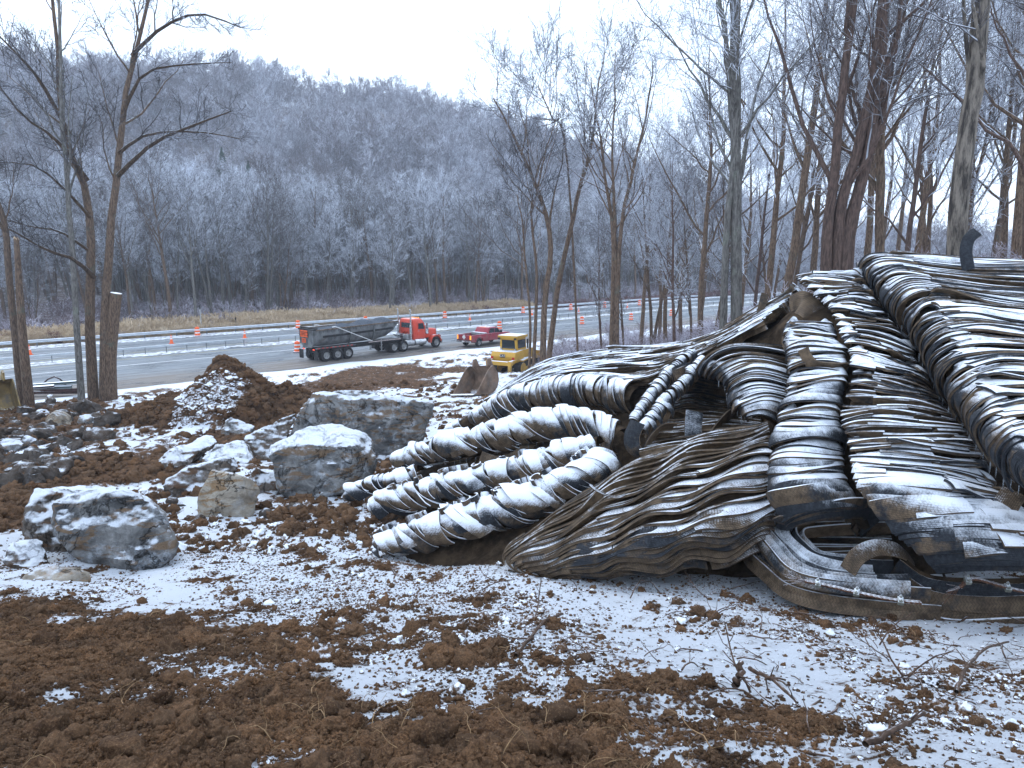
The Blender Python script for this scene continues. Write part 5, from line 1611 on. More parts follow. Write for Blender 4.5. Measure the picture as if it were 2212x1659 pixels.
def boulder(label, base, front, back, bdy, mat, seed, voxel=0.05, amp=0.05, dy0=0.0, sink=0.15):
    y0 = ghit(*base)[1] + dy0
    P = [at(px, py, y0 + dy) for px, py, dy in front] + [at(px, py, y0 + bdy) for px, py in back]
    lo = min(p[2] for p in P)
    P += [np.array([p[0], p[1], p[2] - sink]) for p in P if p[2] < lo + 0.35]
    c = np.mean(P, 0); c[2] = lo
    o = link('boulder', hull_rock([p - c for p in P], voxel, mat, seed, amp))
    o.location = c
    tag(o, label, 'boulder', 'boulders heaped on the slope')

boulder('big frosty grey boulder with flat face, nearest of the heap, clods at its foot', (250, 1225),
        [(108, 1085, .1), (135, 1155, -.05), (205, 1228, -.1), (300, 1224, -.1), (350, 1212, 0), (382, 1168, .25), (348, 1100, .3), (330, 1066, .4), (165, 1062, .35), (120, 1075, .2)],
        [(150, 1075), (330, 1080), (370, 1170), (140, 1170)], 1.1, ROCK_GREY, 1, 0.045)
boulder('frosty boulder half hidden behind the nearest big grey one', (85, 1192),
        [(36, 1150, .0), (60, 1192, -.1), (130, 1197, -.1), (45, 1110, .1), (72, 1052, .5), (140, 1046, .6), (270, 1048, .9), (300, 1064, 1.0), (200, 1150, .3)], [(80, 1075), (250, 1075)], 1.7, ROCK_BROWN, 2, 0.05)
boulder('pale tan layered boulder free of snow', (490, 1117), [(426, 1106, .1), (430, 1066, .1), (458, 1018, .25), (474, 1013, .3), (545, 1036, .2), (560, 1062, .3), (548, 1096, .1), (530, 1112, 0), (445, 1119, -.05)], [(470, 1030), (545, 1045), (540, 1100), (450, 1100)], 0.8, ROCK_TAN, 3, 0.035, 0.03)
boulder('brown soil-caked slab boulder just behind the tan one', (390, 1080), [(352, 1037, .1), (395, 1012, .4), (480, 986, .9), (512, 981, 1.0), (520, 1012, .8), (470, 1030, .5), (430, 1076, .1), (390, 1082, 0), (360, 1066, 0)], [(400, 1020), (500, 1000), (470, 1060)], 1.5, ROCK_BROWN, 4, 0.05)
boulder('largest dark grey block in the heap, thick snow on its sloping top', (690, 1080), [(560, 972, .2), (582, 960, .4), (690, 922, 1.2), (735, 923, 1.4), (790, 941, 1.2), (815, 966, .9), (812, 1012, .7), (800, 1032, .4), (775, 1056, .2), (700, 1076, -.05), (620, 1081, -.05), (603, 1060, 0), (592, 1010, .05), (640, 960, .3), (760, 965, .3)],
        [(600, 965), (740, 925), (805, 955), (790, 1040), (620, 1060)], 2.2, ROCK_GREY, 5, 0.055)
boulder('long tilted slab boulder behind the largest block, frosted blue grey', (890, 985), [(626, 945, .3), (648, 882, .2), (672, 850, .3), (760, 862, 0), (940, 868, .1), (934, 892, .1), (915, 932, 0), (905, 965, -.1), (800, 992, -.2), (690, 985, .1)],
        [(690, 850), (930, 870), (900, 960), (650, 940)], 1.6, ROCK_GREY, 6, 0.06, 0.06, 0.2)
boulder('low snowy slab peeping over the long tilted slab', (760, 872), [(708, 858, 0), (712, 848, .2), (745, 841, .3), (815, 843, .3), (818, 862, 0), (760, 872, -.1)], [(720, 850), (810, 850)], 1.6, ROCK_GREY, 7, 0.07, 0.05, -3.0)
boulder('brown wedge boulder leaning on the largest block', (560, 992), [(528, 945, .3), (560, 932, .5), (612, 896, 1.0), (646, 884, 1.2), (632, 926, .8), (616, 962, .4), (582, 992, 0), (540, 988, 0)], [(560, 940), (630, 900), (600, 975)], 1.7, ROCK_BROWN, 8, 0.055)
boulder('round snow-capped boulder at the back of the heap', (515, 945), [(478, 940, 0), (484, 906, .2), (502, 898, .4), (550, 921, .5), (534, 946, 0), (500, 950, -.1)], [(490, 910), (540, 930)], 1.0, ROCK_GREY, 9, 0.05)
boulder('dark slab boulder lying flat with a thin snow edge beside the track', (390, 1012), [(334, 1000, .1), (365, 975, .5), (440, 941, 1.6), (476, 946, 1.6), (450, 972, .8), (402, 1006, .1), (350, 1017, -.05)], [(380, 980), (460, 955), (400, 1000)], 2.2, ROCK_BROWN, 10, 0.05)
boulder('flat boulder under an unbroken sheet of snow', (490, 1008), [(434, 990, .1), (468, 962, .6), (530, 951, .9), (548, 990, .3), (520, 1006, 0), (480, 1010, -.05)], [(470, 965), (540, 970)], 1.4, ROCK_GREY, 11, 0.05)
boulder('small snowy boulder between the long slab and the mats', (938, 1002), [(904, 988, 0), (930, 957, .3), (966, 962, .4), (972, 988, .1), (940, 1003, -.05)], [(930, 965), (965, 975)], 0.8, ROCK_GREY, 12, 0.05)
boulder('snow-dusted brown boulder wedged between the tan one and the largest block', (565, 1073), [(520, 1034, .1), (540, 1006, .3), (600, 1020, .4), (612, 1060, .2), (570, 1077, 0)], [(545, 1015), (600, 1050)], 0.7, ROCK_BROWN, 13, 0.045)
boulder('low brown rock at the picture edge under the frosty boulder', (55, 1228), [(4, 1216, 0), (20, 1172, .3), (92, 1166, .4), (112, 1202, .2), (60, 1229, -.05)], [(30, 1180), (100, 1190)], 0.7, ROCK_BROWN, 14, 0.045)
boulder('flat pale rock bedded in snow at the foot of the nearest boulders', (120, 1262), [(44, 1243, .1), (120, 1222, .3), (200, 1240, .2), (125, 1263, -.05)], [(90, 1235), (170, 1240)], 0.5, ROCK_TAN, 15, 0.035, 0.03)

# rubble by the roadside trees: a few broken shapes, each stone its own
rg = np.random.default_rng(33)
RUB = []
for i in range(7):
    pts = rg.normal(0, 1, (16, 3)); pts /= np.linalg.norm(pts, axis=1, keepdims=True)
    pts *= np.array([0.55, 0.45, 0.36]) * rg.uniform(0.85, 1.15, (16, 1))
    RUB.append(hull_rock([Vector(p) for p in pts], 0.075, [ROCK_DIRTY, ROCK_DIRTY, ROCK_DIRTY, ROCK_DIRTY, ROCK_GREY, ROCK_DIRTY, ROCK_TAN][i], 60 + i, 0.04))
def stone(px, py, s, k, label, group=None, name='rock'):
    q = ghit(px, py)
    o = link(name, RUB[k])
    o.location = (q[0], q[1], float(gz(q[:1], q[1:])[0]) + 0.12 * s)
    o.rotation_euler = (rg.uniform(-0.5, 0.5), rg.uniform(-0.5, 0.5), rg.uniform(0, 6.28))
    o.scale = (s, s * rg.uniform(0.8, 1.1), s * rg.uniform(0.8, 1.15))
    tag(o, label, 'rock', group)
stone(130, 920, 1.5, 6, 'pale tan stone standing out of the dirty rubble below the roadside trees')
stone(195, 893, 1.6, 2, 'large brown stone at the top of the rubble, below the sawn trunk')
stone(335, 892, 0.8, 4, 'lone dark stone with a snowy top in front of the earth mound')
stone(110, 868, 0.9, 4, 'grey stone lying at the foot of the slim tree')
n_ = 0
for i in range(400):
    if n_ >= 110: break
    px, py = rg.uniform(-60, 250), rg.uniform(868, 1062)
    lim = 60 + 200 * (1 - abs(py - 930) / 150.0)
    if px > lim: continue
    stone(px, py, 0.45 + 0.9 * rg.uniform(0, 1) ** 2.2, kk := int(rg.choice([0, 1, 2, 3, 4, 5], p=[.25, .2, .15, .2, .1, .1])), ('grey snow-topped' if kk == 4 else 'dirt-coated') + ' broken stone ' + ('at the back of the rubble below the trees' if py < 905 else 'in the middle of the rubble' if py < 965 else 'in the near rubble beside the worn track'), 'rubble stones'); n_ += 1
for i in range(14):
    px, py = rg.uniform(380, 900), rg.uniform(1085, 1200)
    if px > 800 or py < 1085 + (px - 380) * 0.1: pass
    stone(rg.uniform(330, 640), rg.uniform(1075, 1130), 0.25 + 0.35 * rg.uniform() ** 2, int(rg.integers(0, 6)), 'small stone among the clods at the foot of the boulders', 'small stones by the boulders')

# ------------------------------------------------------------------ clods, roots and twigs
def clod_material():
    M = Mat('clods', 0.95, 0.12)
    p = M.pos()
    soil = soil_color(M, p)
    soil = M.mix(M.math('MULTIPLY', M.rnd(), 0.45), soil, (0.13, 0.082, 0.05))
    s = M.attr('snow', 'INSTANCER')
    f = M.math('ADD', M.math('SUBTRACT', M.nz(), 0.62), M.math('MULTIPLY', M.math('SUBTRACT', M.noise(22, p, 5, 0.7), 0.5), 1.3))
    f = M.smooth(M.math('ADD', f, M.math('MULTIPLY', M.math('SUBTRACT', s, 0.72), 1.9)), -0.05, 0.35)
    M.color(M.mix(f, soil, SNOW))
    M.bump(M.noise(70, p, 5, 0.75), 0.8, 0.015)
    return M.m
CLODM = clod_material()
def clod_proto(seed):
    bm = bmesh.new()
    bmesh.ops.create_icosphere(bm, subdivisions=4 if seed < 702 else 3, radius=1.0)
    me = bpy.data.meshes.new('clod'); bm.to_mesh(me); bm.free()
    co = np.zeros(len(me.vertices) * 3, np.float32); me.vertices.foreach_get('co', co); co = co.reshape(-1, 3)
    rg = np.random.default_rng(seed)
    d = 1 + fbm(co, 0.9, 2, seed) * 0.4 + np.abs(fbm(co, 2.3, 3, seed + 5)) * 0.45 + fbm(co, 4.5, 3, seed + 8, 0.7) * 0.22
    co = co * d[:, None] * rg.uniform(0.75, 1.2, 3) * np.array([1, 1, 0.8])
    me.vertices.foreach_set('co', co.ravel())
    me.polygons.foreach_set('use_smooth', np.ones(len(me.polygons), bool))
    me.materials.append(CLODM); me.update()
    return proto('clod', me)
CLODS = [clod_proto(700 + i) for i in range(7)]
rg = np.random.default_rng(44)
def strew(name, n, y0, y1, s0, s1, pw, seed, want=None, label=None):
    y = np.exp(rg.uniform(np.log(y0), np.log(y1), n * 2))
    y = np.where(rg.uniform(0, 1, n * 2) < 0.5, y, rg.uniform(y0, y1, n * 2))
    x = y * rg.uniform(-0.86, 0.86, n * 2)
    b = bare(x, y)
    cl = np.clip(vnoise(p2(x, y), 1.1, 61) + 0.6 * vnoise(p2(x, y), 3.1, 62), 0, 1)
    dens = 0.05 + 0.7 * b + 0.75 * cl + 0.55 * (1 - sstep(-0.4, 0.5, sdist(x, y, CLODDY)))
    if want is not None: dens = dens * want(x, y, b)
    k = rg.uniform(0, 1, n * 2) < dens
    x, y, b = x[k][:n], y[k][:n], b[k][:n]
    s = s0 + (s1 - s0) * rg.uniform(0, 1, len(x)) ** pw
    s = s * (0.75 + 0.5 * b)
    z = gz(x, y) + lumps(x, y, b) + s * 0.18
    sn = np.clip((1 - b) * rg.uniform(0.25, 0.9, len(x)) + rg.uniform(0, 0.3, len(x)) ** 2, 0, 1)
    scatter(name, np.stack([x, y, z], -1), s, CLODS, tilt=0.6, attrs={'snow': sn}, seed=seed)
strew('soil_crumbs', 90000, 1.8, 12, 0.003, 0.020, 2.4, 1)
strew('bare_soil_crumbs', 60000, 1.8, 6.5, 0.003, 0.013, 1.8, 5, lambda x, y, b: b)
strew('soil_clods', 3400, 2.2, 16, 0.016, 0.075, 4.0, 2)
strew('soil_lumps', 16000, 11, 48, 0.02, 0.15, 3.4, 3, lambda x, y, b: np.where(road_o(x, y) < 49, 0.8, 0.0))
# clods on the mound
n = 2600
x, y = MOUND[0] + rg.uniform(-5.5, 5.5, n), MOUND[1] + rg.uniform(-4, 3, n)
k = mound_h(x, y) > 0.08
x, y = x[k], y[k]; b = bare(x, y)
scatter('mound_clods', np.stack([x, y, gz(x, y) + lumps(x, y, b) + 0.02], -1), 0.04 + 0.16 * rg.uniform(0, 1, len(x)) ** 3, CLODS, tilt=0.6, attrs={'snow': np.clip((1 - b) * 0.8, 0, 1)}, seed=4)

ROOT = plain('pale_roots', (0.30, 0.19, 0.10), 0.8, 0.2, var=0.25, scale=20)
STICK = plain('wet_sticks', (0.085, 0.052, 0.036), 0.8, 0.2, var=0.3, scale=25, snow=0.93)
def root_proto(seed, mat, L, r, curl):
    rg = np.random.default_rng(seed)
    P = np.zeros((1, 9, 3)); d = np.array([1.0, 0, 0.25])
    for i in range(1, 9):
        d = d + rg.normal(0, curl, 3) + np.array([0, 0, -0.06]); d /= np.linalg.norm(d)
        P[0, i] = P[0, i - 1] + d * L / 8
    r0 = np.linspace(r, r * 0.45, 9)[None]
    A, ra = sprout(rg, P, r0, 3, 0.2, 0.9, L * 0.35, 0.7, 4, 0.0, 0.4, 0.6, 0.12, 0.3, r * 0.35)
    v, q = join_tubes([(P, r0, 5), (A, ra, 4)])
    return proto('root', np_mesh('root', v, q, True, [mat]))
ROOTP = [root_proto(800 + i, ROOT, 0.24, 0.0021, 0.36) for i in range(5)]
STICKP = [root_proto(820 + i, STICK, 0.32, 0.0055, 0.16) for i in range(5)]
def lie(name, n, protos, y0, y1, lo, hi, seed, sel, s0=0.5, s1=1.6):
    y = rg.uniform(y0, y1, n * 3); x = y * rg.uniform(-0.85, 0.85, n * 3)
    b = bare(x, y)
    k = sel(x, y, b) & (rg.uniform(0, 1, n * 3) < 0.25 + np.clip(vnoise(p2(x, y), 0.8, 91), 0, 1))
    x, y, b = x[k][:n], y[k][:n], b[k][:n]
    z = gz(x, y) + lumps(x, y, b) + 0.012
    scatter(name, np.stack([x, y, z], -1), s0 + (s1 - s0) * rg.uniform(0, 1, len(x)) ** 2, protos, tilt=0.35, seed=seed)
lie('loose_roots', 300, ROOTP, 2.0, 7.0, 0, 1, 31, lambda x, y, b: (b > 0.5))
lie('root_tangle', 130, ROOTP, 2.6, 3.7, 0, 1, 32, lambda x, y, b: (b > 0.4) & (x > -1.2) & (x < 1.8), 0.8, 1.7)
lie('twig_litter', 480, STICKP, 2.5, 11, 0, 1, 33, lambda x, y, b: (b < 0.6) & (x > -0.5))
lie('slash', 500, STICKP, 14, 46, 0, 1, 34, lambda x, y, b: (b < 0.6) & (x > -4) & (road_o(x, y) < 46), 1.2, 4.0)
def branch(label, pts, r, fork=None):
    P = []
    for px, py, dz in pts:
        q = ghit(px, py)
        P.append(np.array([q[0], q[1], float(gz(q[:1], q[1:])[0]) + 0.05 + dz]))
    P = np.array(P); c = P.mean(0)
    C = crom(P - c, np.linspace(0, len(P) - 1, 14))
    C += np.random.default_rng(int(pts[0][0])).normal(0, r * 0.35, C.shape)
    parts = [(C[None], np.linspace(r, r * 0.6, 14)[None], 8)]
    A, ra = sprout(np.random.default_rng(int(pts[0][1])), C[None], parts[0][1], 3, 0.2, 0.9, 0.16, 0.8, 4, 0.1, 0.4, 0.45, 0.08, 0.3, 0.003)
    v, q = join_tubes(parts + [(A, ra, 5)])
    o = link('fallen_branch', np_mesh('fallen_branch', v, q, True, [STICK])); o.location = c
    tag(o, label, 'branch')
branch('snow-lined curved branch lying across the snowy clods in the middle', [(1112, 1440, 0.0), (1140, 1410, .03), (1180, 1365, .06), (1215, 1350, .05)], 0.017)
branch('bowed branch in the snow below the coiled mat end', [(2060, 1510, 0), (2085, 1470, .05), (2125, 1430, .06), (2175, 1405, .02)], 0.014)
branch('dark broken branch pointing down into the bare soil edge', [(1615, 1480, .05), (1660, 1500, .04), (1720, 1535, 0)], 0.015)
branch('knobbly branch half buried near the lower picture edge', [(1870, 1640, 0), (1930, 1615, .04), (1990, 1590, .06)], 0.018)
branch('thin upright twig sticking out of the snow before the braided mat', [(1155, 1350, 0), (1163, 1325, .08), (1168, 1315, .28)], 0.008)
branch('short thick stub of wood standing in the snow', [(1585, 1500, 0), (1592, 1494, .05), (1598, 1490, .12)], 0.026)
branch('frosted pale twig resting against the foot of the pile', [(2075, 1355, .02), (2120, 1345, .08), (2170, 1335, .1), (2210, 1340, .1)], 0.013)
# ------------------------------------------------------------------ vehicles
def paint(name, c, dirt=0.5, rough=0.35, snow=0.92):
    M = Mat(name, rough, 0.5)
    p = M.obj()
    n = M.noise(1.5, p, 6, 0.7)
    z = M.n('SeparateXYZ', {0: p}).outputs[2]
    col = M.mix(M.smooth(n, 0.3, 0.7), tuple(x * 0.85 for x in c), c)
    d = M.smooth(M.math('ADD', n, M.math('MULTIPLY', z, -0.16)), 0.42 - dirt * 0.35, 0.75 - dirt * 0.35)
    col = M.mix(M.math('MULTIPLY', d, 0.55), col, (0.16, 0.13, 0.105))
    col = M.snow(col, snow, snow + 0.12, 6, 0.12)
    M.color(col)
    M.rough(M.math('ADD', rough, M.math('MULTIPLY', d, 0.4)))
    return M.m
RED = paint('red_cab_paint', (0.70, 0.065, 0.03), 0.4)
MAROON = paint('crimson_paint', (0.33, 0.012, 0.035), 0.5)
YELLOW = paint('yellow_machine_paint', (0.62, 0.34, 0.035), 0.5, 0.5, 0.86)
TUB = plain('worn_grey_tub', (0.16, 0.165, 0.165), 0.6, 0.4, 0.25, 0.25, 1.8, None, ((0.10, 0.05, 0.025), 0.55, 0.75))
TYRE = plain('tyre_rubber', (0.022, 0.022, 0.024), 0.85, 0.2, var=0.3, scale=12, dirt=((0.10, 0.085, 0.07), 0.5, 0.6))
RIM = plain('alloy_rim', (0.42, 0.42, 0.42), 0.4, 0.5, 0.6, 0.2, 12, dirt=((0.12, 0.1, 0.08), 0.45, 0.6))
BLACK = plain('black_chassis', (0.018, 0.018, 0.02), 0.6, 0.3, var=0.3, scale=6, dirt=((0.09, 0.075, 0.06), 0.5, 0.6))
CHROME = plain('chrome', (0.62, 0.63, 0.64), 0.22, 0.5, 0.9, 0.06, 8)
ALU = plain('aluminium', (0.45, 0.46, 0.47), 0.4, 0.5, 0.7, 0.12, 5)
GLASS = plain('dark_glass', (0.02, 0.03, 0.035), 0.08, 0.6, var=0.1)
GRAVEL = Mat('dark_asphalt_mix', 0.9, 0.2)
GRAVEL.color(GRAVEL.mix(GRAVEL.smooth(GRAVEL.noise(8, None, 6, 0.7), 0.35, 0.7), (0.045, 0.055, 0.07), (0.10, 0.115, 0.14)))
GRAVEL.bump(GRAVEL.noise(25, None, 5, 0.7), 0.7, 0.05)
GRAVEL = GRAVEL.m
def emit(name, c, s):
    M = Mat(name, 0.4); M.color(c)
    M.set(M.b.inputs['Emission Color'], c); M.b.inputs['Emission Strength'].default_value = s
    return M.m
TAIL = emit('lit_tail_lamp', (1.0, 0.08, 0.03), 0.7)
AMBER = emit('lit_amber_lamp', (1.0, 0.36, 0.05), 0.6)
ORANGE_SIGN = plain('orange_sign', (0.85, 0.13, 0.03), 0.6, 0.3, var=0.12)
WHITEP = plain('white_paint', (0.75, 0.75, 0.73), 0.5, 0.4, var=0.08)

def text_mesh(txt, size, mat, depth=0.004):
    cu = bpy.data.curves.new('lettering', 'FONT')
    cu.body = txt; cu.size = size; cu.align_x = 'CENTER'; cu.align_y = 'CENTER'; cu.extrude = depth; cu.resolution_u = 2; cu.space_line = 0.8
    o = bpy.data.objects.new('tmp', cu); COL.objects.link(o)
    me = bpy.data.meshes.new_from_object(o.evaluated_get(bpy.context.evaluated_depsgraph_get()))
    bpy.data.objects.remove(o)
    me.materials.clear(); me.materials.append(mat)
    return me

def wheel_mesh(r, w, dual=False):
    """axis along y, outer face towards -y"""
    t = MB(); h = w / 2
    t.lathe([(r * 0.58, -h), (r * 0.86, -h), (r * 0.97, -h * 0.8), (r, -h * 0.5), (r, h * 0.5), (r * 0.97, h * 0.8), (r * 0.86, h), (r * 0.58, h)], axis='y', k=28, caps=False)
    q = MB()
    q.lathe([(r * 0.60, h * 0.9), (r * 0.60, -h * 0.92), (r * 0.56, -h * 1.0), (r * 0.52, -h * 0.8), (r * 0.46, -h * 0.45), (r * 0.26, -h * 0.35), (r * 0.22, -h * 0.85), (r * 0.10, -h * 0.95), (0.005, -h * 0.95)], axis='y', k=24, caps=False)
    for j in range(10):
        a = j * 0.628
        q.tube([(r * 0.34 * math.cos(a), -h * 0.36, r * 0.34 * math.sin(a)), (r * 0.34 * math.cos(a), -h * 0.62, r * 0.34 * math.sin(a))], r * 0.035, 6)
    return t.mesh('tyre', TYRE), q.mesh('rim', RIM)
def add_wheel(parent, meshes, x, y, z, flip=False):
    o = link('wheel', meshes[0], parent)
    o.location = (x, y, z)
    o.rotation_euler = (0, random.uniform(0, 3), math.pi if flip else 0)
    rm = link('rim', meshes[1], o)
    return o

# ---- dump truck: local x runs forward, y to its left, origin under the hindmost axle
RIGHT = np.array([0.745, -0.667])
T0 = np.array([-15.92, 60.31]) - RIGHT * 1.12
tr = empty('dump_truck', (T0[0], T0[1], 0.0), math.atan2(0.745, 0.667), 'red tractor truck hauling a long grey half-round dump trailer along the highway', 'dump truck')
BW = wheel_mesh(0.52, 0.28)
for x in (0, 1.15, 2.25, 7.35, 8.5):
    for s in (-1, 1):
        add_wheel(tr, BW, x, s * 1.10, 0.52, s > 0)
        add_wheel(tr, BW, x, s * 0.78, 0.52, s > 0)
    mb = MB().tube([(x, -1.0, 0.52), (x, 1.0, 0.52)], 0.09, 8); mb.build('axle', BLACK, tr)
SW = wheel_mesh(0.53, 0.32)
for s in (-1, 1): add_wheel(tr, SW, 12.62, s * 1.06, 0.53, s > 0)
# trailer tub: half-round section, upswept nose
def tub_ring(x, w, zt, zb, inner=0.0, n=14):
    r = []
    for j in range(n + 1):
        a = math.pi * j / n
        c, s_ = math.cos(a), math.sin(a)
        yy = (w - inner) * (abs(c) ** 0.62) * (1 if c >= 0 else -1)
        r.append((x, -yy, zt - (zt - zb - inner) * (s_ ** 0.75)))
    return r
secs = [(-0.95, 1.22, 2.72, 1.28), (0.2, 1.24, 2.74, 1.26), (3.0, 1.25, 2.80, 1.28), (5.6, 1.25, 2.86, 1.34), (6.8, 1.24, 2.89, 1.55), (7.5, 1.22, 2.91, 1.95), (7.9, 1.20, 2.92, 2.6)]
rings = []
for x, w, zt, zb in secs:
    o_ = tub_ring(x, w, zt, zb); i_ = tub_ring(x, w, zt, zb, 0.05)
    rings.append(o_ + i_[::-1])
MB().loft(rings).build('tub', TUB, tr, smooth=False)
nose = tub_ring(7.9, 1.20, 2.92, 2.6)
MB().add([p for p in nose] + [(p[0] + 0.04, p[1], p[2]) for p in nose], [tuple(range(15)), tuple(range(29, 14, -1))] + [(i, i + 15, (i + 1) % 15 + 15, (i + 1) % 15) for i in range(15)]).build('front_wall', TUB, tr)
for s in (-1, 1):
    mb = MB()
    mb.loft([[(x, s * (w - 0.03), zt - 0.04), (x, s * (w + 0.07), zt - 0.04), (x, s * (w + 0.07), zt + 0.06), (x, s * (w - 0.03), zt + 0.06)] for x, w, zt, zb in secs])
    mb.build('top_rail', plain('rusty_rail', (0.16, 0.115, 0.085), 0.7, 0.3, 0.2, 0.3, 5), tr)
    mb = MB()
    for k in range(22):
        x = -0.6 + k * 0.38
        mb.box((x, s * 1.25 - 0.03, 2.5 + 0.022 * x), (x + 0.05, s * 1.25 + 0.035, 2.72 + 0.022 * x))
    mb.build('rail_brackets', TUB, tr)
    for x in (2.55, 5.05):
        pts = [(x, s * 1.29, 2.7), (x, s * 1.31, 2.2), (x, s * 1.22, 1.75), (x, s * 1.0, 1.40), (x, s * 0.8, 1.22)]
        mb = MB()
        for a, b in zip(pts[:-1], pts[1:]):
            mb.add([(a[0] - .07, a[1], a[2]), (a[0] + .07, a[1], a[2]), (b[0] + .07, b[1], b[2]), (b[0] - .07, b[1], b[2]), (a[0] - .07, a[1] - s * .1, a[2]), (a[0] + .07, a[1] - s * .1, a[2]), (b[0] + .07, b[1] - s * .1, b[2]), (b[0] - .07, b[1] - s * .1, b[2])],
                   [(0, 1, 2, 3), (7, 6, 5, 4), (0, 4, 5, 1), (1, 5, 6, 2), (2, 6, 7, 3), (3, 7, 4, 0)])
        mb.build('side_brace', TUB, tr)
    mb = MB()
    mb.loft([[(x, s * 1.268, z - 0.09), (x, s * 1.283, z - 0.09), (x, s * 1.283, z + 0.09), (x, s * 1.268, z + 0.09)] for x, z in ((-0.3, 2.15), (2.4, 2.2), (7.2, 2.36))])
    mb.build('stripe', BLACK, tr)
    mb = MB().box((-0.9, s * 0.98 - 0.03, 1.10), (3.2, s * 0.98 + 0.03, 1.22)); mb.build('side_sill', TUB, tr)
    mb = MB()
    for k in range(9): mb.box((-0.7 + k * 0.42, s * 1.015 - 0.005, 1.12), (-0.5 + k * 0.42, s * 1.015 + 0.005, 1.19))
    mb.build('reflector', plain('red_reflector', (0.55, 0.03, 0.02), 0.4), tr)
    mb = MB().box((-1.0, s * 1.1 - 0.32, 0.22), (-0.97, s * 1.1 + 0.3, 1.0)); mb.build('mud_flap', BLACK, tr)
    mb = MB().box((6.6, s * 1.0 - 0.28, 0.3), (6.63, s * 1.0 + 0.28, 0.95)); mb.build('mud_flap', BLACK, tr)
    mb = MB().box((-0.96, s * 0.75 - 0.12, 1.02), (-0.93, s * 0.75 + 0.12, 1.10)); mb.build('tail_lamp', TAIL, tr)
    mb = MB().tube([(6.15, s * 0.85, 0.32), (6.15, s * 0.85, 1.35)], 0.06, 8); mb.box((6.0, s * 0.85 - .12, 0.28), (6.3, s * 0.85 + .12, 0.33)); mb.build('landing_leg', ALU, tr)
mb = MB()
for s in (-1, 1): mb.box((-0.9, s * 0.45 - 0.06, 0.85), (8.9, s * 0.45 + 0.06, 1.12))
for x in (-0.8, 1.5, 3.6, 5.8, 8.4): mb.box((x, -0.5, 0.88), (x + 0.12, 0.5, 1.08))
mb.box((6.3, -0.95, 1.12), (8.6, 0.95, 1.2))
mb.build('trailer_frame', BLACK, tr)
mb = MB().box((4.6, -1.02, 1.2), (8.3, -0.98, 1.28)); mb.build('side_rail', plain('striped_rail', (0.5, 0.42, 0.4), 0.5, var=0.3, scale=9), tr)
# tailgate with sign boards
gate = MB().prism([(-1.2, 2.75), (1.2, 2.75), (1.2, 2.3), (0.98, 1.55), (0.6, 1.22), (-0.6, 1.22), (-0.98, 1.55), (-1.2, 2.3)], -1.06, -0.96, plane='yz').build('tailgate', TUB, tr)
for yy in (-1.0, 0, 1.0): MB().box((-1.12, yy - 0.05, 1.5), (-1.06, yy + 0.05, 2.72)).build('gate_rib', TUB, gate)
MB().box((-1.12, -1.25, 2.72), (-0.9, 1.25, 2.82)).build('hinge_bar', BLACK, tr)
sg = MB().box((-1.165, -0.25, 2.10), (-1.145, 0.85, 2.68)).build('sign_board', ORANGE_SIGN, gate)
lt = link('lettering', text_mesh('CONSTRUCTION\nVEHICLE\nDO NOT FOLLOW', 0.165, BLACK), tr)
lt.location = (-1.172, 0.30, 2.39); lt.rotation_euler = (math.pi / 2, 0, -math.pi / 2)
MB().box((-1.165, 0.05, 1.62), (-1.145, 0.62, 1.98)).build('sign_board', ORANGE_SIGN, gate)
lt = link('lettering', text_mesh('KEEP\nBACK', 0.15, BLACK), tr)
lt.location = (-1.172, 0.335, 1.80); lt.rotation_euler = (math.pi / 2, 0, -math.pi / 2)
MB().tube([(0.6, -1.33, 2.92), (0.9, -1.36, 2.95), (4.55, -1.36, 1.45), (4.75, -1.34, 1.38)], 0.035, 8).build('tarp_arm', WHITEP, tr)
MB().tube([(0.6, 1.33, 2.92), (0.9, 1.36, 2.95), (4.55, 1.36, 1.45)], 0.035, 8).build('tarp_arm', WHITEP, tr)
MB().tube([(-0.85, -1.3, 2.88), (-0.85, 1.3, 2.88)], 0.07, 10).build('tarp_roll', BLACK, tr)
# tractor
mb = MB()
for s in (-1, 1): mb.box((6.7, s * 0.43 - 0.05, 0.72), (12.9, s * 0.43 + 0.05, 0.98))
mb.lathe([(0.55, 0.0), (0.55, 0.1)], (7.95, 0, 1.05), 'z', 16); mb.box((9.0, -0.9, 0.98), (9.75, 0.9, 1.03))
mb.build('chassis', BLACK, tr)
cab = MB().loft([[(9.85, -1.02, 0.98), (11.35, -1.02, 0.98), (11.35, 1.02, 0.98), (9.85, 1.02, 0.98)], [(9.85, -1.03, 1.9), (11.42, -1.03, 1.9), (11.42, 1.03, 1.9), (9.85, 1.03, 1.9)],
                 [(9.86, -1.0, 2.6), (11.2, -0.98, 2.6), (11.2, 0.98, 2.6), (9.86, 1.0, 2.6)], [(9.9, -0.92, 2.9), (11.05, -0.88, 2.88), (11.05, 0.88, 2.88), (9.9, 0.92, 2.9)], [(10.05, -0.75, 2.99), (10.9, -0.72, 2.97), (10.9, 0.72, 2.97), (10.05, 0.75, 2.99)]]).build('cab', RED, tr, bevel=0.04)
MB().box((9.835, -0.72, 2.10), (9.86, 0.72, 2.58)).build('rear_window', GLASS, cab)
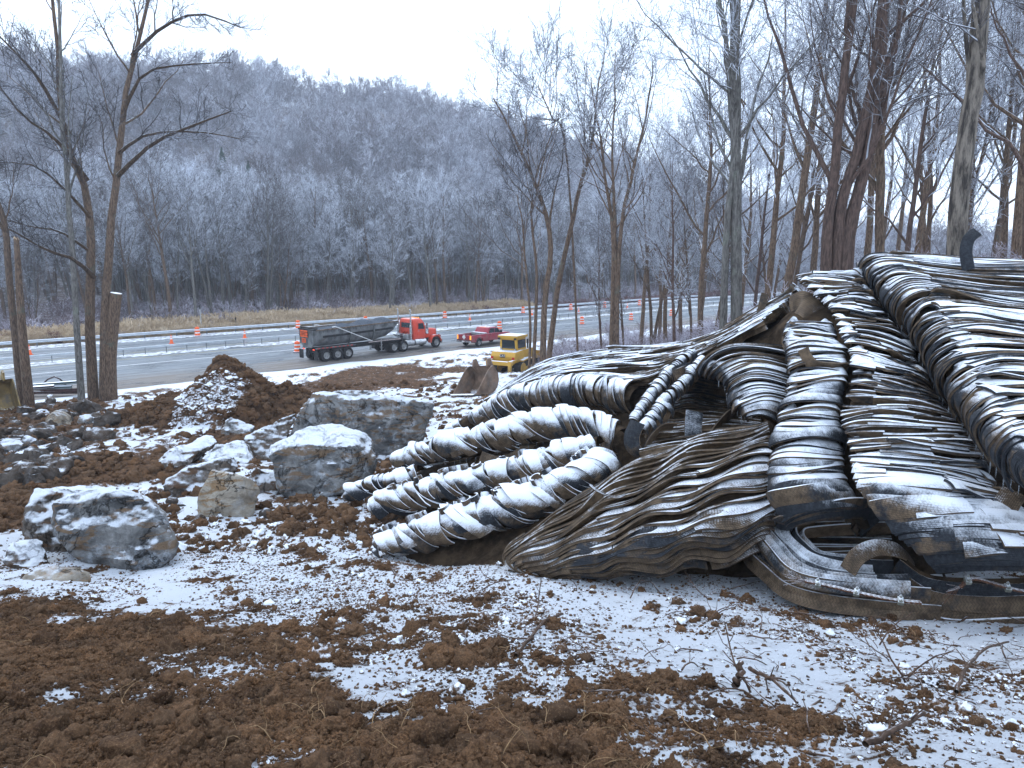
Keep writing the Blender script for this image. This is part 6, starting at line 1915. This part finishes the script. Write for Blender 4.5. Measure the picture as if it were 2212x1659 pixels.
for s in (-1, 1):
    dr = MB().prism([(10.35, 1.1), (11.30, 1.1), (11.34, 1.95), (11.16, 2.62), (10.35, 2.62)], s * 1.03, s * 1.045).build('door', RED, tr)
    MB().prism([(10.45, 1.98), (11.22, 1.95), (11.08, 2.52), (10.45, 2.52)], s * 1.046, s * 1.052).build('door_window', GLASS, dr)
    MB().box((10.42, s * 1.05 - 0.02, 1.78), (10.58, s * 1.05 + 0.02, 1.83)).build('handle', CHROME, dr)
    MB().box((11.32, s * 1.30 - 0.10, 1.95), (11.38, s * 1.30 + 0.10, 2.5)).tube([(11.35, s * 1.03, 2.45), (11.35, s * 1.3, 2.45)], 0.02, 6).build('mirror', CHROME, tr)
    MB().lathe([(0.075, 0.9), (0.075, 1.5), (0.13, 1.52), (0.13, 2.35), (0.075, 2.38), (0.075, 3.45), (0.07, 3.75)], (9.62, s * 0.93, 0), 'z', 14).tube([(9.62, s * 0.93, 3.7), (9.55, s * 0.93, 3.9)], 0.07, 10).build('exhaust_stack', CHROME, tr)
    MB().lathe([(0.02, 1.42), (0.17, 1.46), (0.19, 1.52), (0.19, 2.25), (0.17, 2.31), (0.02, 2.33)], (11.55, s * 1.0, 0), 'z', 16).build('air_cleaner', CHROME, tr)
    MB().lathe([(0.02, 8.95), (0.28, 8.97), (0.31, 9.02), (0.31, 9.9), (0.28, 9.95), (0.02, 9.96)], (0, s * 0.88, 0.72), 'x', 18).build('fuel_tank', ALU, tr)
    MB().lathe([(0.02, 10.0), (0.30, 10.02), (0.33, 10.07), (0.33, 11.3), (0.30, 11.36), (0.02, 11.38)], (0, s * 0.88, 0.74), 'x', 18).build('fuel_tank', CHROME, tr)
    MB().box((9.2, s * 0.5 - 0.28, 1.05), (9.75, s * 0.5 + 0.28, 1.55)).build('tool_box', ALU, tr, bevel=0.02)
    # front wing over the steered wheel
    prof = [(12.62 + 0.70 * math.cos(a), 0.62 + 0.66 * math.sin(a)) for a in np.linspace(-0.1, math.pi + 0.15, 12)]
    prof2 = [(12.62 + 0.60 * math.cos(a), 0.62 + 0.57 * math.sin(a)) for a in np.linspace(math.pi + 0.15, -0.1, 12)]
    MB().prism(prof + prof2, s * 0.72, s * 1.20).build('front_wing', RED, tr, bevel=0.02)
    MB().box((13.22, s * 0.92 - 0.14, 1.02), (13.38, s * 0.92 + 0.14, 1.26)).build('headlamp', CHROME, tr, bevel=0.03)
MB().loft([[(11.35, -0.85, 1.05), (11.35, 0.85, 1.05), (11.35, 0.80, 1.95), (11.35, 0.55, 2.08), (11.35, -0.55, 2.08), (11.35, -0.80, 1.95)], [(13.2, -0.55, 0.95), (13.2, 0.55, 0.95), (13.2, 0.52, 1.72), (13.2, 0.4, 1.82), (13.2, -0.4, 1.82), (13.2, -0.52, 1.72)]]).build('hood', RED, tr, bevel=0.03)
MB().box((13.2, -0.5, 0.85), (13.26, 0.5, 1.74)).build('grille', CHROME, tr)
MB().box((13.25, -1.18, 0.42), (13.45, 1.18, 0.78)).build('bumper', CHROME, tr, bevel=0.03)
for k in range(5): MB().lathe([(0.05, 2.96), (0.05, 3.02), (0.02, 3.06)], (10.95, -0.56 + 0.28 * k, 0), 'z', 8).build('marker_lamp', AMBER, tr)
MB().tube([(9.85, 0.2, 1.7), (9.3, 0.3, 1.4), (8.7, 0.2, 1.35), (8.3, 0.1, 1.6)], 0.03, 6).tube([(9.85, -0.2, 1.7), (9.2, -0.25, 1.3), (8.6, -0.1, 1.4), (8.3, -0.1, 1.6)], 0.03, 6).build('air_hose', BLACK, tr)
# load
nx, ny = 44, 16
X, Y = np.meshgrid(np.linspace(-0.85, 7.75, nx), np.linspace(-1.14, 1.14, ny), indexing='ij')
hp = 0.34 * (np.exp(-((X - 2.6) / 1.1) ** 2) * 0.9 + np.exp(-((X - 4.9) / 1.0) ** 2) * 1.2 + np.exp(-((X - 6.9) / 0.8) ** 2) * 1.25 + np.exp(-((X - 0.9) / 0.9) ** 2) * 0.5)
Z = 2.62 + 0.03 * X + hp * (1 - 0.55 * (Y / 1.14) ** 2) * 1.3 - 0.10 + 0.05 * fbm(p2(X, Y), 1.6, 4, 3)
i = np.arange(nx * ny).reshape(nx, ny)
q = np.stack([i[:-1, :-1], i[1:, :-1], i[1:, 1:], i[:-1, 1:]], -1).reshape(-1, 4)
ld = link('gravel_load', np_mesh('gravel_load', np.stack([X, Y, Z], -1).reshape(-1, 3), q, True, [GRAVEL]))
ld.location = tr.location; ld.rotation_euler = tr.rotation_euler
tag(ld, 'dark blue grey gravel heaped in the dump trailer', 'gravel')

# ---- pickup
pk = empty('pickup_truck', (-4.0, 70.85, 0), math.atan2(0.78, 0.63), 'crimson crew cab pickup with a white diamond placard on its tailgate', 'pickup truck')
PW = wheel_mesh(0.39, 0.27)
for x in (0, 3.9):
    for s in (-1, 1): add_wheel(pk, PW, x, s * 0.84, 0.39, s > 0)
    MB().tube([(x, -0.8, 0.39), (x, 0.8, 0.39)], 0.07, 8).build('axle', BLACK, pk)
def side_prof(z_top):
    return None
arch = lambda cx: [(cx + 0.50 * math.cos(a), 0.42 + 0.50 * math.sin(a)) for a in np.linspace(0.12, math.pi - 0.12, 9)]
low = [(-1.15, 0.55)] + [(x, z) for x, z in reversed(arch(0))] + [(3.3, 0.48)] + [(x, z) for x, z in reversed(arch(3.9))] + [(4.85, 0.55)]
for s in (-1, 1):
    MB().prism(low + [(4.85, 1.05), (4.7, 1.12), (3.3, 1.2), (1.35, 1.22), (-1.15, 1.22)], s * 0.90, s * 0.97).build('body_side', MAROON, pk, bevel=0.015)
    MB().prism([(-0.62, 0.52), (-0.55, 0.85), (-0.3, 1.0), (0.3, 1.0), (0.55, 0.85), (0.62, 0.52), (0.52, 0.52), (0.45, 0.80), (0.25, 0.92), (-0.25, 0.92), (-0.45, 0.80), (-0.52, 0.52)], s * 0.96, s * 1.02).build('wheel_flare', MAROON, pk, bevel=0.01)
    MB().prism([(1.55, 1.24), (2.38, 1.24), (2.36, 1.68), (1.80, 1.70)], s * 0.885, s * 0.90).build('side_window', GLASS, pk)
    MB().prism([(2.46, 1.24), (3.32, 1.22), (2.95, 1.64), (2.46, 1.68)], s * 0.885, s * 0.90).build('side_window', GLASS, pk)
    for x0, x1 in ((1.52, 2.40), (2.42, 3.30)):
        d = MB().box((x0, s * 0.975 - 0.006, 0.58), (x1, s * 0.975 + 0.006, 1.2)).build('door', MAROON, pk)
        MB().box((x0 + 0.05, s * 0.99 - 0.02, 1.06), (x0 + 0.22, s * 0.99 + 0.012, 1.10)).build('handle', BLACK, d)
    MB().box((3.15, s * 1.1 - 0.13, 1.2), (3.28, s * 1.1 + 0.13, 1.42)).build('mirror', BLACK, pk, bevel=0.03)
    MB().box((-1.19, s * 0.85 - 0.08, 0.78), (-1.14, s * 0.85 + 0.08, 1.18)).build('tail_lamp', AMBER, pk)
    MB().box((4.80, s * 0.75 - 0.14, 0.82), (4.9, s * 0.75 + 0.14, 1.02)).build('headlamp', CHROME, pk)
MB().box((2.35, 0.973, 0.82), (2.36, 0.98, 0.9)).build('trim', CHROME, pk)
MB().loft([[(1.32, -0.90, 1.2), (3.45, -0.90, 1.2), (3.45, 0.90, 1.2), (1.32, 0.90, 1.2)], [(1.62, -0.78, 1.74), (2.85, -0.76, 1.74), (2.85, 0.76, 1.74), (1.62, 0.78, 1.74)], [(1.75, -0.65, 1.80), (2.75, -0.64, 1.80), (2.75, 0.64, 1.80), (1.75, 0.65, 1.80)]]).build('cab', MAROON, pk, bevel=0.03)
MB().add([(1.405, -0.74, 1.27), (1.405, 0.74, 1.27), (1.60, 0.68, 1.66), (1.60, -0.68, 1.66), (1.43, -0.74, 1.27), (1.43, 0.74, 1.27), (1.62, 0.68, 1.66), (1.62, -0.68, 1.66)], [(0, 1, 2, 3), (7, 6, 5, 4), (0, 4, 5, 1), (1, 5, 6, 2), (2, 6, 7, 3), (3, 7, 4, 0)]).build('rear_window', GLASS, pk)
MB().loft([[(3.35, -0.88, 0.6), (3.35, 0.88, 0.6), (3.35, 0.88, 1.2), (3.35, 0.7, 1.26), (3.35, -0.7, 1.26), (3.35, -0.88, 1.2)], [(4.86, -0.86, 0.6), (4.86, 0.86, 0.6), (4.86, 0.84, 1.04), (4.86, 0.68, 1.1), (4.86, -0.68, 1.1), (4.86, -0.84, 1.04)]]).build('hood', MAROON, pk, bevel=0.02)
tg = MB().box((-1.18, -0.77, 0.72), (-1.10, 0.77, 1.22)).build('tailgate', MAROON, pk, bevel=0.012)
pl = MB().prism([(0.0, 1.25), (-0.24, 1.0), (0.0, 0.75), (0.24, 1.0)], -1.20, -1.185, plane='yz').build('placard', WHITEP, tg)
MB().box((-1.32, -0.92, 0.50), (-1.16, 0.92, 0.68)).build('bumper', CHROME, pk, bevel=0.02)
MB().box((-1.1, -0.86, 0.68), (1.3, 0.86, 0.74)).build('bed_floor', BLACK, pk)
MB().box((0.85, -0.88, 1.06), (1.28, 0.88, 1.30)).build('bed_box', plain('snowy_bed_box', (0.3, 0.3, 0.3), 0.5, snow=0.4), pk, bevel=0.02)
MB().box((-1.0, -0.5, 0.45), (4.7, 0.5, 0.6)).build('chassis', BLACK, pk)
MB().box((-1.215, -0.16, 0.52), (-1.325, 0.16, 0.64)).build('number_plate', WHITEP, pk)
for k in (-0.25, 0, 0.25): MB().box((1.66, k - 0.06, 1.75), (1.74, k + 0.06, 1.79)).build('roof_lamp', AMBER, pk)

# ---- bulldozer, seen from behind
db = at(1110, 768, 55.5)
dz = empty('bulldozer', (db[0], db[1], float(gz(db[:1], db[1:2])[0]) - 0.05), R(62), 'yellow bulldozer seen from behind, half hidden by trees and brush', 'bulldozer')
for s in (-1, 1):
    pr_ = [(-1.5, 0.35), (-1.35, 0.08), (-1.1, 0), (2.1, 0), (2.4, 0.1), (2.55, 0.38), (2.4, 0.75), (2.1, 0.86), (-0.6, 1.02), (-1.1, 0.98), (-1.42, 0.75)]
    tk = MB().prism(pr_, s * 0.75, s * 1.32).build('track', BLACK, dz, bevel=0.03)
    mb = MB()
    for k in range(16): mb.box((-1.15 + k * 0.21, s * 1.03 - 0.29, -0.04), (-1.12 + k * 0.21, s * 1.03 + 0.29, 0.02))
    for k in range(14): mb.box((-0.55 + k * 0.2, s * 1.03 - 0.29, 1.0 - k * 0.012), (-0.52 + k * 0.2, s * 1.03 + 0.29, 1.06 - k * 0.012))
    mb.build('track_shoes', BLACK, tk)
    MB().box((-1.0, s * 1.03 - 0.30, 0.3), (2.0, s * 1.03 + 0.30, 0.62)).build('track_frame', YELLOW, dz, bevel=0.03)
    MB().lathe([(0.42, -0.31), (0.42, 0.31)], (-0.95, s * 1.03, 0.52), 'y', 20).build('sprocket', YELLOW, tk)
    MB().prism([(-1.0, 1.02), (-0.2, 1.1), (1.0, 1.05), (1.0, 1.12), (-0.2, 1.2), (-1.0, 1.12)], s * 0.7, s * 1.34).build('fender', YELLOW, dz)
MB().loft([[(-1.75, -1.02, 0.95), (-0.3, -1.02, 0.95), (-0.3, 1.02, 0.95), (-1.75, 1.02, 0.95)], [(-1.85, -1.08, 1.45), (-0.3, -1.08, 1.45), (-0.3, 1.08, 1.45), (-1.85, 1.08, 1.45)], [(-1.65, -1.02, 1.78), (-0.3, -1.02, 1.85), (-0.3, 1.02, 1.85), (-1.65, 1.02, 1.78)]]).build('fuel_tank', YELLOW, dz, bevel=0.06, seg=3)
MB().box((-0.3, -0.6, 0.9), (2.4, 0.6, 1.75)).build('engine_hood', YELLOW, dz, bevel=0.05)
cb = MB().loft([[(-0.85, -0.78, 1.8), (0.7, -0.78, 1.8), (0.7, 0.78, 1.8), (-0.85, 0.78, 1.8)], [(-0.95, -0.72, 2.75), (0.6, -0.72, 2.75), (0.6, 0.72, 2.75), (-0.95, 0.72, 2.75)]]).build('cab', YELLOW, dz, bevel=0.04)
MB().add([(-0.885, -0.58, 1.95), (-0.885, 0.58, 1.95), (-0.955, 0.55, 2.62), (-0.955, -0.55, 2.62), (-0.86, -0.58, 1.95), (-0.86, 0.58, 1.95), (-0.93, 0.55, 2.62), (-0.93, -0.55, 2.62)], [(3, 2, 1, 0), (4, 5, 6, 7), (0, 1, 5, 4), (1, 2, 6, 5), (2, 3, 7, 6), (3, 0, 4, 7)]).build('rear_window', GLASS, cb)
for s in (-1, 1): MB().prism([(-0.75, 1.98), (0.5, 1.98), (0.45, 2.62), (-0.8, 2.62)], s * 0.765, s * 0.785).build('side_window', GLASS, cb)
MB().box((-1.1, -0.85, 2.75), (0.75, 0.85, 2.98)).build('cab_roof', YELLOW, dz, bevel=0.06)
for s in (-1, 1):
    MB().box((-1.18, s * 0.7 - 0.09, 2.66), (-1.08, s * 0.7 + 0.09, 2.8)).build('work_lamp', BLACK, dz)
    MB().lathe([(0.08, -0.95), (0.08, -0.85)], (0, s * 0.62, 1.9), 'x', 10).build('work_lamp', CHROME, dz)
    MB().box((-1.87, s * 0.92 - 0.1, 1.25), (-1.83, s * 0.92 + 0.1, 1.42)).build('tail_lamp', plain('red_lamp', (0.5, 0.02, 0.02), 0.3), dz)
MB().box((-1.87, -0.22, 1.36), (-1.84, 0.22, 1.62)).build('name_plate', BLACK, dz)
lt = link('lettering', text_mesh('CAT', 0.24, WHITEP), dz); lt.location = (-1.876, 0, 1.49); lt.rotation_euler = (math.pi / 2, 0, -math.pi / 2)
for s in (-1, 1):
    MB().prism([(-2.6, 0.12), (-2.45, 0.05), (-2.3, 0.9), (-1.6, 1.0), (-1.6, 1.22), (-2.55, 1.2)], s * 0.95 - 0.12, s * 0.95 + 0.12).build('ripper_arm', YELLOW, dz, bevel=0.03)
MB().box((-2.55, -1.1, 0.85), (-2.2, 1.1, 1.15)).build('ripper_beam', YELLOW, dz, bevel=0.03)
bl = [(3.3 + 0.28 * math.cos(a), 0.65 + 0.75 * math.sin(a)) for a in np.linspace(-1.3, 1.3, 10)]
MB().prism([(x - 0.0, z) for x, z in bl] + [(x - 0.06, z) for x, z in reversed(bl)], -1.75, 1.75).build('blade', YELLOW, dz, bevel=0.01)
for s in (-1, 1): MB().box((0.2, s * 1.45 - 0.09, 0.35), (3.4, s * 1.45 + 0.09, 0.6)).build('push_arm', YELLOW, dz)
MB().tube([(1.5, -0.45, 1.7), (1.5, -0.45, 2.5)], 0.07, 8).build('exhaust', BLACK, dz)
MB().tube([(2.9, -1.6, 0.9), (2.9, -1.6, 2.3)], 0.05, 6).build('grab_post', YELLOW, dz)

# ---- buckets
def bucket(label, loc, rot, w, mat, scale=1.0):
    e = empty('digger_bucket', loc, 0, label, 'bucket')
    e.rotation_euler = rot; e.scale = (scale,) * 3
    prof = [(1.45, 0.0), (0.7, -0.02), (0.2, 0.08), (-0.12, 0.35), (-0.25, 0.75), (-0.18, 1.12), (0.05, 1.4), (0.25, 1.5)]
    inn = [(x + (0.05 if 0.1 < z < 1.45 else 0.0), z + (0.05 if z <= 0.1 else 0.0)) for x, z in prof]
    MB().prism(prof + inn[::-1], -w / 2, w / 2).build('shell', mat, e)
    for s in (-1, 1):
        MB().prism(prof + [(0.55, 1.25), (1.2, 0.35)], s * w / 2 - 0.025, s * w / 2 + 0.025).build('side_plate', mat, e)
    MB().box((1.25, -w / 2 - 0.05, -0.04), (1.75, w / 2 + 0.05, 0.03), taper=(0, 0.2, 0, 0)).build('cutting_edge', mat, e)
    for s in (-0.3, 0.3):
        MB().prism([(-0.12, 1.15), (0.3, 1.45), (0.25, 1.85), (0.05, 1.9), (-0.2, 1.5)], s * w - 0.04, s * w + 0.04).build('mounting_ear', mat, e)
    MB().prism([(0.15, 0.11), (0.19, 0.13), (-0.07, 0.38), (-0.19, 0.76), (-0.13, 1.1), (0.08, 1.38), (0.05, 1.42), (-0.2, 1.13), (-0.27, 0.76), (-0.15, 0.33)], -0.03, 0.03).build('centre_rib', mat, e)
RUSTY = plain('rusty_bucket_steel', (0.22, 0.145, 0.10), 0.7, 0.35, 0.15, 0.25, 2.5, 0.8, ((0.17, 0.155, 0.14), 0.5, 0.6))
WORNY = plain('worn_yellow_steel', (0.27, 0.185, 0.07), 0.6, 0.35, 0.1, 0.25, 2.0, 0.85, ((0.15, 0.13, 0.11), 0.48, 0.85))
bp = np.array([*ghit(1045, 850), 0])
bucket('rusty loose digger bucket standing on the snow beside the mats', (bp[0], bp[1], float(gz(bp[:1], bp[1:2])[0]) - 0.05), (R(8), R(-8), R(228)), 1.7, RUSTY, 1.12)
bp = at(-22, 850, 35.0)
bucket('worn yellow digger bucket at the picture edge beside the bent tree', (bp[0], bp[1], float(gz(bp[:1], bp[1:2])[0]) + 0.15), (0, R(10), R(-40)), 1.7, WORNY, 1.05)
# ------------------------------------------------------------------ drums, cones, posts, scrap
def band_material(name, bands, a, b):
    M = Mat(name, 0.5, 0.4)
    z = M.n('SeparateXYZ', {0: M.obj()}).outputs[2]
    f = None
    for lo, hi_ in bands:
        g = M.math('MULTIPLY', M.math('GREATER_THAN', z, lo), M.math('LESS_THAN', z, hi_))
        f = g if f is None else M.math('ADD', f, g)
    c = M.mix(f, a, b)
    c = M.mix(M.math('MULTIPLY', M.smooth(M.noise(7, None, 5, 0.7), 0.52, 0.75), 0.4), c, (0.3, 0.26, 0.22))
    M.color(c)
    return M.m
OR, WH = (0.90, 0.13, 0.02), (0.80, 0.80, 0.80)
DRUMM = band_material('drum_bands', ((0.30, 0.42), (0.62, 0.75)), OR, WH)
CONEM = band_material('cone_bands', ((0.46, 0.58), (0.66, 0.74)), OR, WH)
drum_body = MB().lathe([(0.30, 0.06), (0.30, 0.30), (0.275, 0.31), (0.275, 0.52), (0.265, 0.53), (0.265, 0.76), (0.25, 0.77), (0.24, 0.95), (0.10, 0.99), (0.10, 1.02), (0.02, 1.03)], k=20).mesh('drum_body', DRUMM)
drum_base = MB().lathe([(0.42, 0.0), (0.42, 0.05), (0.31, 0.07)], k=20).mesh('rubber_base', plain('snowy_rubber', (0.03, 0.03, 0.03), 0.8, snow=0.55))
cone_body = MB().lathe([(0.19, 0.04), (0.17, 0.08), (0.035, 0.90), (0.03, 0.91)], k=16).mesh('cone_body', CONEM)
cone_base = MB().box((-0.22, -0.22, 0), (0.22, 0.22, 0.045)).mesh('cone_base', plain('cone_orange', OR, 0.5), bevel=0.02)
def road_thing(name, px, py, body, base, bn, label, cat, group, s=1.0):
    p = onz(px, py, 0.0)
    e = empty(name, (p[0], p[1], 0.03), random.uniform(0, 6), label, cat, group)
    e.scale = (s,) * 3
    link(bn[0], body, e); link(bn[1], base, e)
D = lambda px, py, l, s=1.0: road_thing('traffic_drum', px, py, drum_body, drum_base, ('drum_body', 'rubber_base'), l, 'traffic drum', 'striped traffic drums', s)
Cn = lambda px, py, l, s=1.0: road_thing('traffic_cone', px, py, cone_body, cone_base, ('cone_body', 'cone_base'), l, 'traffic cone', 'orange traffic cones', s)
D(427, 726, 'orange and white drum near the foot of the pale marker post')
D(644, 710, 'orange and white drum beyond the tail of the dump trailer, by the far rail')
D(643, 761, 'orange and white drum on the near lanes just behind the dump trailer')
D(790, 700, 'orange and white drum whose top shows over the gravel load')
D(961, 688, 'orange and white drum at the far rail beyond the front of the red truck')
D(1079, 712, 'orange and white drum between the pickup and the bulldozer')
D(1130, 677, 'orange and white drum at the far rail behind the thin stems')
D(1233, 670, 'orange and white drum at the far rail near the dark diamond sign')
D(1257, 701, 'orange and white drum alone on the near lanes right of the bulldozer')
D(1306, 665, 'orange and white drum seen through the many-stemmed tree')
D(1450, 683, 'orange and white drum deep among the trunks, near lanes', 0.95)
D(1363, 692, 'orange and white drum half veiled by brush among the trunks', 0.95)
D(1381, 660, 'orange and white drum at the far rail among the trunks, farthest away', 0.95)
Cn(65, 767, 'leftmost orange cone, beside the snapped trunk')
Cn(223, 742, 'orange cone seen between the sawn trunk and the twin-stemmed tree')
Cn(371, 743, 'orange cone standing by the middle barrier left of the marker post drum')
Cn(529, 731, 'orange cone by the middle barrier behind the earth mound')
Cn(1015, 693, 'orange cone by the middle barrier behind the pickup')
Cn(1149, 684, 'orange cone glimpsed between the thin stems by the bulldozer', 1.15)
Cn(1250, 677, 'orange cone by the middle barrier beyond the lone drum')
Cn(1355, 667, 'small far orange cone among the trunks')
POLE = plain('pale_post', (0.42, 0.42, 0.40), 0.6, var=0.1)
p = onz(438, 718, 0); p = p + np.array([RN[0], RN[1], 0]) * 0.3
e = empty('marker_post', (p[0], p[1], -0.1), 0, 'slim pale marker post with dark cap behind the far rail', 'post')
MB().tube([(0, 0, -0.3), (0, 0, 3.0)], 0.055, 10).build('shaft', POLE, e)
MB().tube([(0, 0, 2.85), (0, 0, 3.25)], 0.075, 10).build('cap', BLACK, e)
p = onz(515, 712, 0); p = p + np.array([RN[0], RN[1], 0]) * 0.6
e = empty('marker_post', (p[0], p[1], -0.1), 0, 'short dark marker post among the reeds', 'post')
MB().box((-0.05, -0.02, -0.3), (0.05, 0.02, 1.5)).build('shaft', BLACK, e); MB().box((-0.08, -0.03, 1.3), (0.08, -0.02, 1.55)).build('cap', BLACK, e)
p = road_pt(road_t(*onz(1216, 668, 0)[:2]), 86.5)
e = empty('road_sign', (p[0], p[1], -0.4), math.atan2(RD[1], RD[0]) - math.pi / 2 + 0.5, 'dark back of a diamond road sign at the edge of the wood', 'road sign')
MB().prism([(0, 3.4), (-0.65, 2.75), (0, 2.1), (0.65, 2.75)], -0.02, 0.02).build('sign_plate', plain('sign_back', (0.03, 0.03, 0.035), 0.6), e)
MB().box((-0.04, 0.02, -0.3), (0.04, 0.08, 3.2)).build('post', POSTM, e)
# scrap beside the trees
rg = np.random.default_rng(71)
SCRAP = plain('rusty_scrap', (0.075, 0.04, 0.035), 0.7, 0.3, 0.3, 0.3, 3, snow=0.72)
SCRAPG = plain('grey_scrap', (0.10, 0.14, 0.14), 0.5, 0.3, 0.3, 0.2, 3, snow=0.66)
lab = ['rusty steel beam at the bottom of the scrap heap by the trees', 'greenish steel rail lying across the scrap heap', 'rusty beam poking out toward the slim tree from the scrap heap', 'dark beam at the back of the scrap heap', 'snow-lined rail on top of the scrap heap', 'short rusty rail end at the near side of the scrap heap']
for k, (px, py, L, dz_, a, m_) in enumerate(((110, 856, 3.6, 0.05, 0.10, SCRAP), (100, 850, 3.2, 0.22, 0.22, SCRAPG), (132, 856, 2.6, 0.2, -0.05, SCRAP), (95, 846, 3.0, 0.1, 0.0, SCRAP), (120, 848, 2.8, 0.42, 0.15, SCRAPG), (85, 852, 1.8, 0.3, 0.4, SCRAP))):
    q = ghit(px, py)
    o = MB().box((-L / 2, -0.14, -0.09), (L / 2, 0.14, -0.05)).box((-L / 2, -0.03, -0.05), (L / 2, 0.03, 0.05)).box((-L / 2, -0.14, 0.05), (L / 2, 0.14, 0.09)).build('steel_beam', m_)
    o.location = (q[0], q[1], float(gz(q[:1], q[1:])[0]) + 0.18 + dz_); o.rotation_euler = (rg.uniform(-0.3, 0.3), rg.uniform(-0.06, 0.06), a)
    tag(o, lab[k], 'steel beam', 'scrap steel by the trees')
q = ghit(118, 845)
o = MB().tube([(-0.9, 0, 0.1), (-0.4, 0.05, 0.55), (0.1, 0, 0.75), (0.5, 0, 0.55), (0.85, 0.05, 0.05)], 0.05, 8).build('bent_pipe', SCRAP)
o.location = (q[0], q[1], float(gz(q[:1], q[1:])[0]) + 0.25); tag(o, 'bent pipe arching over the scrap heap', 'pipe')
# ------------------------------------------------------------------ winter air
hz = MB().box((-560, -80, -12), (560, 560, 128)).build('haze', [])
hm = bpy.data.materials.new('haze')
hm.use_nodes = True
hm.node_tree.nodes.clear()
ho = hm.node_tree.nodes.new('ShaderNodeOutputMaterial')
hv = hm.node_tree.nodes.new('ShaderNodeVolumePrincipled')
hv.inputs['Color'].default_value = (0.86, 0.91, 1.0, 1)
hv.inputs['Density'].default_value = 0.0005
hm.node_tree.links.new(hv.outputs[0], ho.inputs['Volume'])
hz.data.materials.append(hm)
tag(hz, 'thin cold haze over the whole valley', 'haze', None, 'stuff')
SC.cycles.volume_bounces = 1
